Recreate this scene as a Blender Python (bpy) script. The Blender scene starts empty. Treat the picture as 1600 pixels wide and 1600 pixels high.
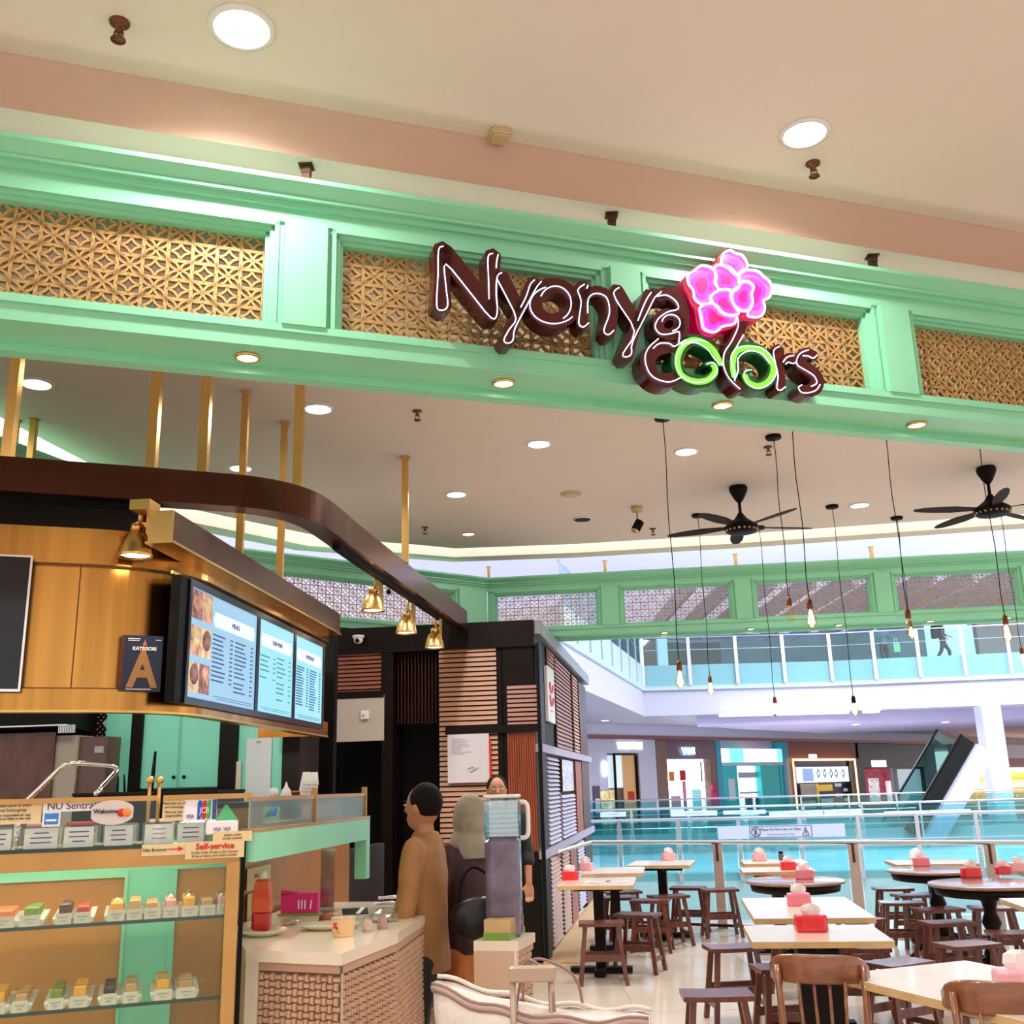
import bpy, bmesh, math, random
from mathutils import Vector, Matrix
random.seed(7)
S = bpy.context.scene
COL = S.collection
# ------------------------------------------------------------------ camera
FPX, H = 1600.0, 1.6
PITCH, ROLL = math.radians(15), math.radians(1.53)
f_ = Vector((0, math.cos(PITCH), math.sin(PITCH))); u_ = Vector((0, -math.sin(PITCH), math.cos(PITCH))); r_ = Vector((1, 0, 0))
R_ = r_*math.cos(ROLL) - u_*math.sin(ROLL); U_ = u_*math.cos(ROLL) + r_*math.sin(ROLL)
cam = bpy.data.cameras.new('camera'); camo = bpy.data.objects.new('camera', cam); COL.objects.link(camo)
m3 = Matrix((R_, U_, -f_)).transposed(); camo.matrix_world = Matrix.Translation((0, 0, H)) @ m3.to_4x4()
cam.sensor_fit = 'HORIZONTAL'; cam.sensor_width = 36; cam.lens = 36*FPX/1600; cam.clip_end = 300; cam.clip_start = .05
S.camera = camo
# ------------------------------------------------------------------ world and exposure
w = bpy.data.worlds.new('world'); S.world = w; w.use_nodes = True
w.node_tree.nodes['Background'].inputs[0].default_value = (1.0, .93, .89, 1)
w.node_tree.nodes['Background'].inputs[1].default_value = .78
S.view_settings.view_transform = 'Standard'; S.view_settings.look = 'None'; S.view_settings.gamma = 1
S.view_settings.use_curve_mapping = False; S.view_settings.exposure = 0.6
S.cycles.max_bounces = 8; S.cycles.transparent_max_bounces = 24; S.cycles.sample_clamp_indirect = 4
S.cycles.use_denoising = True; S.cycles.caustics_reflective = False; S.cycles.caustics_refractive = False

def lamp(kind, loc, power, color=(1, .93, .85), size=.2, rot=None, spot=2.4, name='lamp_light'):
    l = bpy.data.lights.new(name, kind); l.energy = power; l.color = color
    if kind == 'AREA': l.shape = 'SQUARE'; l.size = size
    else: l.shadow_soft_size = size
    if kind == 'SPOT': l.spot_size = spot; l.spot_blend = .8
    o = bpy.data.objects.new(name, l); o.location = loc
    if rot: o.rotation_euler = rot
    COL.objects.link(o); return o
CZ = 4.2            # ceiling height
# ------------------------------------------------------------------ geometry on known planes
def ray(x, y): return f_ + R_*((x-800)/FPX) - U_*((y-800)/FPX)
def Z(x, y, z):
    d = ray(x, y); t = (z-H)/d.z; return Vector((d.x*t, d.y*t, z))
class Fr:           # upright frame: local x runs along compass bearing az, -y faces the viewer
    def __init__(s, P, az):
        s.P = Vector(P); s.az = az; s.rz = math.radians(90-az)
        s.M = Matrix.Translation(s.P) @ Matrix.Rotation(s.rz, 4, 'Z'); s.I = s.M.inverted()
    def w(s, x, y, z): return s.M @ Vector((x, y, z))
    def l(s, x, y, off=0.0):        # point on the plane y=off
        o = s.I @ Vector((0, 0, H)); d = s.I.to_3x3() @ ray(x, y); t = (off-o.y)/d.y
        return o + d*t
# ------------------------------------------------------------------ materials
MATS = {}
def mat(name, col, rough=.5, metal=0., emit=0., ecol=None, var=.0, scale=6., bump=0., spec=.5, stretch=None, coat=0.):
    if name in MATS: return MATS[name]
    m = bpy.data.materials.new(name); m.use_nodes = True; nt = m.node_tree; b = nt.nodes['Principled BSDF']
    b.inputs['Base Color'].default_value = (*col, 1); b.inputs['Roughness'].default_value = rough
    b.inputs['Metallic'].default_value = metal; b.inputs['Specular IOR Level'].default_value = spec
    if coat: b.inputs['Coat Weight'].default_value = coat; b.inputs['Coat Roughness'].default_value = .08
    if emit: b.inputs['Emission Color'].default_value = (*(ecol or col), 1); b.inputs['Emission Strength'].default_value = emit
    if var or bump:
        tc = nt.nodes.new('ShaderNodeTexCoord'); mp = nt.nodes.new('ShaderNodeMapping'); nz = nt.nodes.new('ShaderNodeTexNoise')
        nz.inputs['Scale'].default_value = scale; nz.inputs['Detail'].default_value = 5
        if stretch: mp.inputs['Scale'].default_value = stretch
        nt.links.new(tc.outputs['Object'], mp.inputs[0]); nt.links.new(mp.outputs[0], nz.inputs['Vector'])
        if var:
            cr = nt.nodes.new('ShaderNodeValToRGB')
            cr.color_ramp.elements[0].position = .3; cr.color_ramp.elements[1].position = .7
            cr.color_ramp.elements[0].color = (*[max(0, c*(1-var)) for c in col], 1); cr.color_ramp.elements[1].color = (*[min(1, c*(1+var)) for c in col], 1)
            nt.links.new(nz.outputs['Fac'], cr.inputs[0]); nt.links.new(cr.outputs[0], b.inputs['Base Color'])
            if emit:
                c2r = nt.nodes.new('ShaderNodeValToRGB'); e_c = ecol or col; c2r.color_ramp.elements[0].position = .38; c2r.color_ramp.elements[1].position = .62
                c2r.color_ramp.elements[0].color = (*[max(0, c*(1-var)) for c in e_c], 1); c2r.color_ramp.elements[1].color = (*[min(1, c*(1+var)) for c in e_c], 1)
                nt.links.new(nz.outputs['Fac'], c2r.inputs[0]); nt.links.new(c2r.outputs[0], b.inputs['Emission Color'])
        if bump:
            bp = nt.nodes.new('ShaderNodeBump'); bp.inputs['Strength'].default_value = bump; bp.inputs['Distance'].default_value = .01
            nt.links.new(nz.outputs['Fac'], bp.inputs['Height']); nt.links.new(bp.outputs[0], b.inputs['Normal'])
    MATS[name] = m; return m
def glassmat(name, tint, gloss=.12, rough=.03):
    m = bpy.data.materials.new(name); m.use_nodes = True; nt = m.node_tree; nt.nodes.clear()
    o = nt.nodes.new('ShaderNodeOutputMaterial'); mx = nt.nodes.new('ShaderNodeMixShader'); t = nt.nodes.new('ShaderNodeBsdfTransparent')
    g = nt.nodes.new('ShaderNodeBsdfGlossy'); t.inputs[0].default_value = (*tint, 1); g.inputs['Roughness'].default_value = rough
    g.inputs[0].default_value = (.9, 1, .98, 1)
    mx.inputs[0].default_value = gloss
    nt.links.new(t.outputs[0], mx.inputs[1]); nt.links.new(g.outputs[0], mx.inputs[2]); nt.links.new(mx.outputs[0], o.inputs[0])
    MATS[name] = m; return m
mint = mat('mint_paint', (.27, .68, .44), .38, var=.03, scale=3, bump=.02)
gold = mat('gold_metal', (.52, .25, .06), .2, 1., var=.3, scale=3.5, stretch=(2.5, 2.5, .06))  # vertical streaks in the colour stand for lamp reflections
goldp = mat('gold_paint', (.58, .34, .13), .42, .35, var=.06)
goldl = mat('brushed_gold', (.74, .46, .15), .28, 1., var=.08)
brownm = mat('bronze_metal', (.13, .06, .03), .38, .6, var=.15, scale=4)
darkred = mat('letter_red', (.06, .003, .003), .2, spec=.5)
blackp = mat('black_paint', (.004, .003, .003), .5, spec=.12)
mahog = mat('mahogany', (.045, .01, .006), .35, var=.25, scale=5, stretch=(1, 1, 8), spec=.3)
stoolw = mat('stool_wood', (.14, .035, .018), .33, var=.35, scale=6, stretch=(4, 4, 1), coat=.3)
chairw = mat('bentwood', (.22, .075, .03), .28, var=.35, scale=5, stretch=(1, 1, 5), coat=.5)
ebony = mat('dark_timber', (.007, .003, .002), .45, var=.3, spec=.18)
slatw = mat('slat_wood', (.42, .2, .11), .45, var=.2, scale=4, stretch=(1, 1, 10))
slatr = mat('slat_red_wood', (.26, .075, .04), .45, var=.2, scale=4, stretch=(1, 1, 10))
fluted = mat('fluted_red_wood', (.28, .06, .022), .4, var=.2, scale=3, stretch=(8, 8, 1))
louvre = mat('grey_louvre', (.36, .33, .42), .45, var=.05)
cream = mat('cream_laminate', (.80, .68, .55), .25, coat=.4, var=.02)
creamedge = mat('table_edge_wood', (.62, .42, .2), .4, var=.12, scale=10)
white = mat('white_plastic', (.8, .78, .76), .35)
paper = mat('white_paper', (.9, .86, .92), .6)
yellowp = mat('cream_yellow_paper', (.78, .6, .33), .6)
redp = mat('red_plastic', (.75, .02, .03), .25, coat=.4)
pinkp = mat('pink_plastic', (.82, .22, .3), .3, coat=.3)
pinkl = mat('light_pink_plastic', (.86, .42, .48), .3, coat=.3)
tissue = mat('tissue', (.88, .84, .86), .8, bump=.3, scale=40)
steel = mat('steel', (.6, .62, .68), .25, .8)
chrome = mat('chrome', (.8, .8, .82), .12, 1.)
steelp = mat('rail_post_metal', (.62, .5, .46), .35, .3)
neonw = mat('neon_white', (.8, .9, 1), .3, emit=1.6, ecol=(.45, .64, 1))
neonf = mat('neon_flower_white', (1, 1, 1), .3, emit=1.1, ecol=(1, .92, 1))
neong = mat('neon_cyan', (.8, 1, 1), .3, emit=1.0, ecol=(.5, 1, .95))
lampw = mat('lamp_white', (1, 1, 1), .3, emit=14, ecol=(1, .97, .95))
lampy = mat('lamp_warm', (1, 1, 1), .3, emit=12, ecol=(1, .82, .55))
cove = mat('cove_light', (1, 1, 1), .3, emit=1.6, ecol=(1, .93, .86))
limeg = mat('lime_face', (.15, .7, .04), .3, emit=.5, ecol=(.2, 1, .03))
dgreen = mat('letter_green_side', (.005, .08, .015), .25)
crims = mat('flower_side', (.35, .0, .02), .3, emit=.15, ecol=(.8, 0, .1))
petm = mat('petal_magenta', (.75, .08, .6), .3, emit=.45, ecol=(.85, .08, .68))
petp = mat('petal_pink', (.8, .02, .35), .3, emit=.45, ecol=(.95, .05, .5))
petc = mat('petal_core', (.75, .0, .15), .3, emit=.45, ecol=(.85, .01, .17))
ink = mat('ink', (.03, .03, .05), .6); inkr = mat('red_ink', (.6, .02, .02), .6); inkb = mat('blue_ink', (.02, .1, .5), .6)
inkbr = mat('brown_ink', (.25, .12, .05), .6); inkg = mat('green_ink', (.05, .4, .12), .6); inkp = mat('purple_ink', (.12, .03, .25), .6)
inko = mat('orange_ink', (.9, .25, .03), .6); inkgy = mat('grey_ink', (.35, .35, .4), .6)
wallw = mat('mall_white', (.62, .6, .68), .5, var=.02)
lav = mat('lavender_soffit', (.62, .56, .78), .5)
ceilm = mat('ceiling_paint', (.80, .70, .62), .7, var=.01)
ceilo = mat('mall_ceiling_added_glow', (.7, .7, .8), .5, emit=.38, ecol=(.74, .77, 1))  # glow added to the mall ceiling surface to lighten it
glass = glassmat('balustrade_glass', (.80, .94, .94), .06)
glass2 = glassmat('aqua_glass', (.58, .82, .83), .07)
glassc = glassmat('case_glass', (.95, .98, .94), .025, .01)
glassf = glassmat('frosted_guard', (.8, .82, .66), .25, .3)
bulbg = glassmat('bulb_glass', (1, .9, .75), .08)
skin = mat('skin', (.42, .18, .09), .5, var=.05); hairm = mat('hair', (.004, .0025, .002), .7, spec=.15, bump=.6, scale=60)
# ------------------------------------------------------------------ mesh builder
class MB:
    def __init__(s): s.v = []; s.f = []; s.sm = []
    def add(s, vs, fs, smooth=False):
        n = len(s.v); s.v += [tuple(v) for v in vs]; s.f += [tuple(i+n for i in f) for f in fs]; s.sm += [smooth]*len(fs); return s
    def box(s, x0, x1, y0, y1, z0, z1, M=None, taper=None):
        vs = [Vector((x, y, z)) for z in (z0, z1) for y in (y0, y1) for x in (x0, x1)]
        if M: vs = [M @ v for v in vs]
        return s.add(vs, [(0, 2, 3, 1), (4, 5, 7, 6), (0, 1, 5, 4), (2, 6, 7, 3), (0, 4, 6, 2), (1, 3, 7, 5)])
    def rbox(s, x0, x1, y0, y1, z0, z1, r=.01, M=None):     # box with rounded vertical corners and eased rim
        P = []
        for cx, cy, a0 in ((x1-r, y1-r, 0), (x0+r, y1-r, 90), (x0+r, y0+r, 180), (x1-r, y0+r, 270)):
            for k in range(4):
                a = math.radians(a0+k*30); P.append((cx+r*math.cos(a), cy+r*math.sin(a)))
        e = min(r*.4, (z1-z0)*.25); cx = (x0+x1)/2; cy = (y0+y1)/2
        def ring(z, sh): return [(cx+(p[0]-cx)*(1-sh/(abs(x1-x0)/2)), cy+(p[1]-cy)*(1-sh/(abs(y1-y0)/2)), z) for p in P]
        return s.loft([ring(z0, e), ring(z0+e, 0), ring(z1-e, 0), ring(z1, e)], M=M)
    def loft(s, rings, M=None, caps=True, smooth=False, closed=True):
        n = len(rings[0]); vs = [Vector(v) for r in rings for v in r]
        if M: vs = [M @ v for v in vs]
        fs = []
        for i in range(len(rings)-1):
            for j in range(n if closed else n-1):
                k = (j+1) % n; fs.append((i*n+j, i*n+k, (i+1)*n+k, (i+1)*n+j))
        if caps: fs.append(tuple(range(n-1, -1, -1))); fs.append(tuple((len(rings)-1)*n+j for j in range(n)))
        return s.add(vs, fs, smooth)
    def lathe(s, prof, n=16, c=(0, 0, 0), M=None, smooth=True):
        rings = [[(c[0]+r*math.cos(2*math.pi*k/n), c[1]+r*math.sin(2*math.pi*k/n), c[2]+z) for k in range(n)] for r, z in prof]
        return s.loft(rings, M=M, smooth=smooth)
    def cyl(s, a, b, r, n=12, r2=None):
        return s.tube([a, b], [r, r if r2 is None else r2], n)
    def tube(s, pts, r, n=8, closed=False, caps=True):
        P = [Vector(p) for p in pts]; N = len(P); rr = r if isinstance(r, (list, tuple)) else [r]*N
        rings = []; up = None
        for i in range(N):
            a = P[(i-1) % N] if (i > 0 or closed) else P[i]; b = P[(i+1) % N] if (i < N-1 or closed) else P[i]
            t = (b-a).normalized()
            if up is None: up = t.orthogonal().normalized()
            up = (up - t*up.dot(t)); up = up.normalized() if up.length > 1e-6 else t.orthogonal().normalized()
            q = t.cross(up); rings.append([P[i]+(up*math.cos(2*math.pi*k/n)+q*math.sin(2*math.pi*k/n))*rr[i] for k in range(n)])
        if closed: rings.append(rings[0])
        return s.loft(rings, caps=caps and not closed, smooth=n > 5)
    def prism(s, poly, z0, z1, M=None):                      # poly in x,y
        n = len(poly); return s.loft([[(p[0], p[1], z0) for p in poly], [(p[0], p[1], z1) for p in poly]], M=M)
    def plate(s, poly, y0, y1, M=None):                      # poly in x,z, thickness along y
        return s.loft([[(p[0], y0, p[1]) for p in poly], [(p[0], y1, p[1]) for p in poly]], M=M)
    def bar(s, a, b, w, d, up=(0, 0, 1)):                    # rectangular bar from a to b
        a = Vector(a); b = Vector(b); t = (b-a).normalized(); u = Vector(up); u = (u-t*u.dot(t))
        u = u.normalized() if u.length > 1e-5 else t.orthogonal().normalized(); q = t.cross(u)
        return s.loft([[p+q*w/2*i+u*d/2*j for i, j in ((-1, -1), (1, -1), (1, 1), (-1, 1))] for p in (a, b)])
    def mesh(s, name, m):
        me = bpy.data.meshes.new(name); me.from_pydata(s.v, [], s.f); me.materials.append(m)
        me.polygons.foreach_set('use_smooth', s.sm)
        bm = bmesh.new(); bm.from_mesh(me); bmesh.ops.recalc_face_normals(bm, faces=bm.faces); bm.to_mesh(me); bm.free(); return me
    def build(s, name, m, parent=None, **kw):
        o = bpy.data.objects.new(name, s.mesh(name, m)); COL.objects.link(o)
        if parent: o.parent = parent
        for k, v in kw.items(): o[k] = v
        return o
def tag(o, label, cat, group=None):
    o['label'] = label; o['category'] = cat
    if group: o['group'] = group
    return o
def thing(name, label, cat, loc=(0, 0, 0), rz=0, group=None):
    o = bpy.data.objects.new(name, None); COL.objects.link(o); o.empty_display_size = .1
    o.location = loc; o.rotation_euler = (0, 0, rz); return tag(o, label, cat, group)
def struct(name, loc=(0, 0, 0), rz=0):
    o = bpy.data.objects.new(name, None); COL.objects.link(o); o.location = loc; o.rotation_euler = (0, 0, rz); o['kind'] = 'structure'; return o
KIDS = {}
def copy_tree(src, parent=None):
    c = src.copy(); COL.objects.link(c)
    if parent: c.parent = parent
    for ch in [o for o in src.children]: copy_tree(ch, c)
    return c
def text(name, s, size, M, m, parent=None, ext=.001, bold=0., align='CENTER', sx=1.):
    cu = bpy.data.curves.new(name, 'FONT'); cu.body = s; cu.size = size; cu.extrude = ext; cu.offset = bold; cu.align_x = align; cu.align_y = 'CENTER'
    cu.resolution_u = 3; o = bpy.data.objects.new(name, cu); cu.materials.append(m); COL.objects.link(o)
    if parent: o.parent = parent
    me = bpy.data.meshes.new_from_object(o); bpy.data.objects.remove(o); o = bpy.data.objects.new(name, me); COL.objects.link(o)
    if parent: o.parent = parent
    o.matrix_local = M @ Matrix.Rotation(math.pi/2, 4, 'X') @ Matrix.Diagonal((sx, 1, 1, 1)); return o
def TX(x, y, z): return Matrix.Translation((x, y, z))
def spline(P, closed=False, k=4):
    P = [Vector(p) for p in P]; n = len(P); out = []
    for i in range(n if closed else n-1):
        g = (lambda j: P[j % n]) if closed else (lambda j: P[max(0, min(n-1, j))])
        a, b, c, d = g(i-1), g(i), g(i+1), g(i+2)
        for t in range(k):
            t /= k; out.append(.5*((2*b)+(c-a)*t+(2*a-5*b+4*c-d)*t*t+(3*b-3*c+d-a)*t**3))
    if not closed: out.append(P[-1])
    return out

# ================================================================== SETTING
# near frieze frame
NF = Fr((.02, 4.05, 3.3), 71.4)
FF = Fr((.38, 12.04, 3.3), 97)
# ---- floor
def floor_mat():
    m = mat('polished_floor', (.72, .6, .46), .16, coat=.2)
    nt = m.node_tree; b = nt.nodes['Principled BSDF']; tc = nt.nodes.new('ShaderNodeTexCoord')
    nz = nt.nodes.new('ShaderNodeTexNoise'); nz.inputs['Scale'].default_value = 1.3; nz.inputs['Detail'].default_value = 6
    cr = nt.nodes.new('ShaderNodeValToRGB'); cr.color_ramp.elements[0].color = (.60, .49, .37, 1); cr.color_ramp.elements[1].color = (.78, .70, .60, 1)
    nt.links.new(tc.outputs['Object'], nz.inputs['Vector']); nt.links.new(nz.outputs['Fac'], cr.inputs[0]); nt.links.new(cr.outputs[0], b.inputs['Base Color']); return m
fm = floor_mat()
# tiles: cut polygon into real tiles near, joined
fl = MB(); fl.box(-9, 12, -6, 12.9, -.30, -.004); fl.build('floor', mat('floor_screed', (.3, .26, .22), .8), kind='structure')
fo = bpy.data.objects['floor']
tile = MB(); tile.box(-.597, .597, -.597, .597, 0, .004); tme = tile.mesh('tile', fm)
for ix in range(-3, 8):
    for iy in range(3, 11):
        o = bpy.data.objects.new('tile', tme); COL.objects.link(o); o.parent = fo; o.location = (ix*1.2+.2, iy*1.2+.3, -.004)
tb = MB(); tb.box(-9, -4.0, -6, 12.9, -.004, 0); tb.box(9.2, 12, -6, 12.9, -.004, 0); tb.box(-4, 9.2, -6, 3.3, -.004, 0); tb.build('paving', fm, fo, kind='stuff')
fe = MB(); fe.box(-9, 12, 12.9, 13.05, -.35, .0); fe.build('trim_1', steelp, kind='structure')
MB().box(-30, 60, 13.05, 90, -5.2, -5).build('floor_lower', mat('lower_floor', (.5, .52, .55), .3), kind='structure')
# ---- ceiling
edge = [Z(x, y, CZ) for x, y in [(-260, 520), (0, 652), (135, 722), (250, 785), (509, 840), (650, 851), (712, 857), (900, 850), (1150, 835), (1600, 803), (2100, 772)]]
FZ = CZ+.22
yb_ = (NF.I @ Z(800, 297, CZ)).y; yt_ = (NF.I @ Z(800, 222, FZ)).y
b0 = NF.w(-8, yt_, 0); b1 = NF.w(10, yt_, 0); c0 = NF.w(-8, yb_, 0); c1 = NF.w(10, yb_, 0)
fr = [(b0.x, b0.y), (-9, -6), (14, -6), (b1.x, b1.y)]
MB().prism([(p[0], p[1]) for p in fr], FZ, FZ+.25).build('ceiling_front', ceilm, kind='structure')
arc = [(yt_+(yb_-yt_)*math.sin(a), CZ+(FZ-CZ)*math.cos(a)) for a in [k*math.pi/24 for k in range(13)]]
MB().loft([[(x, y, z) for y, z in arc+[(yb_, FZ+.25), (yt_, FZ+.25)]] for x in (-8, 10)], M=Matrix.Translation((NF.P.x, NF.P.y, 0)) @ Matrix.Rotation(NF.rz, 4, 'Z'), smooth=False).build('ceiling_cove', mat('cove_shade_brown', (.62, .40, .30), .6), kind='structure')  # brown shade of the cove is put into its colour
inner = [(c0.x, c0.y), (c1.x, c1.y)] + [(p.x, p.y) for p in reversed(edge)]
ci = MB()
ci.prism(inner, CZ, CZ+.12); ci.build('ceiling', ceilm, kind='structure')
def offs(P, d):
    out = []
    for i, p in enumerate(P):
        a = P[max(0, i-1)]; b = P[min(len(P)-1, i+1)]; t = (b-a); t.z = 0; t.normalize(); out.append(Vector((p.x-t.y*d, p.y+t.x*d, p.z)))
    return out
e1, e2 = offs(edge, .36), offs(edge, .62)
def band(A, B, z0, z1):
    m = MB(); n = len(A)
    m.loft([[(A[i].x, A[i].y, z0), (B[i].x, B[i].y, z0), (B[i].x, B[i].y, z1), (A[i].x, A[i].y, z1)] for i in range(n)]); return m
band(edge, e1, CZ+.13, CZ+.16).build('trim_2', cove, kind='structure')
band(e1, e2, CZ-.02, CZ+.22).build('trim_3', ceilm, kind='structure')
MB().box(-25, 70, 13.6, 110, 9.6, 9.8).build('ceiling_mall', ceilo, kind='structure')
# ---- lattice
def lattice(W, Hh, nc, nr, name, parent, loc, m, parity=0, w=.009, d=.022):
    mb = MB(); cx, cz = W/nc, Hh/nr
    def strip(P, ww=w):
        for a, b in zip(P[:-1], P[1:]): mb.bar((a[0], 0, a[1]), (b[0], 0, b[1]), ww, d, up=(0, 1, 0))
    for i in range(nc+1): strip([(i*cx, 0), (i*cx, Hh)], w*1.5)
    for j in range(nr+1): strip([(0, j*cz), (W, j*cz)], w*1.5)
    for i in range(nc):
        for j in range(nr):
            x0, z0 = i*cx, j*cz; mx, mz = x0+cx/2, z0+cz/2
            for sx in (0, 1):
                for sz in (0, 1):
                    X, Zz = x0+sx*cx, z0+sz*cz
                    if (i+j+parity) % 2 == 0:       # petals from corner to centre
                        for q in (1, -1):
                            dx, dz = mx-X, mz-Zz; P = []
                            for k in range(5):
                                t = k/4; bul = q*.16*math.sin(math.pi*t); P.append((X+dx*t-dz*bul*1.3, Zz+dz*t+dx*bul*1.3))
                            strip(P)
                    else:                            # concave star
                        P = []
                        for k in range(6):
                            a = math.pi/2*k/5; P.append((X+(1-2*sx)*cx*.5*math.cos(a), Zz+(1-2*sz)*cz*.5*math.sin(a)))
                        strip(P)
    o = mb.build(name, m, parent); o.location = loc; return o
def frieze(name, Fm, x0, x1, openings, zt=.72, dep=.28, cell=.095, bw=.0055, bd=.009):
    r = struct(name, Fm.P, Fm.rz)
    m = MB(); m.box(x0, x1, 0, dep, 0, .1); m.box(x0, x1, -.012, 0, .07, .1); m.build('bottom_rail', mint, r)
    m = MB(); m.box(x0, x1, dep-.07, dep, -.035, 0); m.build('soffit_moulding', mint, r)
    m = MB(); m.box(x0, x1, .0, dep, .56, .62); m.box(x0, x1, -.02, dep+.02, .62, .645); m.box(x0, x1, -.045, dep+.045, .645, .66); m.build('top_rail', mint, r)
    m = MB(); m.loft([[(x, y, z) for y, z in ((-.04, .66), (-.09, .70), (-.09, zt), (dep+.09, zt), (dep+.09, .70), (dep+.04, .66))] for x in (x0, x1)]); m.build('crown', mint, r)
    prev = x0
    for a, b in openings:
        if a > prev:
            m = MB(); m.box(prev, a, 0.01, dep-.01, .1, .56)
            if a-prev > .15: m.box(prev+.02, a-.02, -.02, .01, .1, .565)
            m.build('pilaster', mint, r)
        for k, (g, yy) in enumerate(((.0, .0), (.018, .018), (.034, .036))):
            m = MB(); t = .018
            for (p, q, s_, u) in ((a+g, b-g, .1+g*.4, .1+g*.4+.008), (a+g, b-g, .56-g-t, .56-g), (a+g, a+g+t, .1, .56-g), (b-g-t, b-g, .1, .56-g)):
                m.box(p, q, yy, yy+.02+dep*.1, s_, u)
            m.build('frame_moulding', mint, r)
        W = b-a-.1; Hh = .42
        nc = max(1, round(W/cell)); lattice(W, Hh, nc, 5, 'lattice_panel', r, (a+.05, .085, .11), goldp, w=bw, d=bd)
        prev = b
    m = MB(); m.box(prev, x1, .01, dep-.01, .1, .56)
    if x1-prev > .15: m.box(prev+.02, x1-.02, -.02, .01, .1, .565)
    m.build('pilaster', mint, r)
    return r
def nx(x, y): return NF.l(x, y, .085).x
A = [(nx(-330, 300), nx(412, 430)), (nx(532, 430), nx(920, 480)), (nx(1010, 500), nx(1342, 540)), (nx(1424, 560), nx(1830, 600))]
A = [(a-.05, b+.05) for a, b in A]
near = frieze('trim_4', NF, A[0][0]-.4, A[3][1]+.5, A, bw=.009, bd=.022)
def fx(x, y): return FF.l(x, y, .085).x
B = [(fx(778, 940), fx(931, 940)), (fx(975, 930), fx(1138, 930)), (fx(1181, 920), fx(1355, 920)), (fx(1398, 910), fx(1583, 910)), (fx(1628, 910), fx(1800, 900))]
B = [(a-.05, b+.05) for a, b in B]
cornx = FF.l(762, 950, 0).x
far = frieze('trim_5', FF, cornx, B[-1][1]+.5, B)
C0 = FF.w(cornx, 0, 0); pL = Z(395, 861, 4.02)
azl = math.degrees(math.atan2(C0.x-pL.x, C0.y-pL.y))
L = math.hypot(C0.x-pL.x, C0.y-pL.y); azl = azl % 360
LF = Fr((pL.x, pL.y, 3.3), azl)
Lx1 = (LF.I @ C0).x
frieze('trim_6', LF, -2.6, Lx1, [(-2.4, -.5), (-.3, Lx1-.22-1.2 if False else LF.l(708, 930, .085).x)])
# left far green piece near the left image edge
QF = Fr((Z(0, 690, 4.02).x, Z(0, 690, 4.02).y, 3.3), 20)
frieze('trim_7', QF, -2.5, 1.6, [(-2.3, -.6), (-.3, 1.3)])
ul = thing('added_fill_strip', 'added unseen warm uplight strip lying on top of the near green frieze', 'strip light', NF.w(0, .14, .722), NF.rz)
MB().box(-2.6, 3.6, -.02, .02, 0, .012).build('channel', white, ul); MB().box(-2.6, 3.6, -.012, .012, .012, .016).build('diffuser', mat('fill', (1, 1, 1), .4, emit=3.2, ecol=(1, .8, .68)), ul)  # glowing strip added to lighten the ceiling just above the frieze
# hanger posts
hm = mat('hanger_bronze', (.09, .035, .02), .4, .5)
def hanger(P, h, label, mm=hm, r=.017):
    o = thing('hanger_post', label, 'bracket', P, 0, None)
    m = MB(); m.box(-r, r, -r, r, 0, h); m.build('post', mm, o)
    m = MB(); m.box(-r*1.15, r*1.15, -r*1.15, r*1.15, h*.78, h); m.box(-.03, .03, -.03, .03, h-.006, h); m.build('sleeve', mm, o)
for (x, y, s) in ((478, 292, 'above the pilaster left of the red lettering'), (957, 365, 'above the pilaster between the word Nyonya and the flower'), (1365, 420, 'above the pilaster right of the flower sign')):
    l = NF.l(x, y, .1); hanger(NF.w(l.x, .1, .72), CZ-4.02+.0, 'short dark bronze hanger post %s' % s)
for (x, s, FM) in ((728, 'at the bend of the far green frieze', FF), (945, 'second from the bend on the far green frieze', FF), (1150, 'behind the left ceiling fan above the far green frieze', FF), (1364, 'between the two ceiling fans above the far green frieze', FF)):
    l = FM.l(x, 885, .14); hanger(FM.w(max(l.x, cornx), .14, .72), CZ-4.02+.0, 'small brass hanger post %s' % s, goldl)

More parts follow.
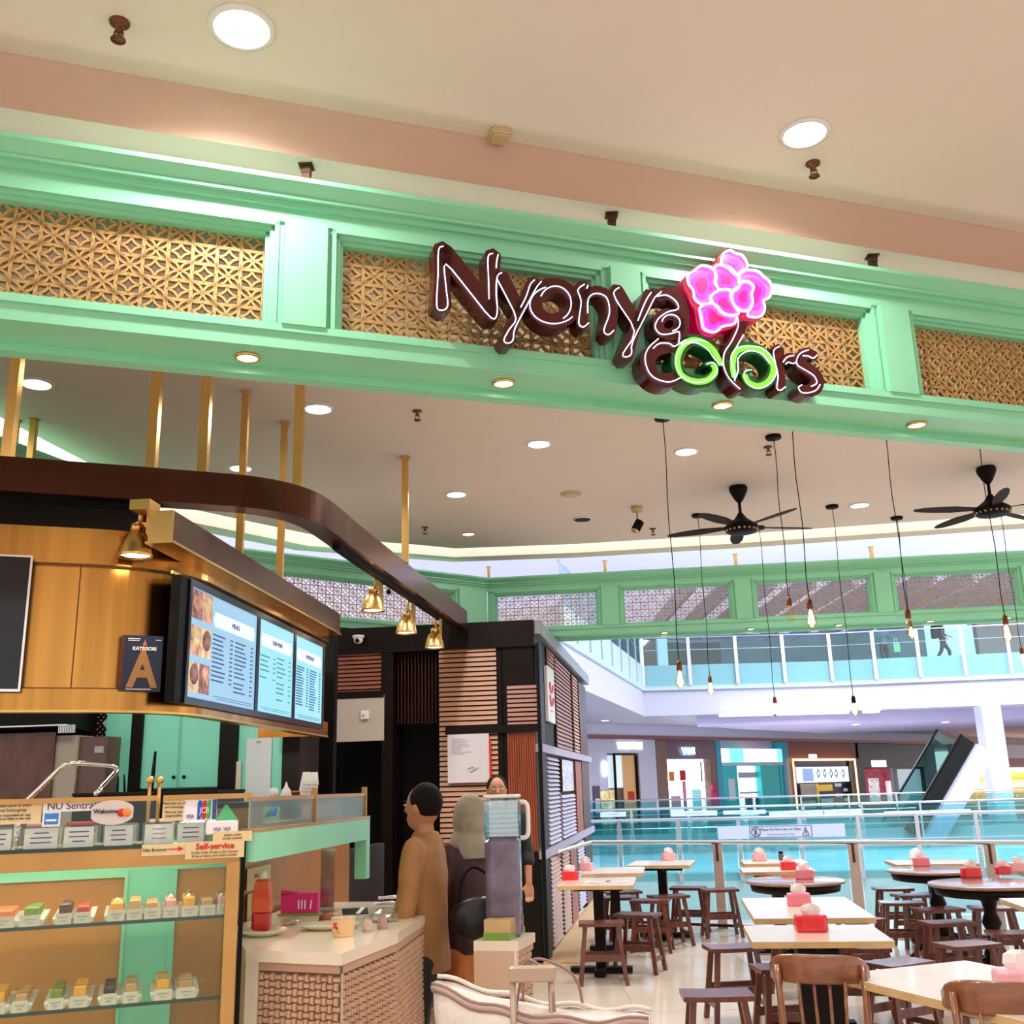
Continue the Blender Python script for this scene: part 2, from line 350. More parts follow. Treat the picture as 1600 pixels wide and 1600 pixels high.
# ================================================================== SIGN
SF = Fr(NF.w(0, -.11, 0), NF.az)
sign = thing('illuminated_sign', 'dark red and green neon-edged lettering with a pink flower on the near green frieze', 'sign', SF.P, SF.rz)
ZO = {1: (660, 370, .15), 2: (860, 400, .15), 3: (980, 380, .15), 4: (1120, 480, .1125)}
def sp(z, P): ox, oy, k = ZO[z]; l = SF.l(ox+P[0]*k, oy+P[1]*k, 0); return Vector((l.x, 0, l.z))
PXM = 4.2/1600
def letter(z, strokes, neon, face=darkred, side=darkred, nm=neonw, ring=None, r0=1.9, name='letter'):
    mb = MB(); n2 = MB()
    for P, rr in strokes:
        pts = [sp(z, p) for p in P]; rad = [r*PXM*1.42 for r in rr] if isinstance(rr, (list, tuple)) else [rr*PXM*1.42]*len(P)
        W = spline([(p.x, p.z, rad[i]) for i, p in enumerate(pts)], k=4) if len(P) > 2 else [Vector((p.x, p.z, rad[i])) for i, p in enumerate(pts)]
        left, right = [], []
        for i, q in enumerate(W):
            a = W[max(0, i-1)]; b = W[min(len(W)-1, i+1)]; t = Vector((b.x-a.x, b.y-a.y)).normalized()
            left.append((q.x-t.y*q.z, q.y+t.x*q.z)); right.append((q.x+t.y*q.z, q.y-t.x*q.z))
        def capp(q, t, s):
            a0 = math.atan2(t.y, t.x); return [(q.x+q.z*math.cos(a0+a), q.y+q.z*math.sin(a0+a)) for a in (s*math.pi/3, 0, -s*math.pi/3)]
        te = Vector((W[-1].x-W[-2].x, W[-1].y-W[-2].y)); ts = Vector((W[0].x-W[1].x, W[0].y-W[1].y))
        # quads for body, plus end caps
        for i in range(len(W)-1): mb.plate([left[i], left[i+1], right[i+1], right[i]], 0, .085)
        mb.plate([left[-1]]+capp(W[-1], te, 1)+[right[-1]], 0, .085); mb.plate([right[0]]+capp(W[0], ts, 1)+[left[0]], 0, .085)
    o = mb.build(name, side, sign)
    for P in neon:
        cl = False
        if P[0] == 'c': cl = True; P = P[1:]
        pts = spline([sp(z, p)-Vector((0, .006, 0)) for p in P], closed=cl, k=3)
        m = MB(); m.tube(pts, r0*PXM*.5, 6, closed=cl); m.build('neon_tube', nm, o)
    return o
# N
letter(1, [([(212, 135), (208, 400), (205, 700)], [11, 9, 11]), ([(240, 165), (480, 480), (722, 790)], [11, 12, 11]), ([(735, 200), (722, 480), (722, 790)], [10, 8, 9])],
       [[(215, 105), (165, 145), (160, 400), (145, 720), (195, 770), (260, 725), (240, 500), (240, 290), (480, 570), (710, 850), (775, 800), (765, 600), (775, 420), (825, 380)],
        [(730, 180), (680, 215), (685, 450), (690, 655)], [(785, 190), (770, 260), (765, 330)]])
# y
letter(1, [([(830, 420), (990, 720)], [9, 8]), ([(1170, 490), (1000, 790), (885, 1080)], [9, 6, 8])],
       [[(775, 450), (880, 650), (970, 855), (900, 970), (845, 1080), (885, 1115), (940, 1080), (960, 960), (1100, 690), (1180, 540), (1235, 470)], [(1165, 455), (1120, 500), (1080, 620), (1020, 740)]])
# o
cir = lambda cx, cy, rx, ry, a0, a1, n=14: [(cx+rx*math.cos(math.radians(a0+(a1-a0)*k/n)), cy+ry*math.sin(math.radians(a0+(a1-a0)*k/n))) for k in range(n+1)]
letter(1, [(cir(1372, 690, 205, 185, 0, 360, 18), 9.5)],
       [cir(1365, 715, 250, 195, -110, -320, 16), cir(1380, 700, 165, 180, 205, 420, 14)])
# n
letter(2, [([(345, 320), (325, 520), (335, 700)], [9, 6, 8]), ([(350, 420), (480, 365), (600, 430), (640, 580), (610, 790)], [6, 7, 9, 8, 8])],
       [[(350, 300), (280, 360), (315, 480), (290, 700), (340, 745), (395, 700)], [(385, 600), (390, 450), (470, 395), (580, 440), (610, 600), (550, 780), (600, 825), (655, 780)], [(385, 310), (375, 345)]])
# y
letter(2, [([(695, 360), (895, 690)], [9, 8]), ([(1040, 410), (900, 720), (795, 1030)], [9, 6.5, 8.5])],
       [[(710, 335), (655, 385), (700, 500), (870, 790), (750, 1020), (790, 1055), (840, 1020), (850, 900), (1000, 600), (1080, 440), (1140, 390)], [(1045, 385), (1000, 450), (950, 560), (905, 680)]])
# a
letter(3, [([(320, 545), (440, 530), (555, 620), (585, 760), (570, 1000)], [7, 9, 9, 8, 8]), (cir(435, 845, 110, 105, 20, 380, 14), 7.5)],
       [[(350, 510), (300, 560), (400, 545), (500, 610), (525, 690), (420, 720), (320, 790), (285, 880), (340, 950), (440, 950), (535, 930), (530, 1040)], cir(450, 835, 95, 85, 190, 440, 12)])
# c
letter(3, [([(520, 1090), (400, 1080), (260, 1130), (215, 1260), (290, 1390), (420, 1430), (560, 1370)], [7, 8, 9, 10, 9, 9, 7])],
       [[(320, 1000), (220, 1090), (180, 1200), (215, 1340), (300, 1420), (440, 1450), (560, 1400)], [(265, 1100), (330, 1050), (430, 1050), (480, 1080), (540, 1050), (610, 1010)]])
# l
letter(3, [([(1190, 800), (1150, 960), (1060, 1130), (1040, 1280), (1100, 1420), (1170, 1500)], [8, 8, 7, 7, 7, 7])],
       [[(1140, 770), (1150, 870), (1080, 1030), (1005, 1150), (1000, 1290), (1060, 1420), (1170, 1525)], [(1205, 960), (1130, 1090), (1075, 1190), (1100, 1320), (1115, 1440)]])
# green o's
letter(3, [([(975, 1270), (900, 1120), (800, 1040), (680, 1010), (570, 1080), (520, 1220), (560, 1370), (690, 1440), (830, 1430), (915, 1340), (890, 1260), (820, 1260)], [2, 6, 8, 8, 8, 8, 8, 8, 7, 5, 4, 3])],
       [cir(725, 1235, 225, 222, -60, -290, 16)+[(900, 1390), (930, 1310), (890, 1250), (820, 1265)], [(560, 1060), (700, 1040), (830, 1110), (910, 1220), (990, 1280)]], limeg, dgreen, neong, name='letter')
letter(3, [([(1115, 1430), (1090, 1280), (1110, 1150), (1210, 1095), (1350, 1105), (1470, 1190), (1520, 1310), (1480, 1430), (1370, 1490), (1260, 1450), (1220, 1370), (1290, 1320)], [4, 8, 9, 8, 8, 7, 7, 7, 7, 6, 4, 3])],
       [[(1130, 1100), (1260, 1080), (1400, 1100), (1500, 1200), (1550, 1330), (1490, 1460), (1360, 1520), (1250, 1470), (1210, 1370), (1240, 1330), (1290, 1325)], [(1110, 1430), (1150, 1330), (1150, 1200), (1250, 1130), (1380, 1150), (1480, 1260)]], limeg, dgreen, neong)
# face plates for the green letters (lit lime faces)
for P, rr in (([(975, 1270), (900, 1120), (800, 1040), (680, 1010), (570, 1080), (520, 1220), (560, 1370), (690, 1440), (830, 1430), (915, 1340), (890, 1260)], 5), ([(1115, 1400), (1095, 1280), (1120, 1150), (1210, 1095), (1350, 1105), (1470, 1190), (1520, 1310), (1480, 1430), (1370, 1490), (1260, 1450), (1220, 1370)], 5)):
    m = MB(); W = spline([sp(3, p) for p in P], k=4)
    for a, b in zip(W[:-1], W[1:]):
        t = (b-a).normalized(); q = Vector((-t.z, 0, t.x))*rr*PXM
        m.loft([[a+q+Vector((0, yy, 0)), b+q+Vector((0, yy, 0)), b-q+Vector((0, yy, 0)), a-q+Vector((0, yy, 0))] for yy in (-.004, .002)])
    m.build('lime_face', limeg, sign)
# r
letter(4, [([(860, 590), (855, 760), (885, 930), (880, 1110)], [8, 7, 7, 7.5]), ([(900, 760), (1000, 700), (1090, 715)], [5, 6, 6])],
       [[(865, 550), (780, 610), (800, 770), (840, 960), (825, 1130), (880, 1160), (945, 1110)], [(910, 770), (970, 700), (1065, 675)], [(950, 800), (980, 770), (1050, 790), (1100, 760)]])
# s
letter(4, [([(1350, 670), (1250, 640), (1160, 700), (1170, 800), (1290, 880), (1390, 980), (1380, 1100), (1280, 1160), (1190, 1150)], [7, 7, 7, 9, 10, 10, 9, 8, 7])],
       [[(1265, 600), (1160, 640), (1105, 720), (1110, 810), (1220, 880), (1340, 960), (1380, 1060), (1300, 1105)], [(1185, 680), (1260, 685), (1330, 715), (1385, 670)], [(1175, 1085), (1125, 1120), (1170, 1190), (1290, 1190), (1380, 1150), (1425, 1080)]])
# flower
FLc = sp(3, (1060, 530))
outl = [(960, 130), (1060, 80), (1180, 120), (1240, 210), (1250, 270), (1340, 300), (1470, 400), (1490, 520), (1440, 630), (1420, 760), (1320, 820), (1200, 810), (1110, 880), (960, 930), (870, 980), (770, 950), (720, 850), (700, 720), (640, 600), (590, 480), (590, 370), (650, 310), (720, 240), (830, 245), (920, 210)]
m = MB(); m.plate([(p.x, p.z) for p in spline([sp(3, p) for p in outl], True, 4)], -.002, .085); fo_ = m.build('flower_backing', crims, sign)
petals = [
 [(960, 200), (990, 120), (1060, 90), (1110, 120), (1180, 140), (1230, 220), (1220, 290), (1130, 340), (1060, 270), (980, 250)],
 [(690, 300), (760, 250), (870, 280), (900, 370), (890, 430), (930, 510), (850, 570), (840, 640), (750, 650), (680, 590), (670, 510), (620, 440), (610, 370), (640, 330)],
 [(1150, 330), (1220, 300), (1330, 310), (1400, 370), (1460, 420), (1480, 500), (1460, 580), (1400, 620), (1410, 700), (1370, 780), (1280, 790), (1230, 760), (1270, 650), (1270, 560), (1280, 480), (1220, 430), (1140, 440)],
 [(730, 700), (790, 660), (860, 650), (920, 700), (960, 750), (1050, 780), (1110, 770), (1090, 860), (970, 890), (920, 930), (860, 950), (770, 910), (750, 830), (740, 770)],
 [(880, 290), (930, 250), (1020, 280), (1070, 330), (1130, 380), (1140, 460), (1100, 520), (1020, 510), (930, 510), (890, 430), (900, 370)],
 [(840, 590), (900, 530), (990, 510), (1040, 530), (1050, 610), (1090, 690), (1130, 760), (1050, 780), (960, 750), (910, 690), (860, 650)],
 [(1070, 530), (1130, 480), (1170, 430), (1240, 440), (1280, 490), (1260, 560), (1270, 650), (1240, 720), (1170, 740), (1090, 690), (1050, 610)]]
for i, P in enumerate(petals):
    W = spline([sp(3, p) for p in P], True, 4); c = sum(W, Vector())/len(W); y = -.006-.003*i
    m = MB(); m.plate([(p.x, p.z) for p in W], y, y+.012); pt = m.build('petal', petm, fo_)
    for k, (s_, mm) in enumerate(((.68, petp), (.4, petc))):
        m = MB(); m.plate([(c.x+(p.x-c.x)*s_, c.z+(p.z-c.z)*s_) for p in W], y-.002*(k+1), y+.006); m.build('petal_glow', mm, fo_)
    m = MB(); m.tube([Vector((p.x, y-.008, p.z)) for p in W], 1.9*PXM, 6, closed=True); m.build('neon_outline', neonf, fo_)


# ================================================================== CEILING FITTINGS
def downlight(x, y, label, r=.085, warm=False, z=CZ, power=0, P=None):
    P = P or Z(x, y, z)
    o = thing('ceiling_downlight', label, 'ceiling light', P, 0, 'recessed ceiling downlights')
    m = MB(); m.lathe([(r*1.22, 0), (r*1.22, -.006), (r*1.0, -.012), (r*.97, -.002), (r*.97, 0)], 24); m.build('trim_ring', white if not warm else goldl, o)
    m = MB(); m.lathe([(r*.95, -.002), (r*.8, -.007), (.002, -.009)], 24); m.build('lens', lampy if warm else lampw, o)
    if power: lamp('SPOT', (P.x, P.y, P.z-.03), power, (1, .9, .78) if warm else (1, .95, .9), .08, (0, 0, 0), 2.7)
    return o
DL = [(378, 43, .105, 'large bright ceiling downlight nearest the viewer above the lattice frieze', 90), (1257, 208, .095, 'bright ceiling downlight above the flower sign, in front of the frieze', 90),
      (57, 599, .09, 'ceiling downlight behind the frieze beside the left edge posts', 60), (497, 638, .09, 'ceiling downlight between the tall brass posts and the long single brass post', 60),
      (376, 731, .085, 'ceiling downlight half hidden behind a slim brass post over the dark canopy', 50), (842, 693, .085, 'ceiling downlight below the word Nyonya on the inner ceiling', 60),
      (713, 772, .085, 'ceiling downlight right of the long single brass post', 60), (1072, 705, .085, 'ceiling downlight between the two nearest pendant ceiling roses', 60),
      (1343, 789, .085, 'ceiling downlight between the two black ceiling fans', 60)]
for x, y, r, s, pw in DL: downlight(x, y, s, r, power=pw*(1 if y < 300 else 1.8), z=FZ if y < 300 else CZ)
downlight(732, 834, 'small warm recessed ceiling downlight near the cove edge', .065, True, power=15)
downlight(210, 567, 'small warm recessed ceiling downlight just behind the near frieze at left', .06, True, power=15)
for i, (x, y, s) in enumerate([(388, 552, 'under the left lattice panel'), (790, 594, 'under the tail of the red letter y'), (1135, 628, 'under the green letters'), (1446, 656, 'under the right lattice panel')]):
    l = NF.l(x, y, 0); P = Z(x, y, 3.3); li = NF.I @ P; P = NF.w(li.x, .12, 0)
    downlight(0, 0, 'small warm downlight in the near green soffit %s' % s, .042, True, P=P, power=12)
for x, s in ((1037, 'left end of the far green soffit'), (1172, 'far green soffit behind the nearest hanging bulb'), (1310, 'far green soffit left of middle'), (1454, 'far green soffit right of middle'), (1575, 'right end of the far green soffit')):
    l = FF.l(x, 972, .12); downlight(0, 0, 'tiny warm downlight in the %s' % s, .045, True, P=FF.w(l.x, .12, 0), power=8)
# unseen corridor downlights of the same kind overhead, behind the viewer
for x, y, s in ((-2.5, .6, 'left and slightly ahead of the viewer'), (1.5, .4, 'straight above the viewer'), (-.5, -1.8, 'behind the viewer'), (3.5, 1.5, 'to the right of the viewer'), (-4, 2, 'far left outside the frame'), (5.5, 3.4, 'far right outside the frame')): downlight(0, 0, 'walkway ceiling downlight out of view, %s' % s, .1, P=Vector((x, y, FZ)), power=90)
def sprinkler(x, y, label, s=1.):
    o = thing('fire_sprinkler', label, 'sprinkler', Z(x, y, FZ if y < 300 else CZ)); mm = mat('sprinkler_metal', (.16, .06, .03), .35, .8)
    m = MB(); m.lathe([(.035*s, 0), (.033*s, -.008), (.012*s, -.012), (.01*s, -.03*s), (.012*s, -.04*s)], 14); m.build('escutcheon', mm, o)
    m = MB(); m.tube([(-.012*s, 0, -.03*s), (-.016*s, 0, -.05*s), (0, 0, -.066*s)], .003*s, 5); m.tube([(.012*s, 0, -.03*s), (.016*s, 0, -.05*s), (0, 0, -.066*s)], .003*s, 5); m.build('yoke', mm, o)
    m = MB(); m.lathe([(.002, -.064*s), (.024*s, -.067*s), (.026*s, -.072*s), (.002, -.07*s)], 12); m.build('deflector', mm, o)
for a in ((187, 35, 'bronze fire sprinkler left of the nearest ceiling downlight', 1.1), (1270, 255, 'bronze fire sprinkler just below the downlight over the flower sign', 1), (652, 642, 'dark fire sprinkler beside the long single brass post', 1), (1200, 698, 'dark fire sprinkler beside the second pendant ceiling rose', 1),
          (664, 824, 'small dark fire sprinkler near the cove right of the brass post', 1), (1020, 826, 'small dark fire sprinkler right of the ceiling spotlight', 1)): sprinkler(*a)
def disc(x, y, r, name, label, cat, mm, grille=False):
    o = thing(name, label, cat, Z(x, y, CZ)); m = MB(); m.lathe([(r, 0), (r, -.008), (r*.86, -.016), (r*.84, -.01), (.002, -.012)], 28); m.build('rim', mm, o)
    if grille:
        m = MB()
        for k in range(-3, 4): h = math.sqrt(1-(k/4)**2)*r*.8; m.box(-h, h, k*r*.2-.004, k*r*.2+.004, -.02, -.012)
        m.build('grille_bar', ink, o)
    else:
        m = MB(); m.lathe([(r*.8, -.013), (r*.7, -.02), (.002, -.022)], 24); m.build('cover', mm, o)
disc(892, 771, .10, 'ceiling_speaker', 'plain cream round ceiling speaker left of the ceiling spotlight', 'speaker', mat('cream_paint', (.62, .48, .32), .5))
disc(910, 810, .10, 'ceiling_vent', 'small round ceiling vent with dark slits below the round speaker', 'vent', white, True)
disc(1550, 790, .10, 'ceiling_speaker', 'cream round ceiling speaker below the right ceiling fan', 'speaker', mat('cream_paint', (.6, .5, .36), .5))
P = Z(780, 207, FZ); o = thing('junction_box', 'small beige square junction box on the near ceiling above the frieze', 'box', P, .3)
MB().rbox(-.045, .045, -.045, .045, -.03, 0, .01).build('box_body', mat('beige_plastic', (.6, .42, .24), .5), o); MB().rbox(-.036, .036, -.036, .036, -.038, -.03, .008).build('lid', mat('beige_plastic', (.6, .42, .24), .5), o)
P = Z(955, 650, CZ); 
# ceiling spotlight
P = Z(995, 792, CZ); o = thing('ceiling_spotlight', 'small white stem and black cylindrical adjustable spotlight on the inner ceiling', 'spotlight', P)
m = MB(); m.lathe([(.06, 0), (.055, -.05), (.01, -.055), (.01, -.14)], 16); m.build('stem', mat('beige_plastic', (.6, .42, .24), .5), o)
m = MB(); m.cyl((.02, 0, -.15), (-.03, -.02, -.24), .045, 14); m.build('lamp_head', blackp, o); m = MB(); m.cyl((-.028, -.019, -.236), (-.034, -.022, -.25), .04, 14); m.build('lens', goldl, o)
# fans
def fan(x, y, ang, label):
    P = Z(x, y, CZ); o = thing('ceiling_fan', label, 'ceiling fan', P, ang, 'black ceiling fans')
    MB().lathe([(.002, 0), (.075, -.0), (.085, -.02), (.08, -.05), (.045, -.12), (.022, -.15), (.018, -.155)], 20).build('canopy', blackp, o)
    MB().cyl((0, 0, -.14), (0, 0, -.30), .014, 10).build('downrod', blackp, o)
    h = MB().lathe([(.02, -.25), (.03, -.27), (.06, -.31), (.115, -.35), (.15, -.375), (.155, -.40), (.13, -.435), (.06, -.45), (.002, -.452)], 28).build('motor_housing', blackp, o)
    m = MB()
    for k in range(20):
        a = k*math.pi/10; m.box(-.008, .008, .128, .150, -.425, -.41, Matrix.Rotation(a, 4, 'Z'))
    m.build('vent_ring', goldp, h)
    bl = mat('fan_blade', (.02, .011, .006), .6, spec=.12)
    for k in range(5):
        a = k*2*math.pi/5; M_ = Matrix.Rotation(a, 4, 'Z')
        m = MB(); st = []
        for t, wd in ((.13, .05), (.2, .075), (.35, .12), (.5, .115), (.62, .085), (.68, .04), (.69, .01)):
            ca = .22*(1-t*.6); st.append([(t, -wd/2*math.cos(ca)-.1*(t-.13), -.385-wd/2*math.sin(ca)-.0), (t, wd/2*math.cos(ca)-.1*(t-.13), -.385+wd/2*math.sin(ca)), (t, wd/2*math.cos(ca)-.1*(t-.13), -.379+wd/2*math.sin(ca)), (t, -wd/2*math.cos(ca)-.1*(t-.13), -.379-wd/2*math.sin(ca))])
        m.loft(st, M=M_); m.build('blade', bl, o)
fan(1153, 760, .28, 'black five-blade ceiling fan behind the pendants, left of the pair'); fan(1540, 730, .75, 'black five-blade ceiling fan close to the right ceiling corner of the café')
# pendants: (rose x,y, bulb x, bulb y)
PEN = [(1035, 651, 1064, 1057, 'nearest pendant with the leftmost ceiling rose over the bistro tables'), (1090, 804, 1112, 1073, 'pendant bulb hanging second from the left, in front of the upper glass balustrade'),
       (1186, 823, 1214, 1105, 'pendant bulb hanging left of the lowest black-capped bulb'), (1300, 790, 1339, 1105, 'lowest pendant bulb with a black cap above the watch shop'),
       (1230, 600, 1262, 962, 'pendant bulb glowing against the far lattice behind the near frieze wires'), (1208, 681, 1235, 955, 'unlit short pendant just left of the bulb on the far lattice'),
       (1521, 640, 1571, 985, 'bright pendant bulb at the right in front of the bridge people'), (1401, 808, 1427, 985, 'double-wire pendant ending above the far persons'),
       (1562, 795, 1600, 1028, 'pendant bulb cut by the right picture edge'), (1378, 640, 1424, 975, 'long wired pendant passing before the far lattice, right of the left fan')]
for x, y, bx, by, lb in PEN:
    P = Z(x, y, CZ); d = ray(bx, by); t = P.y/d.y; B_ = Vector((P.x, P.y, H+d.z*t))
    o = thing('pendant_bulb', lb, 'pendant light', P, 0, 'bare pendant bulbs on black wires'); L = CZ-B_.z
    MB().lathe([(.002, 0), (.06, 0), (.062, -.02), (.055, -.028), (.002, -.03)], 20).build('ceiling_rose', blackp, o)
    n = 9; pts = [(.006*math.sin(k*1.3)*(k < n and k > 0)+(bx-x)*0, 0, -.02-(L-.12)*k/n) for k in range(n+1)]
    MB().tube(pts, .0035, 5).build('wire', blackp, o)
    sk = MB().lathe([(.003, -L+.11), (.012, -L+.105), (.018, -L+.09), (.02, -L+.05), (.017, -L+.04), (.002, -L+.04)], 12).build('socket', mat('socket_copper', (.2, .06, .03), .35, .8) if bx != 1339 else blackp, o)
    z0 = -L+.045; g = MB().lathe([(.016, z0), (.019, z0-.02), (.034, z0-.06), (.038, z0-.085), (.03, z0-.115), (.012, z0-.13), (.002, z0-.132)], 14).build('bulb', bulbg, o)
    if by not in (955, 975): 
        m = MB()
        for k in range(4):
            a = k*math.pi/2; m.tube([(.008*math.cos(a), .008*math.sin(a), z0-.02), (.02*math.cos(a), .02*math.sin(a), z0-.095), (.004*math.cos(a+.7), .004*math.sin(a+.7), z0-.03)], .0022, 4)
        m.tube([(0, 0, z0-.02), (0, 0, z0-.09)], .009, 6); m.build('filament', mat('filament_glow', (1, .8, .5), .4, emit=32, ecol=(1, .66, .3)), g)

# ================================================================== STALL: dark canopy ring
CT, CB = 3.32, 3.135
cp = [(-4.6, 4.32), (-3.6, 4.68), (-2.64, 5.02), (-1.75, 5.36), (-1.45, 5.49), (-1.26, 5.66), (-1.14, 5.9), (-1.07, 6.3), (-.98, 6.95), (-.48, 10.25)]
cpv = spline([Vector((a, b, 0)) for a, b in cp], k=5)
cin = offs(cpv, .14)
can = thing('curved_canopy_beam', 'dark reddish brown curved canopy beam hung on brass posts over the food stall', 'canopy')
m = MB(); m.loft([[(a.x, a.y, CB), (b.x, b.y, CB), (b.x, b.y, CT), (a.x, a.y, CT)] for a, b in zip(cpv, cin)])
m.build('beam_ring', mat('canopy_brown', (.10, .028, .014), .22, .55, var=.15, scale=2), can)
m = MB()
tr_i = [i for i, a in enumerate(cpv) if a.y > 6.4 and a.x > -1.3]
m.loft([[(q.x+e, q.y, CB-.03), (q.x+e+.045, q.y, CB-.03), (q.x+e+.045, q.y, CB), (q.x+e, q.y, CB)] for q, e in [(cin[i], .03) for i in tr_i]]); m.build('lighting_track', blackp, can)
# black soffit between canopy and the gold fascia
G0 = Z(0, 1112, 2.0)
m = MB(); m.prism([(-4.6, 4.4), (-2.64, 5.1), (-1.95, 5.36), (-2.0, 6.2), (-4.6, 5.6)], 3.09, 3.13); m.build('soffit_panel', blackp, can)
# brass posts
def brass(P, h, label, r=.026):
    o = thing('brass_post', label, 'post', P, 0, 'square brass canopy posts')
    MB().box(-r, r, -r, r, 0, h).build('post', goldl, o); MB().box(-r-.008, r+.008, -r-.008, r+.008, h-.012, h).build('ceiling_plate', goldl, o)
for x, y, s in ((4, 716, 'at the left picture edge'), (231, 735, 'above the gold bell lamp'), (312, 742, 'second right of the bell lamp'), (462, 760, 'at the canopy curve, rightmost of its cluster')):
    P = Z(x, y, CT); P.y += .05; P.z = CT-.0; brass(P, CZ-P.z, 'thick brass post rising from the dark canopy %s' % s)
for (x, y, zb, s) in ((385, 612, 3.06, 'third in the cluster with its top on the ceiling in view'), (445, 660, 3.06, 'behind the tallest post near the canopy curve'), (54, 655, 3.2, 'small, behind the canopy at the left'), (25, 657, 3.2, 'smallest, behind the canopy at the far left')):
    P = Z(x, y, CZ); P.z = zb-.35 if zb < 3.1 else 3.0; brass(P, CZ-P.z, 'slim brass post, %s' % s, .022)
P = Z(637, 880, CT); P.z = CT-.0; P.x = P.x-.02; brass(P, CZ-P.z, 'long single brass post at the straight right part of the canopy', .026)

# ------------------------------------------------------------------ gold fascia box with menu screens
GF = Fr((-2.42, 4.86, 0), 70.7)          # front
C_ = Vector((-1.717, 5.106, 0)); GS = Fr(C_, 5.0)
fd = Vector((math.sin(math.radians(70.7)), math.cos(math.radians(70.7)), 0)); sd = Vector((math.sin(math.radians(5)), math.cos(math.radians(5)), 0))
def gpath(o=0.):
    a = C_-fd*.42; b = C_+sd*.42; P = [C_-fd*3.4]; 
    for k in range(13):
        t = k/12; P.append(a*(1-t)**2 + C_*2*t*(1-t) + b*t*t)
    P.append(C_+sd*gl); return offs(P, -o)
gl = GS.l(506, 1100, 0).x
gb = thing('gold_menu_fascia', 'hanging curved brushed gold fascia box carrying the menu screens above the food counter', 'fascia')
def gband(o, z0, z1, name, m_, parent=gb, tk=.07, seams=False):
    A_ = gpath(o); Bn = gpath(o-tk); m = MB(); m.loft([[(a.x, a.y, z0), (b.x, b.y, z0), (b.x, b.y, z1), (a.x, a.y, z1)] for a, b in zip(A_, Bn)]); return m.build(name, m_, parent)
gz = lambda y: GF.l(60, y, 0).z
z_low, z_mid, z_up, z_top = gz(1110), gz(1077), gz(880), gz(824)
gband(.035, z_low, z_mid, 'lower_band', gold); gband(.0, z_mid, z_up, 'main_band', gold); gband(.03, z_up, z_top, 'upper_band', gold)
gband(.04, z_low-.012, z_low, 'bottom_lip', goldl); gband(.032, z_up-.006, z_up, 'seam_line', brownm); gband(.012, z_mid, z_mid+.008, 'seam_line', brownm)
m = MB()
for s_ in (.46, .75): q = C_-fd*s_; 
for s_ in (.45, .72):
    m.box(-.003, .003, -.004, .0, z_mid, z_up, Matrix.Translation(C_-fd*s_) @ Matrix.Rotation(GF.rz, 4, 'Z'))
m.build('seam_line', brownm, gb)
Pt = gpath(.0); m = MB(); m.prism([(p.x, p.y) for p in Pt]+[((C_+sd*gl).x-1.6, (C_+sd*gl).y), ((C_-fd*3.4).x-.3, (C_-fd*3.4).y+1.4)], z_top-.02, z_top); m.build('top_panel', brownm, gb)
# end cap of side
e = C_+sd*gl; m = MB(); m.box(gl-.02, gl, 0.02, .5, z_low, z_top, GS.M); m.build('end_panel', gold, gb)
# eave beam along the side
ez0, ez1 = GS.l(300, 862, -.1).z, GS.l(300, 815, -.1).z
ea = thing('eave_beam', 'brown bronze eave beam with a square gold end running above the menu screens', 'beam', GS.P, GS.rz)
x0 = GS.l(270, 840, -.1).x
MB().box(x0, gl+.06, -.1, .02, ez0, ez1+.0).build('beam', brownm, ea)
MB().box(x0-.012, x0, -.1, .02, ez0-.0, ez1).build('end_cap', goldl, ea); MB().box(x0-.02, gl+.06, -.11, .03, ez0-.012, ez0).build('drip_edge', goldl, ea)
MB().box(x0-.06, x0+.06, .0, .1, ez1, ez1+.05).build('bracket', goldl, ea)
# television
tvx = GF.l(45, 970, -.06)
tl = GF.l(52, 872, -.07); bl_ = GF.l(38, 1077, -.07)
tv = thing('television', 'switched-off black television with a thin silver frame on the gold fascia', 'television', GF.w(tl.x, -.07, 0), GF.rz)
MB().box(-1.2, -.004, -.0, .065, bl_.z, tl.z).build('housing', blackp, tv); 
m = MB(); m.box(-1.2, 0, -.012, 0, bl_.z-.012, bl_.z); m.box(-1.2, 0, -.012, 0, tl.z, tl.z+.01); m.box(-.01, 0.0, -.012, 0, bl_.z, tl.z); m.build('silver_frame', chrome, tv)
MB().box(-1.19, -.012, -.004, 0, bl_.z+.002, tl.z-.002).build('screen', mat('dark_screen', (.004, .004, .006), .08), tv)
# upright gold trim panel right of tv
# menu screens
scr = mat('screen_blue', (.1, .14, .18), .3, emit=.55, ecol=(.34, .62, .88)); scr2 = mat('screen_cyan', (.1, .15, .17), .3, emit=.6, ecol=(.3, .76, .92))
pill = mat('screen_white', (.2, .2, .22), .3, emit=.62, ecol=(.78, .88, 1)); scrt = mat('screen_text', (.02, .1, .3), .5, emit=.05, ecol=(.1, .2, .5)); scrg = mat('screen_teal_text', (.02, .3, .3), .5, emit=.12, ecol=(0, .4, .45))
sw = [(290, 401), (401, 459), (459, 505)]
zs = []
Tp = GS.l(297, 915, -.05).z; Bt = GS.l(288, 1088, -.05).z
foods = [mat('food_a', (.3, .14, .12), .5, emit=.12, ecol=(.6, .3, .35), var=.5, scale=30), mat('food_b', (.7, .3, .2), .5, emit=.25, ecol=(.9, .45, .35), var=.5, scale=25), mat('food_c', (.8, .5, .25), .5, emit=.3, ecol=(1, .65, .4), var=.4, scale=25)]
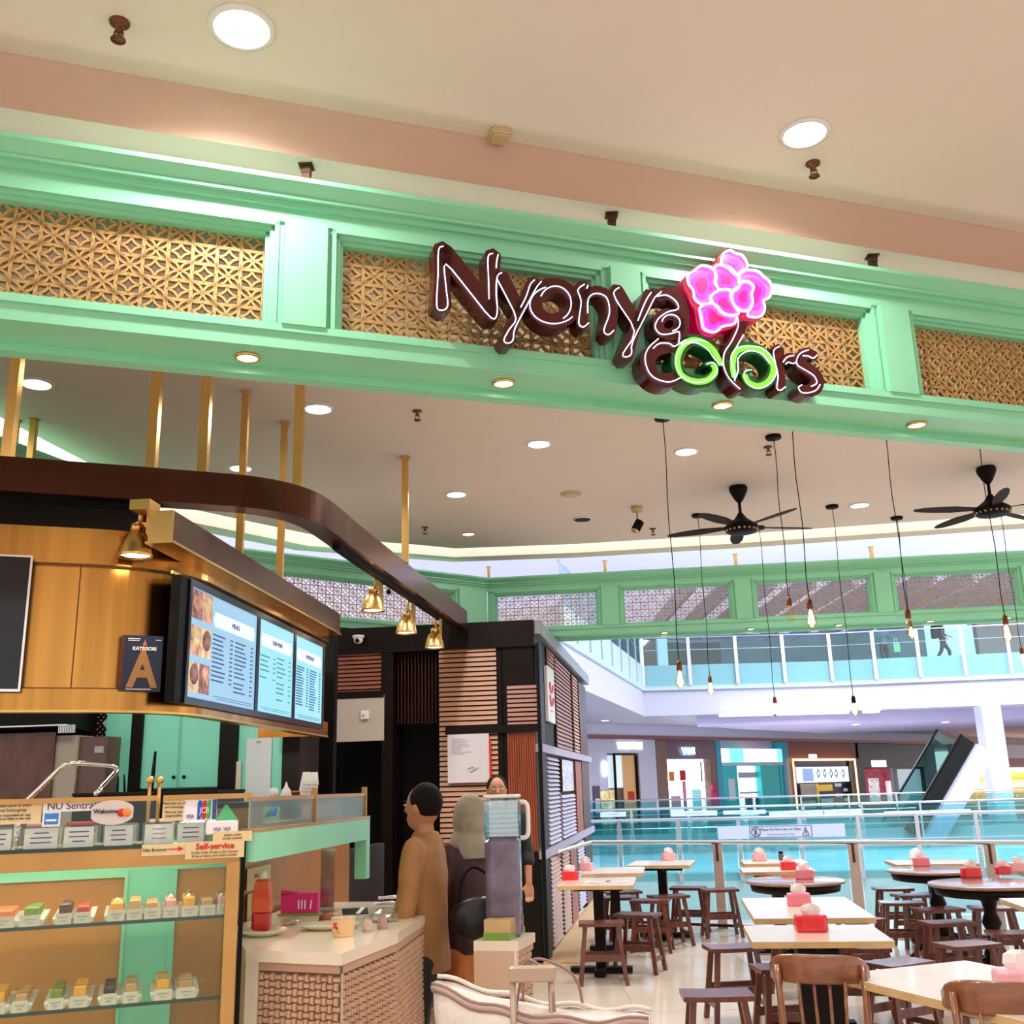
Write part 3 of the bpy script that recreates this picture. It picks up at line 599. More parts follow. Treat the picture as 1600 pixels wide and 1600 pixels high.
for i, ((a, b), head) in enumerate(zip(sw, ('MEALS', 'KUIH MUIH', 'BEVERAGES'))):
    xa, xb = GS.l(a, 1000, -.05).x, GS.l(b, 1040, -.05).x; Wd = xb-xa; Hh = Tp-Bt
    o = thing('menu_screen', ['widest-looking lit menu screen with food photographs, nearest of the three', 'middle lit menu screen with a short list', 'lit menu screen with the longest list, at the far end of the fascia'][i], 'screen', GS.w(xa, -.05, Bt), GS.rz, 'lit menu screens')
    MB().box(0, Wd-.006, 0, .05, -.035, Hh+.035).build('screen_housing', blackp, o)
    bz = MB(); g = .03
    for q in ((0, Wd-.006, Hh, Hh+.035), (0, Wd-.006, -.035, 0), (0, g, 0, Hh), (Wd-g-.006, Wd-.006, 0, Hh)): bz.box(q[0], q[1], -.012, 0, q[2], q[3])
    bz.build('bezel', mat('bezel_navy', (.008, .008, .03), .2), o)
    d = MB(); d.box(g, Wd-g-.006, -.004, 0, 0, Hh); d = d.build('display', scr if i == 0 else scr2, o)
    xs = .34 if i == 0 else .06
    if i == 0:
        for r in range(3):
            for c in range(2):
                fo = MB(); fo.box(g+.01+c*.145, g+.148+c*.145, -.006, -.004, Hh*(2-r)/3+.03, Hh*(3-r)/3-.006); fo.build('food_photo', foods[(r+c) % 3], d)
                fo = MB(); fo.lathe([(.002, 0), (.05, .001), (.055, .004), (.0, .004)], 14, (0, 0, 0), TX(g+.08+c*.145, -.006, Hh*(2-r)/3+.12) @ Matrix.Rotation(math.pi/2, 4, 'X')); fo.build('food_plate', foods[(r+c+1) % 3], d)
    pl = [(xs+.03, Hh-.16), (xs+.01, Hh-.12), (xs+.03, Hh-.08), (Wd-.09, Hh-.08), (Wd-.07, Hh-.12), (Wd-.09, Hh-.16)]
    MB().plate(pl, -.007, -.004).build('heading_plate', pill, d)
    text('heading_text', head, .038, TX((xs+Wd-.06)/2, -.009, Hh-.12), scrt, d, sx=1.1 if i == 0 else 1)
    tx = MB(); rng = random.Random(i)
    for c in range(2):
        cx = xs+.01+c*(Wd-xs-.06)/2; z = Hh-.2
        rows = [11, 5, 15][i] if c == 0 else [12, 9, 16][i]
        st = (Hh-.27)/ [12, 10, 16][i]
        for k in range(rows):
            if i != 2 and rng.random() < .15: z -= st*.5
            if z < .06: break
            l_ = (Wd-xs-.1)/2*rng.uniform(.4, .62); tx.box(cx, cx+l_, -.0055, -.004, z-.008, z)
            tx.box(cx+(Wd-xs-.1)/2*.82, cx+(Wd-xs-.1)/2*.95, -.0055, -.004, z-.008, z); z -= st
    tx.box(xs+.05, Wd-.08, -.0055, -.004, .03, .033); tx.box(xs+.1, Wd-.08, -.0055, -.004, .018, .021)
    tx.build('menu_lines', scrt if i != 1 else scrg, d, kind='stuff')
x0 = GS.l(276, 1000, -.05).x; x1 = GS.l(290, 1000, -.05).x
MB().box(x0, gl-.01, -.012, .0, Tp+.04, Tp+.055, ).build('screen_rail', goldl, None)
o = bpy.data.objects['screen_rail']; o.parent = gb; o.matrix_local = GS.M
m = MB(); m.box(x0+.01, x1+.0, -.05, .0, Bt-.035, Tp+.035, GS.M); m.build('screen_side_panel', blackp, gb)
# grade certificate A (on the rounded corner)
tl = Z(196, 990, 2.5)
cc = gpath(.03); k = min(range(1, 14), key=lambda i: abs(math.atan2(cc[i].x, cc[i].y)-math.atan2(ray(222, 1035).x, ray(222, 1035).y)))
tv_ = (cc[k+1]-cc[k-1]).normalized(); azc = math.degrees(math.atan2(tv_.x, tv_.y)); AF = Fr(cc[k], azc+12)
a = AF.l(196, 992, -.03); b = AF.l(250, 1083, -.03); zb = AF.l(200, 1080, -.03).z
ct = thing('grade_certificate', 'navy certificate board with a big gold letter A standing on the gold fascia ledge', 'certificate', AF.w(a.x, -.03, zb), AF.rz)
W = b.x-a.x; Hh = AF.l(222, 993, -.03).z-zb
MB().box(0, W, 0, .05, 0, Hh).build('board', mat('navy', (.004, .012, .05), .35), ct)
MB().box(-.012, 0, -.002, .05, 0, Hh).build('board_edge', mat('maroon', (.08, .005, .008), .4), ct)
text('grade_letter', 'A', Hh*.88, TX(W*.5, -.003, Hh*.36), mat('bronze_print', (.36, .17, .05), .4), ct, sx=.8, bold=.008)
text('heading_text', 'KATEGORI', Hh*.085, TX(W*.52, -.003, Hh*.76), white, ct, bold=.001)
m = MB(); m.plate([(W*.46, Hh*.82), (W*.58, Hh*.82), (W*.52, Hh*.93)], -.002, 0); m.build('crest', mat('crest', (.5, .15, .1), .5), ct)
m = MB(); m.box(W*.08, W*.4, -.002, 0, Hh*.93, Hh*.945); m.box(W*.08, W*.38, -.002, 0, Hh*.9, Hh*.91); m.box(W*.8, W*.95, -.002, 0, Hh*.92, Hh*.93); m.box(W*.1, W*.75, -.002, 0, Hh*.03, Hh*.045); m.build('small_print', white, ct)
# bell spot lamps
def bell(P, s, label, tilt=0, rz=0, pw=8):
    o = thing('bell_spotlight', label, 'spotlight', P, rz, 'gold bell-shaped spotlights'); k = s
    b = MB(); b.lathe([(.028*k, .10*k), (.028*k, .13*k), (.02*k, .135*k)], 16); b.lathe([(.02*k, .1*k), (.045*k, .085*k), (.062*k, .04*k), (.07*k, .0), (.072*k, -.012*k), (.066*k, -.012*k), (.062*k, .0), (.05*k, .04*k)], 20); b.build('shade', goldl, o)
    MB().lathe([(.002, -.004*k), (.03*k, -.006*k), (.062*k, -.002*k), (.062*k, .0)], 18).build('lamp_face', lampy, o)
    m = MB(); m.box(.035*k, .055*k, -.02*k, .02*k, .06*k, .2*k); m.box(-.01*k, .05*k, -.008*k, .008*k, .12*k, .14*k); m.build('driver_box', goldl, o)
    m = MB(); m.cyl((0.01*k, 0, .13*k), (0.01*k, 0, .24*k), .01*k, 8); m.build('stem', goldl, o)
    lamp('SPOT', (P.x, P.y, P.z-.03), pw, (1, .8, .5), .03, (0, 0, 0), 1.8)
pp = GF.l(212, 866, -.16); bell(GF.w(pp.x, -.16, pp.z), 1.15, 'gold bell spotlight on the curved gold fascia beside the eave beam end', rz=.3, pw=10)
for x, y, Yd, s in ((583, 952, 7.6, 'nearest of the three lit gold bell spotlights under the canopy beam'), (635, 987, 8.5, 'middle of the three gold bell spotlights under the canopy beam'), (679, 1010, 9.35, 'farthest gold bell spotlight, beside the slatted booth')):
    d = ray(x, y); t = Yd/d.y; P = Vector((d.x*t, Yd, H+d.z*t)); bell(P, 1.25, s, pw=14)
# dome cameras
def dome(P, rz, label, down=True):
    o = thing('dome_camera', label, 'security camera', P, rz)
    MB().lathe([(.002, .0), (.06, 0), (.062, -.02), (.045, -.03), (.002, -.03)], 18).build('base', white, o)
    MB().lathe([(.045, -.028), (.047, -.05), (.035, -.075), (.002, -.085)], 18).build('housing', white, o)
    MB().lathe([(.002, 0), (.024, .002), (.02, .016), (.002, .022)], 14, (0, 0, 0), TX(.0, -.032, -.055) @ Matrix.Rotation(math.pi/2, 4, 'X')).build('lens', blackp, o)

# ================================================================== SLATTED BOOTH
BF = Fr((.19, 10.32, 0), 98.0); BS = Fr((.19, 10.32, 0), 8.7)
bt = BF.l(848, 968, 0).z
booth = thing('slatted_booth', 'dark timber kiosk with horizontal wooden slats and louvred shutters between the stall and the tables', 'kiosk', BF.P, BF.rz)
bx0 = BF.l(440, 1000, 0).x
def rc(F, x0, y0, x1, y1, off=0.):
    a = F.l(x0, y0, off); b = F.l(x1, y1, off); return a.x, b.x, b.z, a.z      # x0,x1,zlow,zhigh
sideL = 2.75
MB().box(bx0, 0, .55, 2.2, 0, bt-.02).build('inner_wall', blackp, booth)
MB().box(bx0, 0.0, -.03, .55, rc(BF, 600, 970, 848, 1009)[2], bt).build('fascia', ebony, booth)
x0, x1, z0, z1 = rc(BF, 598, 1009, 613, 1500); MB().box(x0, x1, -.02, .4, 0, z1).build('column', ebony, booth)
m = MB(); a_, b_, _, zt_ = rc(BF, 613, 1015, 683, 1100)
for k in range(14):
    q = a_+(b_-a_)*k/13; m.box(q-.006, q+.006, .10, .14, zt_-.75, zt_)
m.build('ribbed_screen', mahog, booth)
SL = {}
def slats(F, px0, py0, px1, py1, n, mm, parent, M0=None, dep=.02, off=0., name='slat', zr=None):
    a, b, zl, zh = rc(F, px0, py0, px1, py1, off)
    if zr: zl, zh = zr
    h = (zh-zl)/n; sl = MB(); sl.loft([[(x, y, z) for y, z in ((-dep, 0.0), (0, 0), (0, h*.72), (-dep*.3, h*.72))] for x in (0, b-a)])
    me = sl.mesh(name, mm)
    for k in range(n):
        o = bpy.data.objects.new(name, me); COL.objects.link(o); o.parent = parent; o.matrix_local = (M0 or Matrix()) @ TX(a, off, zl+k*h)
    bp = MB(); bp.box(a, b, off, off+.03, zl, zh, M0); bp.build('slat_backing', ebony, parent)
    return a, b, zl, zh
slats(BF, 507, 1014, 596, 1082, 11, slatr, booth)
slats(BF, 686, 1006, 782, 1340, 43, slatw, booth)
slats(BF, 792, 1070, 841, 1132, 9, slatr, booth)
x0, x1, z0, z1 = rc(BF, 500, 1090, 601, 1157); MB().box(x0, x1, -.03, .02, z0, z1).build('white_board', mat('board_beige', (.5, .42, .36), .5), booth)
x0, x1, z0, z1 = rc(BF, 566, 1111, 578, 1124); o = thing('wall_switch', 'small white switch box on the beige board of the booth', 'switch', BF.w(x0, -.032, z0), BF.rz)
MB().rbox(0, x1-x0, -.03, 0, 0, z1-z0, .008).build('box_body', white, o); MB().box(.02, .04, -.034, -.03, .02, .05).build('rocker', inkgy, o)
x0, x1, z0, z1 = rc(BF, 500, 1083, 601, 1090); MB().box(x0, x1, -.035, .02, z0, z1).build('rail', ebony, booth)
for a, b in ((783, 792), (842, 849)):
    x0, x1, z0, z1 = rc(BF, a, 1005, b, 1400); MB().box(x0, x1, -.03, .3, 0, z1).build('column', ebony, booth)
x0, x1, z0, z1 = rc(BF, 697, 1136, 842, 1143); MB().box(x0, x1, -.04, .0, z0, z1).build('rail', ebony, booth)
x0, x1, z0, z1 = rc(BF, 792, 1145, 842, 1330); m = MB(); n = 12
for k in range(n): q = x0+(x1-x0)*(k+.5)/n; m.loft([[(q+math.cos(t)*(x1-x0)/n*.5, -math.sin(t)*.012, z) for t in (0, .8, 1.57, 2.3, 3.14)] for z in (z0, z1)])
m.box(x0, x1, 0, .02, z0, z1); m.build('fluted_panel', fluted, booth)
MB().box(x0, x1, 0, .3, 0, z0).build('lower_panel', ebony, booth); a = rc(BF, 792, 1005, 842, 1070); MB().box(x0, x1, 0, .2, a[2], a[3]).build('upper_panel', ebony, booth)
a = rc(BF, 686, 1340, 782, 1400); MB().box(a[0], a[1], 0, .2, 0, a[3]).build('lower_panel', slatr, booth)
# notice sheet
x0, x1, z0, z1 = rc(BF, 699, 1148, 765, 1222, -.05); o = thing('notice_sheet', 'white handwritten notice sheet with a red right edge on the slatted booth front', 'notice', BF.w(x0, -.05, z0), BF.rz)
MB().box(0, x1-x0, 0, .012, 0, z1-z0).build('sheet', mat('notice_grey', (.62, .58, .62), .6), o); MB().box(x1-x0, x1-x0+.02, -.004, .012, 0, z1-z0-.05).build('red_edge', inkr, o)
m = MB(); rg = random.Random(3)
for k in range(9): m.box(.04, .04+rg.uniform(.1, .22), -.003, 0, z1-z0-.05-k*.018, z1-z0-.045-k*.018)
m.tube([(.2, -.004, .13), (.25, -.004, .15), (.28, -.004, .12), (.22, -.004, .1), (.31, -.004, .14)], .003, 4); m.build('handwriting', inkgy, o)
dome(BF.w(BF.l(560, 995, -.12).x, -.12, BF.l(560, 993, -.12).z), BF.rz, 'white dome security camera on the dark booth fascia under the canopy')
# LF side camera near the lattice
d = ray(608, 921); P = d*(8.9/d.y); dome(Vector((P.x+.0, P.y, H+P.z+.03)), 0, 'white dome security camera behind the nearest bell spotlight of the canopy trio')
d = ray(672, 983)
# side of booth (along BS)
bsr = bpy.data.objects.new('side_wall', None); SM = BF.I @ BS.M
def SB(x0, x1, y0, y1, z0, z1, name, mm, **k): m = MB(); m.box(x0, x1, y0, y1, z0, z1, SM); return m.build(name, mm, booth, **k)
def sx(px, py): return BS.l(px, py, 0).x
def szz(px, py): return BS.l(px, py, 0).z
E_ = sx(920, 1200)
SB(0, E_, .05, .4, 0, bt-.1, 'side_body', ebony)
SB(0, E_+.02, -.06, .3, bt-.14, bt-.0, 'side_cap', mat('grey_cap', (.32, .33, .36), .35, .5))
for k in range(5): pass
slats(BS, 852, 985, 864, 1040, 9, slatw, booth, SM, zr=(bt-.55, bt-.16))
def zat(px, py): return BS.l(px, py, 0).z
slats(BS, 866, 1060, 893, 1150, 22, slatr, booth, SM, zr=(2.02, bt-.18)); slats(BS, 893, 1070, 904, 1150, 22, slatw, booth, SM, zr=(2.02, bt-.18))
a0 = sx(851, 1080); a1 = sx(862, 1080); o = thing('swirl_sign', 'white vertical sign with a pink swirl on the right side of the slatted booth', 'sign', BS.w(a0, -.03, zat(856, 1128)), BS.rz)
hh = zat(856, 1045)-zat(856, 1128); MB().box(0, a1-a0, 0, .03, 0, hh).build('panel', white, o)
m = MB(); cx = (a1-a0)/2
for k in (0, 1): m.tube([(cx+.14*math.cos(t), -.005, hh*(.72-.24*k)+.1*math.sin(t)) for t in [math.pi+q*.3 for q in range(0, 11)]], .014, 5)
m.build('swirl', mat('pink_print', (.7, .1, .2), .4), o); MB().box(cx-.12, cx+.12, -.003, 0, hh*.2, hh*.22).build('small_print', inkgy, o)
SB(0, E_, -.05, .05, 1.92, 2.0, 'mid_rail', louvre); SB(0, E_, -.05, .05, .92, 1.0, 'lower_rail', louvre)
def pan(pa, pb, z0, z1, kind):
    a = sx(pa, 1250); b = sx(pb, 1250)
    if kind == 'l': slats(BS, pa, 1250, pb, 1251, max(6, int((z1-z0)/.042)), louvre, booth, SM, dep=.035, zr=(z0, z1), name='louvre_blade')
    elif kind == 'b': slats(BS, pa, 1250, pb, 1251, max(6, int((z1-z0)/.042)), slatw, booth, SM, dep=.03, zr=(z0, z1), name='louvre_blade')
    else: m = MB(); m.box(a, b, -.02, .05, z0, z1, SM); m.build('side_panel', kind, booth)
pan(854, 872, 1.02, 1.9, 'l'); pan(875, 896, 1.02, 1.5, 'l'); pan(899, 908, 1.0, 1.9, fluted); pan(909, 920, .0, bt-.2, mahog)
pan(855, 870, .05, .9, 'b'); pan(873, 884, .05, .9, 'b'); pan(886, 895, 0, .9, fluted); pan(897, 907, .1, .9, 'l')
a, b = sx(874, 1190), sx(893, 1190); o = thing('window_poster', 'bluish floral glass poster set in the louvred side of the booth', 'poster', BS.w(a, -.02, 1.53), BS.rz)
MB().box(0, b-a, 0, .03, 0, .36).build('print_panel', mat('floral_print', (.55, .55, .75), .2, var=.5, scale=14), o); m = MB(); m.box(-.01, 0, -.01, .03, 0, .36); m.box(b-a, b-a+.01, -.01, .03, 0, .36); m.build('frame', mahog, o)
SB(-.05, E_+.1, -.35, .0, -.0, .02, 'plinth', creamedge)
# ================================================================== KITCHEN BEHIND
KF = Fr((-2.4, 8.3, 0), 96)
def kb(px0, py0, px1, py1, y0, y1, mm, name, parent, zlo=None, zhi=None):
    a, b, zl, zh = rc(KF, px0, py0, px1, py1, y0); zl = zl if zlo is None else zlo; zh = zh if zhi is None else zhi
    return MB().box(a, b, y0, y1, zl, zh).build(name, mm, parent)
wk = MB(); a = KF.l(-400, 1200, .7).x; b = KF.l(520, 1200, .7).x; wk.box(a, b, .7, .8, 0, 2.95); o = wk.build('wall_kitchen', blackp, kind='structure'); o.matrix_world = KF.M
mintk = mat('mint_cupboard', (.2, .66, .48), .35, var=.05, scale=3)
def kthing(name, label, cat): return thing(name, label, cat, KF.P, KF.rz)
o = kthing('green_pilaster', 'mint green pilaster left of the kitchen cupboard', 'column'); kb(163, 1110, 207, 1250, .0, .4, mintk, 'shaft', o, 0, 2.6); kb(168, 1110, 200, 1250, -.03, .0, mintk, 'raised_panel', o, .1, 2.5)
o = kthing('kitchen_cupboard', 'tall mint green double-door cupboard in a black frame behind the counter', 'cupboard')
kb(214, 1110, 345, 1250, .02, .6, mintk, 'body', o, 0, 2.6); kb(216, 1110, 279, 1250, -.01, .02, mintk, 'door', o, 1.66, 2.6); kb(281, 1110, 344, 1250, -.01, .02, mintk, 'door', o, 1.66, 2.6)
kb(216, 1110, 279, 1250, -.01, .02, mintk, 'door', o, .1, 1.6); kb(281, 1110, 344, 1250, -.01, .02, mintk, 'door', o, .1, 1.6)
for q in (272, 288):
    l = KF.l(q, 1200, -.02); MB().lathe([(.002, 0), (.012, .0), (.014, .015), (.002, .02)], 10, (0, 0, 0), TX(l.x, -.01, 1.74) @ Matrix.Rotation(math.pi/2, 4, 'X')).build('knob', blackp, o)
for q in ((207, 215), (345, 366)): kb(q[0], 1110, q[1], 1250, -.04, .6, blackp, 'frame_post', o, 0, 2.6)
kb(214, 1110, 345, 1250, -.04, -.01, blackp, 'frame_rail', o, 1.60, 1.65)
o = kthing('green_wall_panel', 'mint green kitchen panel bearing a tall white paper, right of the cupboard', 'panel'); kb(366, 1110, 443, 1250, .0, .5, mintk, 'panel', o, 0, 2.6); kb(443, 1110, 466, 1250, -.02, .5, ebony, 'dark_post', o, 0, 2.6)
kb(366, 1190, 374, 1250, -.03, 0, mat('ivory', (.6, .55, .42), .5), 'ivory_strip', o)
o = kthing('tall_paper', 'tall crumpled white paper sheet taped to the green kitchen panel', 'paper'); kb(386, 1154, 421, 1262, -.015, -.002, mat('paper_grey', (.6, .66, .66), .7, bump=.3, scale=20), 'sheet', o); kb(400, 1158, 408, 1161, -.018, -.015, inkgy, 'tape', o)
o = kthing('stone_clad_oven', 'dark brown stone-clad oven block behind the display case', 'oven'); kb(-160, 1152, 78, 1250, -.3, .3, mat('brown_stone', (.09, .03, .015), .35, var=.5, scale=3, stretch=(3, 1, 1)), 'front_panel', o, .2, None)
kb(79, 1150, 114, 1250, -.28, .3, mat('grey_tile', (.32, .28, .22), .4), 'side_panel', o, .2, None); kb(115, 1152, 161, 1250, -.25, .3, mat('brown_panel', (.10, .05, .04), .4), 'door', o, .2, None); kb(148, 1166, 160, 1176, -.27, -.25, inkgy, 'maker_plate', o)
o = kthing('extractor_hood', 'black extractor hood with a slotted edge above the oven', 'hood'); a, b, zl, zh = rc(KF, -160, 1116, 116, 1146, -.35)
MB().loft([[(x, y, z) for y, z in ((-.45, zl+.06), (-.45, zh), (.1, zh+.3), (.1, zl))] for x in (a, b)]).build('hood_body', blackp, o); m = MB(); m.box(a, b, -.47, -.45, zl+.055, zl+.065); m.build('steel_lip', steel, o)
m = MB()
for k in range(10): q = KF.l(97+k*2.6, 1148, -.4).x; m.box(q, q+.006, -.46, -.44, zl-.0, zl+.06)
m.build('slot', steel, o)
o = kthing('trellis_screen', 'small dark and white trellis screen left of the green pilaster', 'screen'); a, b, zl, zh = rc(KF, 118, 1112, 163, 1156, -.05); kb(118, 1112, 163, 1156, -.01, .0, mat('screen_backing', (.6, .5, .5), .6), 'backing', o)
m = MB()
for k in range(-6, 7):
    for s in (1, -1):
        p0 = Vector((a+(b-a)*(k/6 if s > 0 else k/6), -.03, zl)); 
        for j in range(6):
            xa = a+(b-a)*(k/6+j/6*s*.8+ (0 if s > 0 else .6)); xb = xa+(b-a)/6*s*.8
            if a <= min(xa, xb) and max(xa, xb) <= b: m.bar((xa, -.03, zl+(zh-zl)*j/6), (xb, -.03, zl+(zh-zl)*(j+1)/6), .012, .02, up=(0, 1, 0))
m.build('trellis', blackp, o)
m = MB(); m.box(a-.03, a, -.05, 0, zl, zh+.3); m.build('frame', ebony, o)
# chrome bent rail above the case
o = thing('bent_steel_rail', 'thin bent chrome rail rising behind the display case glass', 'rail'); pt = []
for x, y, Yd in ((30, 1262, 4.6), (62, 1232, 4.6), (95, 1200, 4.6), (112, 1193, 4.6), (170, 1196, 4.75), (182, 1202, 4.8), (176, 1212, 4.75), (150, 1240, 4.5)):
    d = ray(x, y)*(Yd/ray(x, y).y); pt.append((d.x, d.y, H+d.z))
MB().tube(spline([Vector(p) for p in pt], k=3), .011, 8).build('rail', chrome, o); MB().cyl(pt[0], (pt[0][0], pt[0][1], 1.3), .012, 8).build('stem', chrome, o)
def standing(x0, y0, x1, y1, Yd, r, name, label, cat, mm):
    a = ray(x0, y0)*(Yd/ray(x0, y0).y); b = ray(x1, y1)*(Yd/ray(x1, y1).y); o = thing(name, label, cat)
    MB().tube([(a.x, Yd, H+a.z), ((a.x*.6+b.x*.4), Yd, H+a.z*.55+b.z*.45), (b.x, Yd, H+b.z)], [r*.7, r*1.1, r], 8).build('handle', mm, o); return o
o = kthing('prep_counter', 'black kitchen prep counter in front of the mint cupboard', 'counter'); a, b, zl, zh = rc(KF, 120, 1244, 345, 1250, -.8); MB().box(a, b, -.85, -.35, 0, zh).build('cabinet', blackp, o); MB().box(a, b, -.87, -.33, zh, zh+.02).build('worktop', ebony, o)
standing(243, 1174, 235, 1245, 7.75, .014, 'pan_handle', 'thick black pan handle standing up in front of the kitchen cupboard', 'pan', blackp)
standing(185, 1213, 183, 1243, 7.75, .008, 'tong_handle', 'thin black tong handle left of its twin before the green pilaster', 'tongs', blackp)
standing(194, 1210, 195, 1243, 7.75, .008, 'tong_handle', 'thin black tong handle right of its twin before the green pilaster', 'tongs', blackp)
# ================================================================== DISPLAY CASE
DF = Fr((-1.43, 3.8, 0), 70.7)
case = thing('food_display_case', 'glass food display case with brass frame and three shelves of packed cakes', 'display case', DF.P, DF.rz)
dx = lambda px, py=1400, off=0: DF.l(px, py, off).x
dz = lambda y, px=200, off=0: DF.l(px, y, off).z
XL, XR = dx(-220), dx(372)
z1_, z2_, z3_ = dz(1321), dz(1440), dz(1571); ztop = DF.l(235, 1243, 0).z
shelfy = .42
casebrass = mat('case_brass', (.55, .3, .1), .35, .7, var=.1)
MB().box(XL, dx(236), -.015, .015, ztop-.018, ztop).build('top_rail', casebrass, case)
MB().box(XL, dx(236), .0, .006, z1_, ztop-.018).build('guard_glass', glassc, case)
for i, z in enumerate((z1_, z2_, z3_)):
    MB().box(XL, dx((322, 368, 352)[i]), .0 if i == 0 else .04, shelfy, z-.012, z).build('shelf_glass', glassc, case)
    MB().box(XL, dx((322, 368, 352)[i]), (.0 if i == 0 else .04)-.002, (.0 if i == 0 else .04)+.001, z-.012, z).build('shelf_edge', mat('glass_edge', (.01, .04, .03), .2), case)
MB().box(XL, XR, .0, .04, z1_-.075, z1_-.014).build('front_rail', casebrass, case)
MB().box(XL, XR-.03, .012, .018, .12, z1_-.07).build('front_glass', glassc, case)
for q in (XR-.045, ): MB().box(q, XR, -.01, .03, 0, z1_-.07).build('corner_post', casebrass, case)
MB().box(XR+.006, XR+.02, -.01, .02, 0, z1_+.02).build('edge_strip', blackp, case)
MB().box(dx(352, 1560), dx(366, 1560), .03, .05, 0, z2_-.03).build('inner_post', casebrass, case)
MB().box(XL, XR, 0, .46, 0, .12).build('plinth', casebrass, case); MB().box(XR-.02, XR, .03, .46, .12, z1_-.07).build('side_glass', glassc, case)
bk = .46
MB().box(XL, XR, bk, bk+.03, .12, z1_-.02).build('back_panel', mat('case_back_wood', (.5, .21, .03), .45, var=.12, scale=3), case)
zzt = DF.l(100, 1366, bk).z
m = MB(); m.box(XL, XR, bk-.02, bk, zzt, z1_-.02); m.box(dx(193, 1450, bk), dx(262, 1450, bk), bk-.02, bk, .12, zzt); m.box(dx(262, 1450, bk), dx(272, 1450, bk), bk-.03, bk, .12, DF.l(270, 1358, bk).z); m.build('green_stile', mintk, case)
m = MB(); a = dx(190, 1450, bk); m.box(a, a+.012, bk-.03, bk, .12, zzt); m.box(XL, a, bk-.03, bk, zzt-.02, zzt); m.build('green_trim', mint, case)
o = thing('case_lamp_light', 'slim warm strip lamp under the front rail of the display case', 'lamp', DF.P, DF.rz); MB().box(XL, XR-.06, .05, .07, z1_-.03, z1_-.016).build('tube', mat('strip_lamp', (1, .9, .7), .4, emit=16, ecol=(1, .82, .55)), o); MB().box(XL, XR-.06, .045, .075, z1_-.016, z1_-.012).build('holder', casebrass, o)
# corner stanchions with ball tops
for x, s in ((233, 'left'), (248, 'right')):
    l = DF.l(x, 1245, .05); zt = DF.l(x, 1221, .05).z; o = thing('ball_post', 'slim brass post with a ball top, %s one of the pair at the case corner' % s, 'post', DF.w(l.x, .05, z1_), DF.rz); z1q = z1_+.1
    MB().cyl((0, 0, 0), (0, 0, zt-z1_), .0065, 10).build('stem', casebrass, o); MB().lathe([(.004, 0), (.011, .006), (.014, .016), (.011, .026), (.002, .032)], 14, (0, 0, zt-z1_-.01)).build('ball', goldl, o)
def label_card(o, x0, x1, z0, z1, y, mm=paper, lines=2, txt=None, tm=ink, tname='print'):
    MB().box(x0, x1, y, y+.003, z0, z1).build('card', mm, o); m = MB(); rg = random.Random(int(abs(x0)*9999)); W = x1-x0; Hh = z1-z0
    for k in range(lines):
        z = z1-Hh*(k+1)/(lines+1); l = W*rg.uniform(.5, .75); m.box((x0+x1)/2-l/2, (x0+x1)/2+l/2, y-.001, y, z-Hh*.03, z+Hh*.03)
    m.build(tname, tm, o)
# top shelf packs
packs = [(-30, 18, 'at the left picture edge'), (38, 90, 'second from the left picture edge'), (100, 146, 'below the shop name strip'), (163, 207, 'below the oval Welcome sign'), (226, 270, 'below the brass ball posts'), (277, 318, 'at the right end of the top shelf')]
food = [mat('kuih_orange', (.75, .2, .06), .4), mat('kuih_green', (.2, .3, .04), .4), mat('kuih_brown', (.12, .04, .02), .4), mat('kuih_red', (.5, .05, .02), .35), mat('kuih_yellow', (.85, .42, .05), .35), mat('kuih_tan', (.6, .36, .16), .5), mat('kuih_black', (.05, .03, .02), .4), mat('kuih_pink', (.8, .4, .4), .4)]
plastic = glassmat('clear_plastic', (.92, .9, .88), .22, .15)
for i, (a, b, s) in enumerate(packs):
    xa, xb = dx(a, 1310, .03), dx(b, 1310, .03); o = thing('snack_pack', 'clear snack pack with a white price card, %s' % s, 'food pack', DF.w(xa, .03, z1_), DF.rz, 'snack packs on the top shelf')
    W = xb-xa; m = MB(); m.rbox(-.01, W+.02, .02, .14, .002, .075, .015); m.build('clear_box', plastic, o)
    m = MB()
    for k in range(3): m.rbox(.0+k*W*.36, .0+k*W*.36+W*.3, .035, .12, .004, .045+.01*(k % 2), .012)
    m.build('pastry', food[(5, 4, 5, 5, 5, 5)[i]], o)
    MB().box(0, W, -.002, .001, .0, .068).build('price_card', paper, o); m = MB(); rg = random.Random(i)
    for k in range(3): l = W*rg.uniform(.4, .7); z = .052-k*.016; m.box(W/2-l/2, W/2+l/2, -.0035, -.002, z-.002, z+.002)
    m.build('card_print', inkgy if i == 4 else inkp, o)
    if i in (1, 2, 4): MB().rbox(.0, W, .02, .1, .072, .085, .01).build('wrapper', [None, food[7], food[3], None, tissue][i], o)
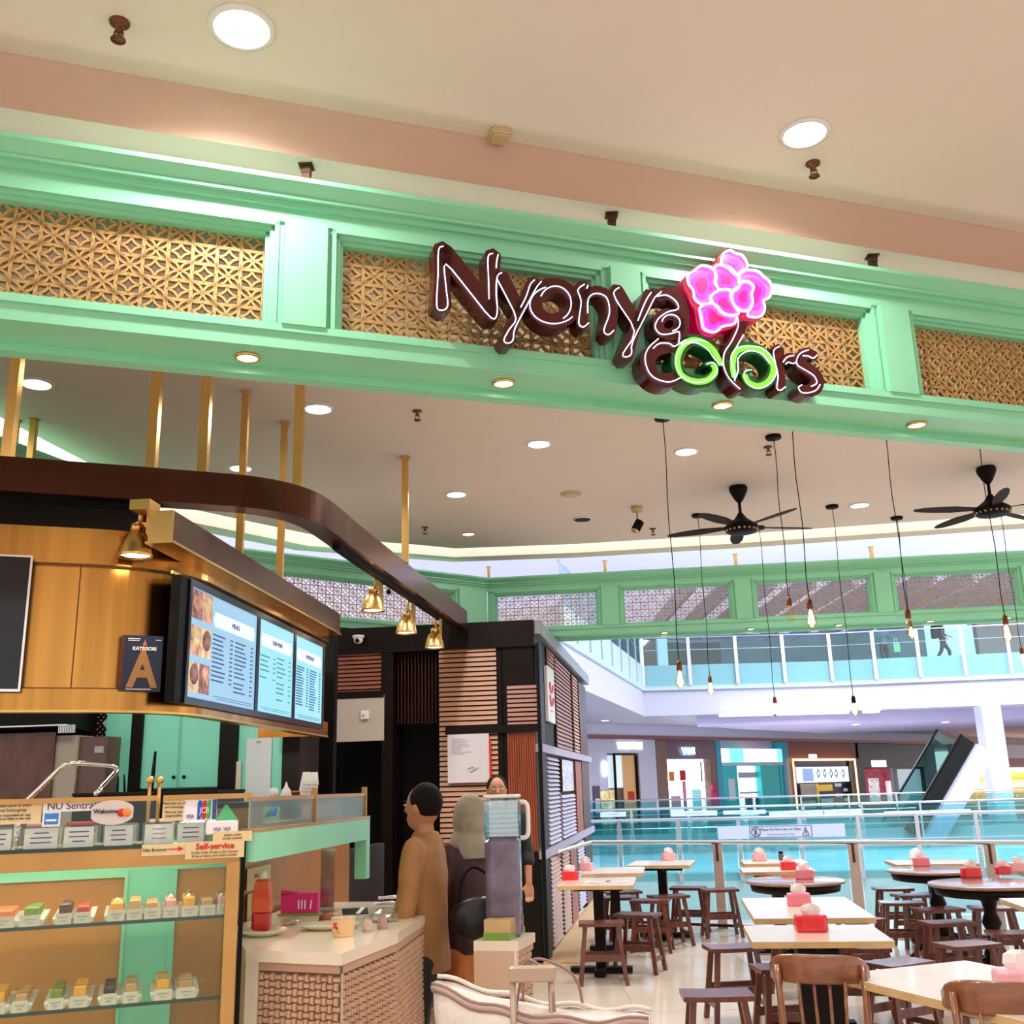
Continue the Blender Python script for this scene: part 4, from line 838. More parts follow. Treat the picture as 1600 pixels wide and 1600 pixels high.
# middle and bottom shelf trays: (px0, px1, colour, shelf, label)
trays = [(-20, 24, 0, 2, 'red orange kuih tray at the left picture edge, middle shelf'), (32, 64, 1, 2, 'green kuih tray, middle shelf, beside the red one'), (88, 112, 2, 2, 'dark brown kuih slice on its tray, middle shelf'), (116, 142, 3, 2, 'brick red kuih slice on its tray, middle shelf'),
         (168, 195, 4, 2, 'wrapped yellow orange cake tray, middle shelf, below the ball posts'), (198, 222, 5, 2, 'tan pastry tray right of the wrapped yellow cake, middle shelf'), (225, 250, 5, 2, 'golden pastry tray before the green stile, middle shelf'), (255, 278, 7, 2, 'pale pink kuih tray, middle shelf, right half'), (283, 308, 4, 2, 'pale yellow kuih tray, middle shelf, right half'), (312, 336, 5, 2, 'white wrapped kuih tray, middle shelf'), (338, 362, 7, 2, 'rightmost white kuih tray of the middle shelf'),
         (-22, 10, 4, 3, 'yellow kuih tray at the left picture edge, bottom shelf'), (20, 45, 5, 3, 'clear wrapped bun with brown centre, bottom shelf'), (75, 100, 1, 3, 'grey green kuih slice, bottom shelf'), (110, 138, 4, 3, 'bright yellow kuih slice, bottom shelf'), (158, 182, 6, 3, 'near black kuih slice, bottom shelf'), (192, 216, 5, 3, 'tan brown kuih slice, bottom shelf'), (240, 268, 4, 3, 'amber cake slice with white flakes, bottom shelf'), (275, 305, 5, 3, 'rightmost golden cake slice, bottom shelf')]
for i, (a, b, c, sh, s) in enumerate(trays):
    z = z2_ if sh == 2 else z3_; y = .05; xa, xb = dx(a, 1430 if sh == 2 else 1560, y), dx(b, 1430 if sh == 2 else 1560, y); W = xb-xa
    o = thing('kuih_tray', s, 'cake tray', DF.w(xa, y, z), DF.rz, 'cake trays in the display case')
    m = MB(); m.loft([[(-.006, .0, .001), (W+.006, .0, .001), (W+.006, .22, .001), (-.006, .22, .001)], [(-.012, -.004, .02), (W+.012, -.004, .02), (W+.012, .24, .03), (-.012, .24, .03)]]); m.build('paper_tray', tissue if i % 2 else white, o)
    m = MB()
    for k in range(3): m.rbox(W*.12, W*.86, .02+k*.07, .075+k*.07, .015, .052+(i % 3)*.005, .006)
    m.build('kuih', food[c], o)
    m = MB(); m.box(0, W, -.012, -.009, .0, .036); m.build('price_card', mat('card_grey', (.66, .62, .52), .6), o)
    m = MB(); m.box(W*.2, W*.8, -.0135, -.012, .021, .024); m.box(W*.35, W*.65, -.0135, -.012, .010, .013); m.build('card_print', inkgy, o)
    if c in (4, 7) and sh == 2: MB().lathe([(W*.5, .02), (W*.45, .05), (W*.2, .075), (.003, .08)], 12, (W/2, .1, 0)).build('cling_film', plastic, o)
# signs on the guard
def gsign(px0, py0, px1, py1, name, label, mm, off=-.006, F=DF):
    a = F.l(px0, py0, off); b = F.l(px1, py1, off); W = b.x-a.x; zl = b.z; Hh = F.l(px0, py0, off).z-F.l(px0, py1, off).z
    o = thing(name, label, 'sign', F.w(a.x, off, F.l(px0, py1, off).z), F.rz); 
    if mm: MB().box(0, W, 0, .002, 0, Hh).build('card', mm, o)
    return o, W, Hh
o, W, Hh = gsign(-40, 1254, 63, 1290, 'care_notice', 'cream notice with orange and dark lines at the left picture edge of the glass guard', yellowp)
text('print', 'Please take care of your\npersonal belongings', Hh*.2, TX(W*.5, -.001, Hh*.72), inkbr, o); text('print', 'We are not responsible for any\nloss, damage or theft in this cafe', Hh*.15, TX(W*.5, -.001, Hh*.32), ink, o)
o, W, Hh = gsign(68, 1252, 152, 1269, 'mall_name_strip', 'white strip reading NU Sentral on the glass guard', paper); text('print', 'NU Sentral', Hh*.95, TX(W*.52, -.001, Hh*.5), mat('maroon_ink', (.12, .02, .03), .6), o)
o, W, Hh = gsign(67, 1269, 93, 1292, 'payment_card_sticker', 'small blue and white payment sticker below the NU Sentral strip', paper); MB().box(W*.12, W*.9, -.0015, 0, Hh*.15, Hh*.9).build('blue_print', mat('sky_ink', (.03, .22, .65), .5), o); MB().box(W*.2, W*.8, -.0025, -.0015, Hh*.36, Hh*.5).build('white_print', paper, o)
o, W, Hh = gsign(144, 1251, 207, 1290, 'welcome_sign', 'hanging white oval Welcome sign with red and orange circles', None, -.02)
m = MB(); m.plate([(W/2+W/2*max(-1, min(1, 1.12*math.cos(t))), Hh/2+Hh/2*math.sin(t)) for t in [k*math.pi/14 for k in range(28)]], 0, .003); m.build('board', mat('sign_pinkgrey', (.66, .58, .56), .5), o)
text('print', 'Welcome', Hh*.24, TX(W*.34, -.002, Hh*.55), ink, o, bold=.0006)
for q, mm in ((.72, inkr), (.84, inko)): MB().lathe([(.002, 0), (Hh*.17, 0), (Hh*.17, .001), (.002, .001)], 18, (0, 0, 0), TX(W*q, -.001 if q < .8 else -.0018, Hh*.48) @ Matrix.Rotation(math.pi/2, 4, 'X')).build('circle', mm, o)
o, W, Hh = gsign(222, 1320, 290, 1338, 'arrow_notice', 'cream notice with a red arrow pointing right below the top shelf', yellowp, -.012); text('print', 'Nila Browser', Hh*.4, TX(W*.3, -.001, Hh*.5), ink, o)
m = MB(); m.plate([(W*.6, Hh*.46), (W*.82, Hh*.46), (W*.82, Hh*.3), (W*.95, Hh*.52), (W*.82, Hh*.74), (W*.82, Hh*.56), (W*.6, Hh*.56)], -.0015, 0); m.build('arrow', inkr, o)
o, W, Hh = gsign(290, 1316, 381, 1343, 'self_service_notice', 'cream Self-service notice in red lettering at the display case corner', yellowp, -.016); text('print', 'Self-service', Hh*.5, TX(W*.5, -.001, Hh*.7), inkr, o, bold=.0008)
text('print', 'Kindly order & pay at the counter\n& let us know your table number', Hh*.2, TX(W*.5, -.001, Hh*.26), inkbr, o)
o, W, Hh = gsign(333, 1300, 394, 1316, 'small_order_notice', 'small cream notice partly behind the Self-service sign', yellowp, -.014); text('print', 'please order\nat the counter', Hh*.34, TX(W*.5, -.001, Hh*.5), inkbr, o)
# ------------------------------------------------------------------ side case with green fascia
Pc = DF.w(dx(388, 1400), 0, 0); EF = Fr(Pc, 7)
sc_ = thing('side_serving_case', 'side food case with a mint green fascia and frosted glass guard behind the counter', 'display case', EF.P, EF.rz)
ex = lambda px: EF.l(px, 1300, 0).x
EL = ex(572); zf1 = EF.l(400, 1300, 0).z; zf0 = EF.l(400, 1345, 0).z; zt = EF.l(400, 1245, 0).z
MB().box(0, EL, 0, .02, zt-.016, zt).build('top_rail', casebrass, sc_); MB().box(0, EL, .005, .012, zf1, zt-.016).build('guard_glass', glassf, sc_)
for q in (ex(492), EL-.015): MB().box(q, q+.014, -.004, .022, zf1-.01, zt+.03).build('rail_post', casebrass, sc_)
MB().box(0, EL, -.02, .3, zf0, zf1).build('fascia', mint, sc_); MB().box(0, EL, -.022, .3, zf1, zf1+.012).build('fascia_trim', casebrass, sc_)
MB().box(EL-.07, EL, -.02, .04, EF.l(570, 1372, 0).z, zf0).build('end_leg', mint, sc_)
MB().box(.40, EF.l(545, 1400, .42).x, .42, .48, 0, zf0).build('back_panel', mat('case_gold_wood', (.42, .17, .035), .3, .3, var=.15, scale=2), sc_)
MB().box(EF.l(545, 1400, .42).x, EF.l(600, 1400, .42).x, .42, .48, 0, zf0-.12).build('lower_cabinet', ebony, sc_)
# second guard on the front, between the ball posts and the corner
Qb = dx(246); MB().box(Qb, dx(388), -.012, .012, ztop-.018, ztop).build('top_rail', casebrass, case); MB().box(Qb, dx(388), .0, .006, z1_, ztop-.018).build('guard_glass', glassc, case)
o, W, Hh = gsign(255, 1249, 288, 1283, 'small_care_notice', 'small cream notice with brown lines right of the ball posts', yellowp)
text('print', 'Please take care of\nyour belongings', Hh*.17, TX(W*.5, -.001, Hh*.72), inkbr, o, sx=.8); text('print', 'We are not\nresponsible', Hh*.17, TX(W*.5, -.001, Hh*.32), ink, o)
o, W, Hh = gsign(288, 1249, 338, 1283, 'card_payment_sign', 'white card payment sign with blue, red and green bars beside the small cream notice', paper)
for q, mm in ((.48, inkb), (.62, inkr), (.76, inkg)): MB().plate([(W*(q-.07), Hh*.06), (W*(q+.03), Hh*.06), (W*(q+.06), Hh*.2), (W*(q+.06), Hh*.92), (W*(q-.04), Hh*.92), (W*(q-.07), Hh*.78)], -.0015, 0).build('bar', mm, o)
text('print', 'JCB', Hh*.38, TX(W*.62, -.002, Hh*.46), paper, o, sx=.75); text('print', 'VISA', Hh*.24, TX(W*.2, -.002, Hh*.2), inkp, o, sx=.75); MB().box(W*.86, W*.99, -.0015, 0, Hh*.05, Hh*.95).build('blue_bar', mat('navy_ink', (.02, .08, .25), .5), o)
o, W, Hh = gsign(322, 1286, 372, 1305, 'visa_label_pack', 'crumpled white pack marked VISA twice at the case corner', None, -.012)
MB().rbox(0, W, 0, .05, 0, Hh*1.2, .012).build('pack', tissue, o); text('print', 'VISA  VISA', Hh*.4, TX(W*.5, -.003, Hh*.45), inkp, o, sx=.8)
o, W, Hh = gsign(338, 1258, 372, 1282, 'green_pyramid_card', 'green triangular folded card on the glass guard near the case corner', None, -.01); MB().loft([[(0, 0, 0), (W, 0, 0), (W, .03, 0), (0, .03, 0)], [(W*.4, .01, Hh), (W*.5, .01, Hh), (W*.5, .02, Hh), (W*.4, .02, Hh)]]).build('card', mat('leaf_card', (.08, .42, .2), .5), o)
o, W, Hh = gsign(420, 1257, 434, 1276, 'blue_sticker', 'tiny blue triangular sticker on the frosted guard', None, -.004, EF); MB().plate([(0, 0), (W*.8, .0), (W, Hh), (W*.6, Hh*.4)], 0, .002).build('print', inkb, o)
# things on the side case
def on_rail(px, Yd, z=None):
    d = ray(px, 1245)*(Yd/ray(px, 1245).y); return Vector((d.x, Yd, zt if z is None else z))
bkz = 1.53
o = thing('back_counter_shelf', 'narrow dark shelf just behind the brass rail carrying cups', 'shelf', EF.P, EF.rz); MB().box(.1, EL-.02, .06, .3, zt-.04, zt-.02).build('board', ebony, o); MB().box(.3, .33, .08, .28, zf1-.02, zt-.04).build('bracket', casebrass, o); MB().box(EL-.2, EL-.17, .08, .28, zf1-.02, zt-.04).build('bracket', casebrass, o)
def shelfpos(px): l = EF.l(px, 1240, .18); return EF.w(l.x, .18, zt-.02)
for k, (px, s) in enumerate(((474, 'left'), (486, 'right'))):
    o = thing('cup_stack', 'stack of clear white plastic cups on the rear shelf, %s of two' % s, 'cup', shelfpos(px), 0, 'cup stacks'); 
    for j in range(5): MB().lathe([(.024, 0), (.025, .003), (.018, .062), (.016, .062), (.022, .002)], 14, (.003*j, 0, j*.016)).build('cup', white, o)
o = thing('cream_jug', 'small white lidded jug on the rear shelf', 'jug', shelfpos(447)); MB().lathe([(.022, 0), (.026, .02), (.02, .045), (.01, .055), (.004, .075), (.002, .08)], 14).build('body', white, o)
o = thing('copper_tin', 'small copper coloured tin before the cup stacks', 'tin', shelfpos(462)); MB().lathe([(.02, 0), (.02, .03), (.022, .031), (.022, .038), (.002, .04)], 14).build('body', mat('copper_tin', (.5, .16, .05), .4, .5), o)
o = thing('white_tub', 'small white tub beside the tall paper', 'tub', shelfpos(428)); MB().lathe([(.015, 0), (.02, .03), (.018, .05), (.002, .055)], 12).build('body', white, o)
# ------------------------------------------------------------------ white counter with woven front
CTZ = 1.04
vA, vB, vC = Z(384, 1484, CTZ), Z(534, 1490, CTZ), Z(622, 1457, CTZ)
vD = vC+Vector((.12, 1.15, 0)); vE = EF.w(1.75, .36, CTZ); vF = EF.w(.02, -.03, CTZ)
if vF.y > vA.y: vF = Vector((vA.x-.02, vA.y+.05, CTZ))
ctr = thing('service_counter', 'cream topped service counter with a woven basket-pattern front beside the display case', 'counter')
poly = [vA, vB, vC, vD, vE, Vector((EF.w(.45, .38, 0).x, EF.w(.45, .38, 0).y, CTZ)), Vector((DF.w(XR+.035, .5, 0).x, DF.w(XR+.035, .5, 0).y, CTZ))]
MB().prism([(p.x, p.y) for p in poly], CTZ-.04, CTZ).build('worktop', cream, ctr)
cen = sum(poly, Vector())/len(poly); sh = [p+(cen-p)*.035 for p in poly]
MB().prism([(p.x, p.y) for p in sh], .0, CTZ-.04).build('body', mat('counter_body', (.6, .42, .3), .5), ctr)
wv = mat('woven_panel', (.55, .34, .22), .5, var=.12, scale=20); wb = mat('woven_gap', (.16, .07, .03), .6)
def weave(a, b, z0, z1, name, parent, cell=.024, frame=.05):
    v = b-a; L = Vector((v.x, v.y, 0)).length; az = math.degrees(math.atan2(v.x, v.y)); F = Fr((a.x, a.y, 0), az)
    MB().box(0, frame, -.012, .01, z0, z1, F.M).build('frame_panel', cream, parent); MB().box(frame, L, -.01, .01, z1-.03, z1, F.M).build('frame_panel', mat('panel_rail', (.5, .3, .2), .5), parent)
    MB().box(frame, L, -.002, .01, z0, z1-.03, F.M).build('weave_backing', wb, parent)
    m = MB(); nx_ = int((L-frame)/cell); nz_ = int((z1-.03-z0)/cell)
    for i in range(nx_):
        for j in range(nz_):
            x = frame+i*cell; z = z0+j*cell; g = .002
            if (i+j) % 2: pr = [(x-g, z+g*2), (x+cell+g, z+g*2), (x+cell+g, z+cell-g*2), (x-g, z+cell-g*2)]; mid = (x+cell/2, None)
            else: pr = [(x+g*2, z-g), (x+cell-g*2, z-g), (x+cell-g*2, z+cell+g), (x+g*2, z+cell+g)]; mid = None
            cx, cz = x+cell/2, z+cell/2
            m.loft([[(p[0], -.003, p[1]) for p in pr], [(cx+(p[0]-cx)*.7, -.011, cz+(p[1]-cz)*.7) for p in pr]], M=F.M)
    m.build(name, wv, parent, kind='stuff')
weave(sh[0], sh[1], .3, CTZ-.04, 'woven_strips', ctr, .0245, .055); weave(sh[1], sh[2], .3, CTZ-.04, 'woven_strips', ctr, .0245, .0); weave(sh[2], sh[3], .3, CTZ-.04, 'woven_strips', ctr, .0245, .0)
# items on the counter
def onc(px, py, z=CTZ): return Z(px, py, z)
def plate(P, rx, ry, label, rz=0, h=.022):
    o = thing('plate', label, 'plate', P, rz); m = MB(); n = 28
    rr = [(.55, 0), (.6, .003), (1, h), (.985, h+.003), (.6, .008), (.02, .006)]
    m.loft([[(rx*r*math.cos(2*math.pi*k/n), ry*r*math.sin(2*math.pi*k/n), z) for k in range(n)] for r, z in rr], smooth=True); m.build('dish', mat('ivory_plate', (.78, .72, .55), .2, coat=.5), o); return o
plate(onc(410, 1462), .105, .085, 'oval ivory plate under the red sauce bottle at the counter corner')
plate(onc(512, 1452), .135, .09, 'wide ivory plate with a brown pastry behind the paper tub', rz=.1)
p = onc(408, 1458); p.z += .008; o = thing('sauce_bottle', 'red and orange squeeze sauce bottle with a white cap standing on the oval plate', 'bottle', p)
pr = [(.045, 0), (.046, .06)]; MB().rbox(-.037, .037, -.03, .03, 0, .075, .012).build('sauce_fill', mat('sauce_red', (.55, .0, .005), .25, coat=.4), o)
MB().loft([[(x*s, y*s2, z) for x, y in ((-.037, -.03), (.037, -.03), (.037, .03), (-.037, .03))] for s, s2, z in ((1, 1, .075), (1.0, 1, .13), (.9, .95, .16), (.72, .8, .195), (.5, .6, .205))]).build('body', mat('sauce_orange', (.75, .08, .01), .3, coat=.3), o)
MB().lathe([(.018, .2), (.02, .215), (.016, .228), (.008, .24), (.002, .242)], 12).build('cap', white, o)
a = onc(438, 1432); o = thing('pink_card_box', 'bright pink cardboard box with small white bottle drawings behind the sauce bottle', 'box', a, -.02)
MB().rbox(0, .175, 0, .05, .012, .10, .003).build('carton', mat('hot_pink', (.75, .02, .2), .45), o); MB().box(-.01, .18, -.004, .055, 0, .012).build('green_base', mat('green_card', (.2, .3, .05), .5), o)
MB().loft([[(0, 0, .09), (.07, 0, .1), (.07, .05, .1), (0, .05, .09)], [(.0, .0, .115), (.07, 0, .105), (.07, .05, .105), (0, .05, .115)]]).build('flap', mat('hot_pink', (.75, .02, .2), .45), o)
m = MB()
for k, q in enumerate((.085, .1, .115, .14)): m.plate([(q-.003, .03), (q+.003, .03), (q+.003+(k == 3)*.006, .07), (q-.003+(k == 3)*.006, .07)], -.003, 0)
m.build('bottle_print', paper, o)
a = onc(499, 1425); o = thing('acrylic_holder', 'tall clear acrylic menu holder with a brown printed card', 'menu holder', a, -.05)
MB().box(0, .07, 0, .002, 0, .29).build('front_sheet', plastic, o); MB().box(0, .07, .014, .016, 0, .29).build('rear_sheet', plastic, o); MB().box(.003, .067, .006, .008, .02, .28).build('menu_card', mat('menu_card', (.45, .3, .25), .5, var=.5, scale=20), o); MB().box(-.005, .075, -.02, .035, 0, .004).build('foot', plastic, o)
a = onc(510, 1446); a.z += .01; o = thing('brown_pastry', 'reddish brown round pastry wrapped on the wide plate', 'pastry', a); MB().lathe([(.03, 0), (.036, .012), (.03, .035), (.015, .042), (.002, .043)], 16).build('bun', mat('brown_bun', (.25, .05, .02), .35), o); MB().lathe([(.04, -.004), (.043, .0), (.002, .002)], 16).build('paper_cup', creamedge, o)
a = onc(536, 1463); o = thing('paper_tub', 'cream paper tub with a small red flower print on the counter', 'tub', a)
MB().lathe([(.038, 0), (.041, .003), (.048, .068), (.05, .072), (.047, .072), (.04, .06)], 24).build('tub_body', mat('tub_cream', (.85, .58, .3), .45), o); MB().lathe([(.045, .066), (.053, .068), (.053, .076), (.045, .078), (.002, .078)], 24).build('lid', plastic, o)
m = MB(); 
for k in range(5): m.lathe([(.002, 0), (.006, 0), (.006, .0012), (.002, .0012)], 8, (0, 0, 0), TX(-.02+.009*math.cos(k*1.256), -.041, .045+.009*math.sin(k*1.256)) @ Matrix.Rotation(math.pi/2, 4, 'X'))
m.tube([(-.02, -.042, .036), (-.014, -.042, .02), (-.004, -.043, .016)], .0015, 4); m.build('flower_print', inkr, o)
def crumple(P, s, label, mm, name='plastic_wrap', cat='wrapper', rz=0):
    rg = random.Random(int(P.x*1000)); o = thing(name, label, cat, P, rz); m = MB(); n = 14; rings = []
    for z, r in ((.0, .9), (.25, 1), (.6, .85), (.9, .5), (1.0, .1)): rings.append([((r*s[0]+rg.uniform(-.12, .12)*s[0])*math.cos(2*math.pi*k/n), (r*s[1]+rg.uniform(-.12, .12)*s[1])*math.sin(2*math.pi*k/n), max(0, z*s[2]+(rg.uniform(-.08, .08)*s[2] if z else 0))) for k in range(n)])
    m.loft(rings); m.build('film', mm, o); return o
crumple(onc(600, 1440), (.07, .05, .06), 'large crumpled clear plastic bag of pastries at the right of the counter', plastic)
crumple(onc(575, 1456), (.025, .02, .05), 'small twisted clear wrapper right of the paper tub', mat('wrapper_grey', (.5, .38, .34), .3))
crumple(onc(598, 1452), (.024, .02, .06), 'small brownish twisted wrapper in front of the large plastic bag', mat('wrapper_tan', (.42, .25, .2), .3))
crumple(onc(456, 1445), (.04, .03, .035), 'crumpled clear wrap between the sauce bottle and the pink box', plastic)
a = onc(555, 1428); o = thing('black_leaflet', 'black and white folded leaflet lying on the counter', 'leaflet', a, .2); MB().loft([[(-.06, -.03, .0), (.06, -.03, .0), (.06, .05, .018), (-.06, .05, .018)], [(-.06, -.03, .003), (.06, -.03, .003), (.06, .05, .021), (-.06, .05, .021)]]).build('sheet', blackp, o); MB().loft([[(0.0, -.03, .004), (.02, -.03, .004), (.05, .05, .022), (.03, .05, .022)], [(0.0, -.03, .005), (.02, -.03, .005), (.05, .05, .023), (.03, .05, .023)]]).build('white_print', paper, o)
for k, (px, py, s) in enumerate(((600, 1413, 'lower sheaf of white receipts at the back of the counter'), (606, 1404, 'upper sheaf of printed white slips behind the receipts'))):
    o = thing('paper_sheaf', s, 'paper', onc(px, py), .15*k, None)
    for j in range(3): MB().rbox(-.05+j*.004, .05+j*.004, -.035, .035, j*.004, j*.004+.003, .002, Matrix.Rotation(j*.2, 4, 'Z')).build('sheet', paper, o)
    m = MB()
    for j in range(4): m.box(-.035, .03, -.02+j*.012, -.017+j*.012, .0112, .0118)
    m.build('print', inkgy, o)
# notices on gold panel behind bottle
for y0, y1, s in ((1358, 1393, 'upper'), (1398, 1440, 'lower')):
    l = EF.l(386, y0, -.0); o = thing('wall_notice', '%s cream notice with red lettering half hidden by the sauce bottle' % s, 'notice', EF.w(EF.l(385, y1, .41).x, .41, EF.l(385, y1, .41).z), EF.rz)
    hh = EF.l(385, y0, .41).z-EF.l(385, y1, .41).z; MB().box(0, .3, -.003, 0, 0, hh).build('card', yellowp, o); text('print', 'Self-service', hh*.3, TX(.15, -.004, hh*.6), inkr, o); text('print', 'kindly order', hh*.2, TX(.15, -.004, hh*.25), ink, o)
# ------------------------------------------------------------------ second counter to the right of the persons
q1, q2, q3, q4 = Z(768, 1492, .95), Z(836, 1457, .95), Z(812, 1447, .95), Z(775, 1466, .95)
dv = (q1-q2).normalized(); q1 = q2+dv*.27; nv = Vector((-.98, .2, 0)); q3 = q2+nv*.2; q4 = q1+nv*.2
c2 = thing('pale_side_counter', 'low pale counter with a fine woven front beside the dark doorway', 'counter'); MB().prism([(p.x, p.y) for p in (q1, q2, q3, q4)], .91, .95).build('worktop', cream, c2)
MB().prism([(p.x, p.y) for p in (q1+nv*.02, q2+nv*.02, q3, q4)], 0, .91).build('body', mat('counter_body', (.6, .42, .3), .5), c2); weave(q1+nv*.02, q2+nv*.02, .1, .91, 'woven_strips', c2, .03, .03)
a = q2+dv*.14+nv*.1; a.z = .95; gr = thing('striped_green_tray', 'green and cream striped cutlery tray on the pale side counter', 'tray', a, math.atan2(-dv.y, -dv.x))
MB().box(-.12, .12, -.06, .06, 0, .03).build('tray_body', mat('tray_green', (.18, .32, .05), .5), gr)
m = MB()
for k in range(9): m.box(-.11+k*.025, -.10+k*.025, -.06, .06, .03, .085)
m.build('divider', creamedge, gr)
d = ray(790, 1440)*(5.9/ray(790, 1440).y); a = Z(789, 1462, .95)
MB().box(-.2, .12, -.1, .2, 0, .95).build('counter_stub', ebony, c2) if False else None
ds = thing('drinks_dispenser', 'tall clear drinks dispenser with a lavender lower tank and a white side handle', 'dispenser', a, -.1)
MB().rbox(-.08, .08, -.07, .07, 0, .42, .03).build('lower_tank', mat('lavender_tank', (.14, .10, .16), .15, coat=.5, var=.5, scale=8), ds); MB().rbox(-.082, .082, -.072, .072, .42, .60, .03).build('upper_tank', glassmat('ice_plastic', (.75, .88, .98), .3, .1), ds)
m = MB()
for k in range(6): m.box(-.07, .07, -.05, .05, .43+k*.022, .438+k*.022)
m.build('ice_layers', mat('ice', (.45, .62, .72), .3), ds); MB().rbox(-.084, .084, -.074, .074, .60, .615, .03).build('lid', white, ds)
MB().tube(spline([Vector(p) for p in ((.08, 0, .58), (.115, 0, .57), (.12, 0, .5), (.115, 0, .43), (.08, 0, .42))], k=4), .011, 8).build('handle', white, ds)

# ================================================================== PEOPLE
def remesh(o, vox, it=4):
    r = o.modifiers.new('remesh', 'REMESH'); r.mode = 'VOXEL'; r.voxel_size = vox; r.use_smooth_shade = True
    s = o.modifiers.new('smooth', 'SMOOTH'); s.iterations = it; s.factor = .5
def folds(o, k=.022, sz=.13):
    tx = bpy.data.textures.new('cloth_folds', 'CLOUDS'); tx.noise_scale = sz; tx.noise_depth = 1
    d = o.modifiers.new('folds', 'DISPLACE'); d.texture = tx; d.strength = k; d.mid_level = .5
def ell(m, c, a, b, h, n=14, k=9, M=None): m.lathe([(max(.001, math.sin(math.pi*i/k))*1.0, -math.cos(math.pi*i/k)) for i in range(k+1)], n, M=(M or Matrix()) @ TX(*c) @ Matrix.Diagonal((a, b, h, 1)))
def limb(m, P, R):
    P = [Vector(p) for p in P]; m.tube(P, R, 12)
    for p, r in zip(P, R): ell(m, p, r*.98, r*.98, r*.98, 10, 6)
def torso(m, rings, lean=(0, 0)):
    n = 16; z0 = rings[0][0]
    m.loft([[(rx*math.cos(2*math.pi*k/n)+lean[0]*(z-z0), oy+ry*math.sin(2*math.pi*k/n)+lean[1]*(z-z0), z) for k in range(n)] for z, rx, ry, oy in rings], smooth=True)
def hand(m, w, d, side, s=1., curl=.5):
    w = Vector(w); d = Vector(d).normalized(); x = Vector((side, 0, 0)); x = (x-d*x.dot(d)).normalized(); nrm = d.cross(x).normalized()
    ell(m, w+d*.045*s, .012*s, .036*s, .05*s, 10, 7, None) if False else None
    m.loft([[w+d*t+x*a*wd+nrm*b*th for a, b in ((-1, -1), (1, -1), (1, 1), (-1, 1))] for t, wd, th in ((-.01*s, .02*s, .017*s), (.03*s, .034*s, .014*s), (.08*s, .039*s, .012*s), (.092*s, .036*s, .009*s))])
    for k, L in enumerate((.068, .078, .072, .056)):
        b = w+d*.085*s+x*(-.029+.0195*k)*s; c = b+d*L*.5*s+nrm*.004*s*curl; e = c+(d*(1-curl*.5)+nrm*curl*.8).normalized()*L*.5*s
        m.tube([b-d*.01*s, c, e], [.0085*s, .0078*s, .0065*s], 8)
    b = w+d*.025*s-x*.03*s; m.tube([b, b+(d*.6-x*.6+nrm*.2).normalized()*.04*s, b+(d*.6-x*.6+nrm*.2).normalized()*.04*s+(d*.9-x*.1+nrm*.3).normalized()*.028*s], [.012*s, .0095*s, .008*s], 8)
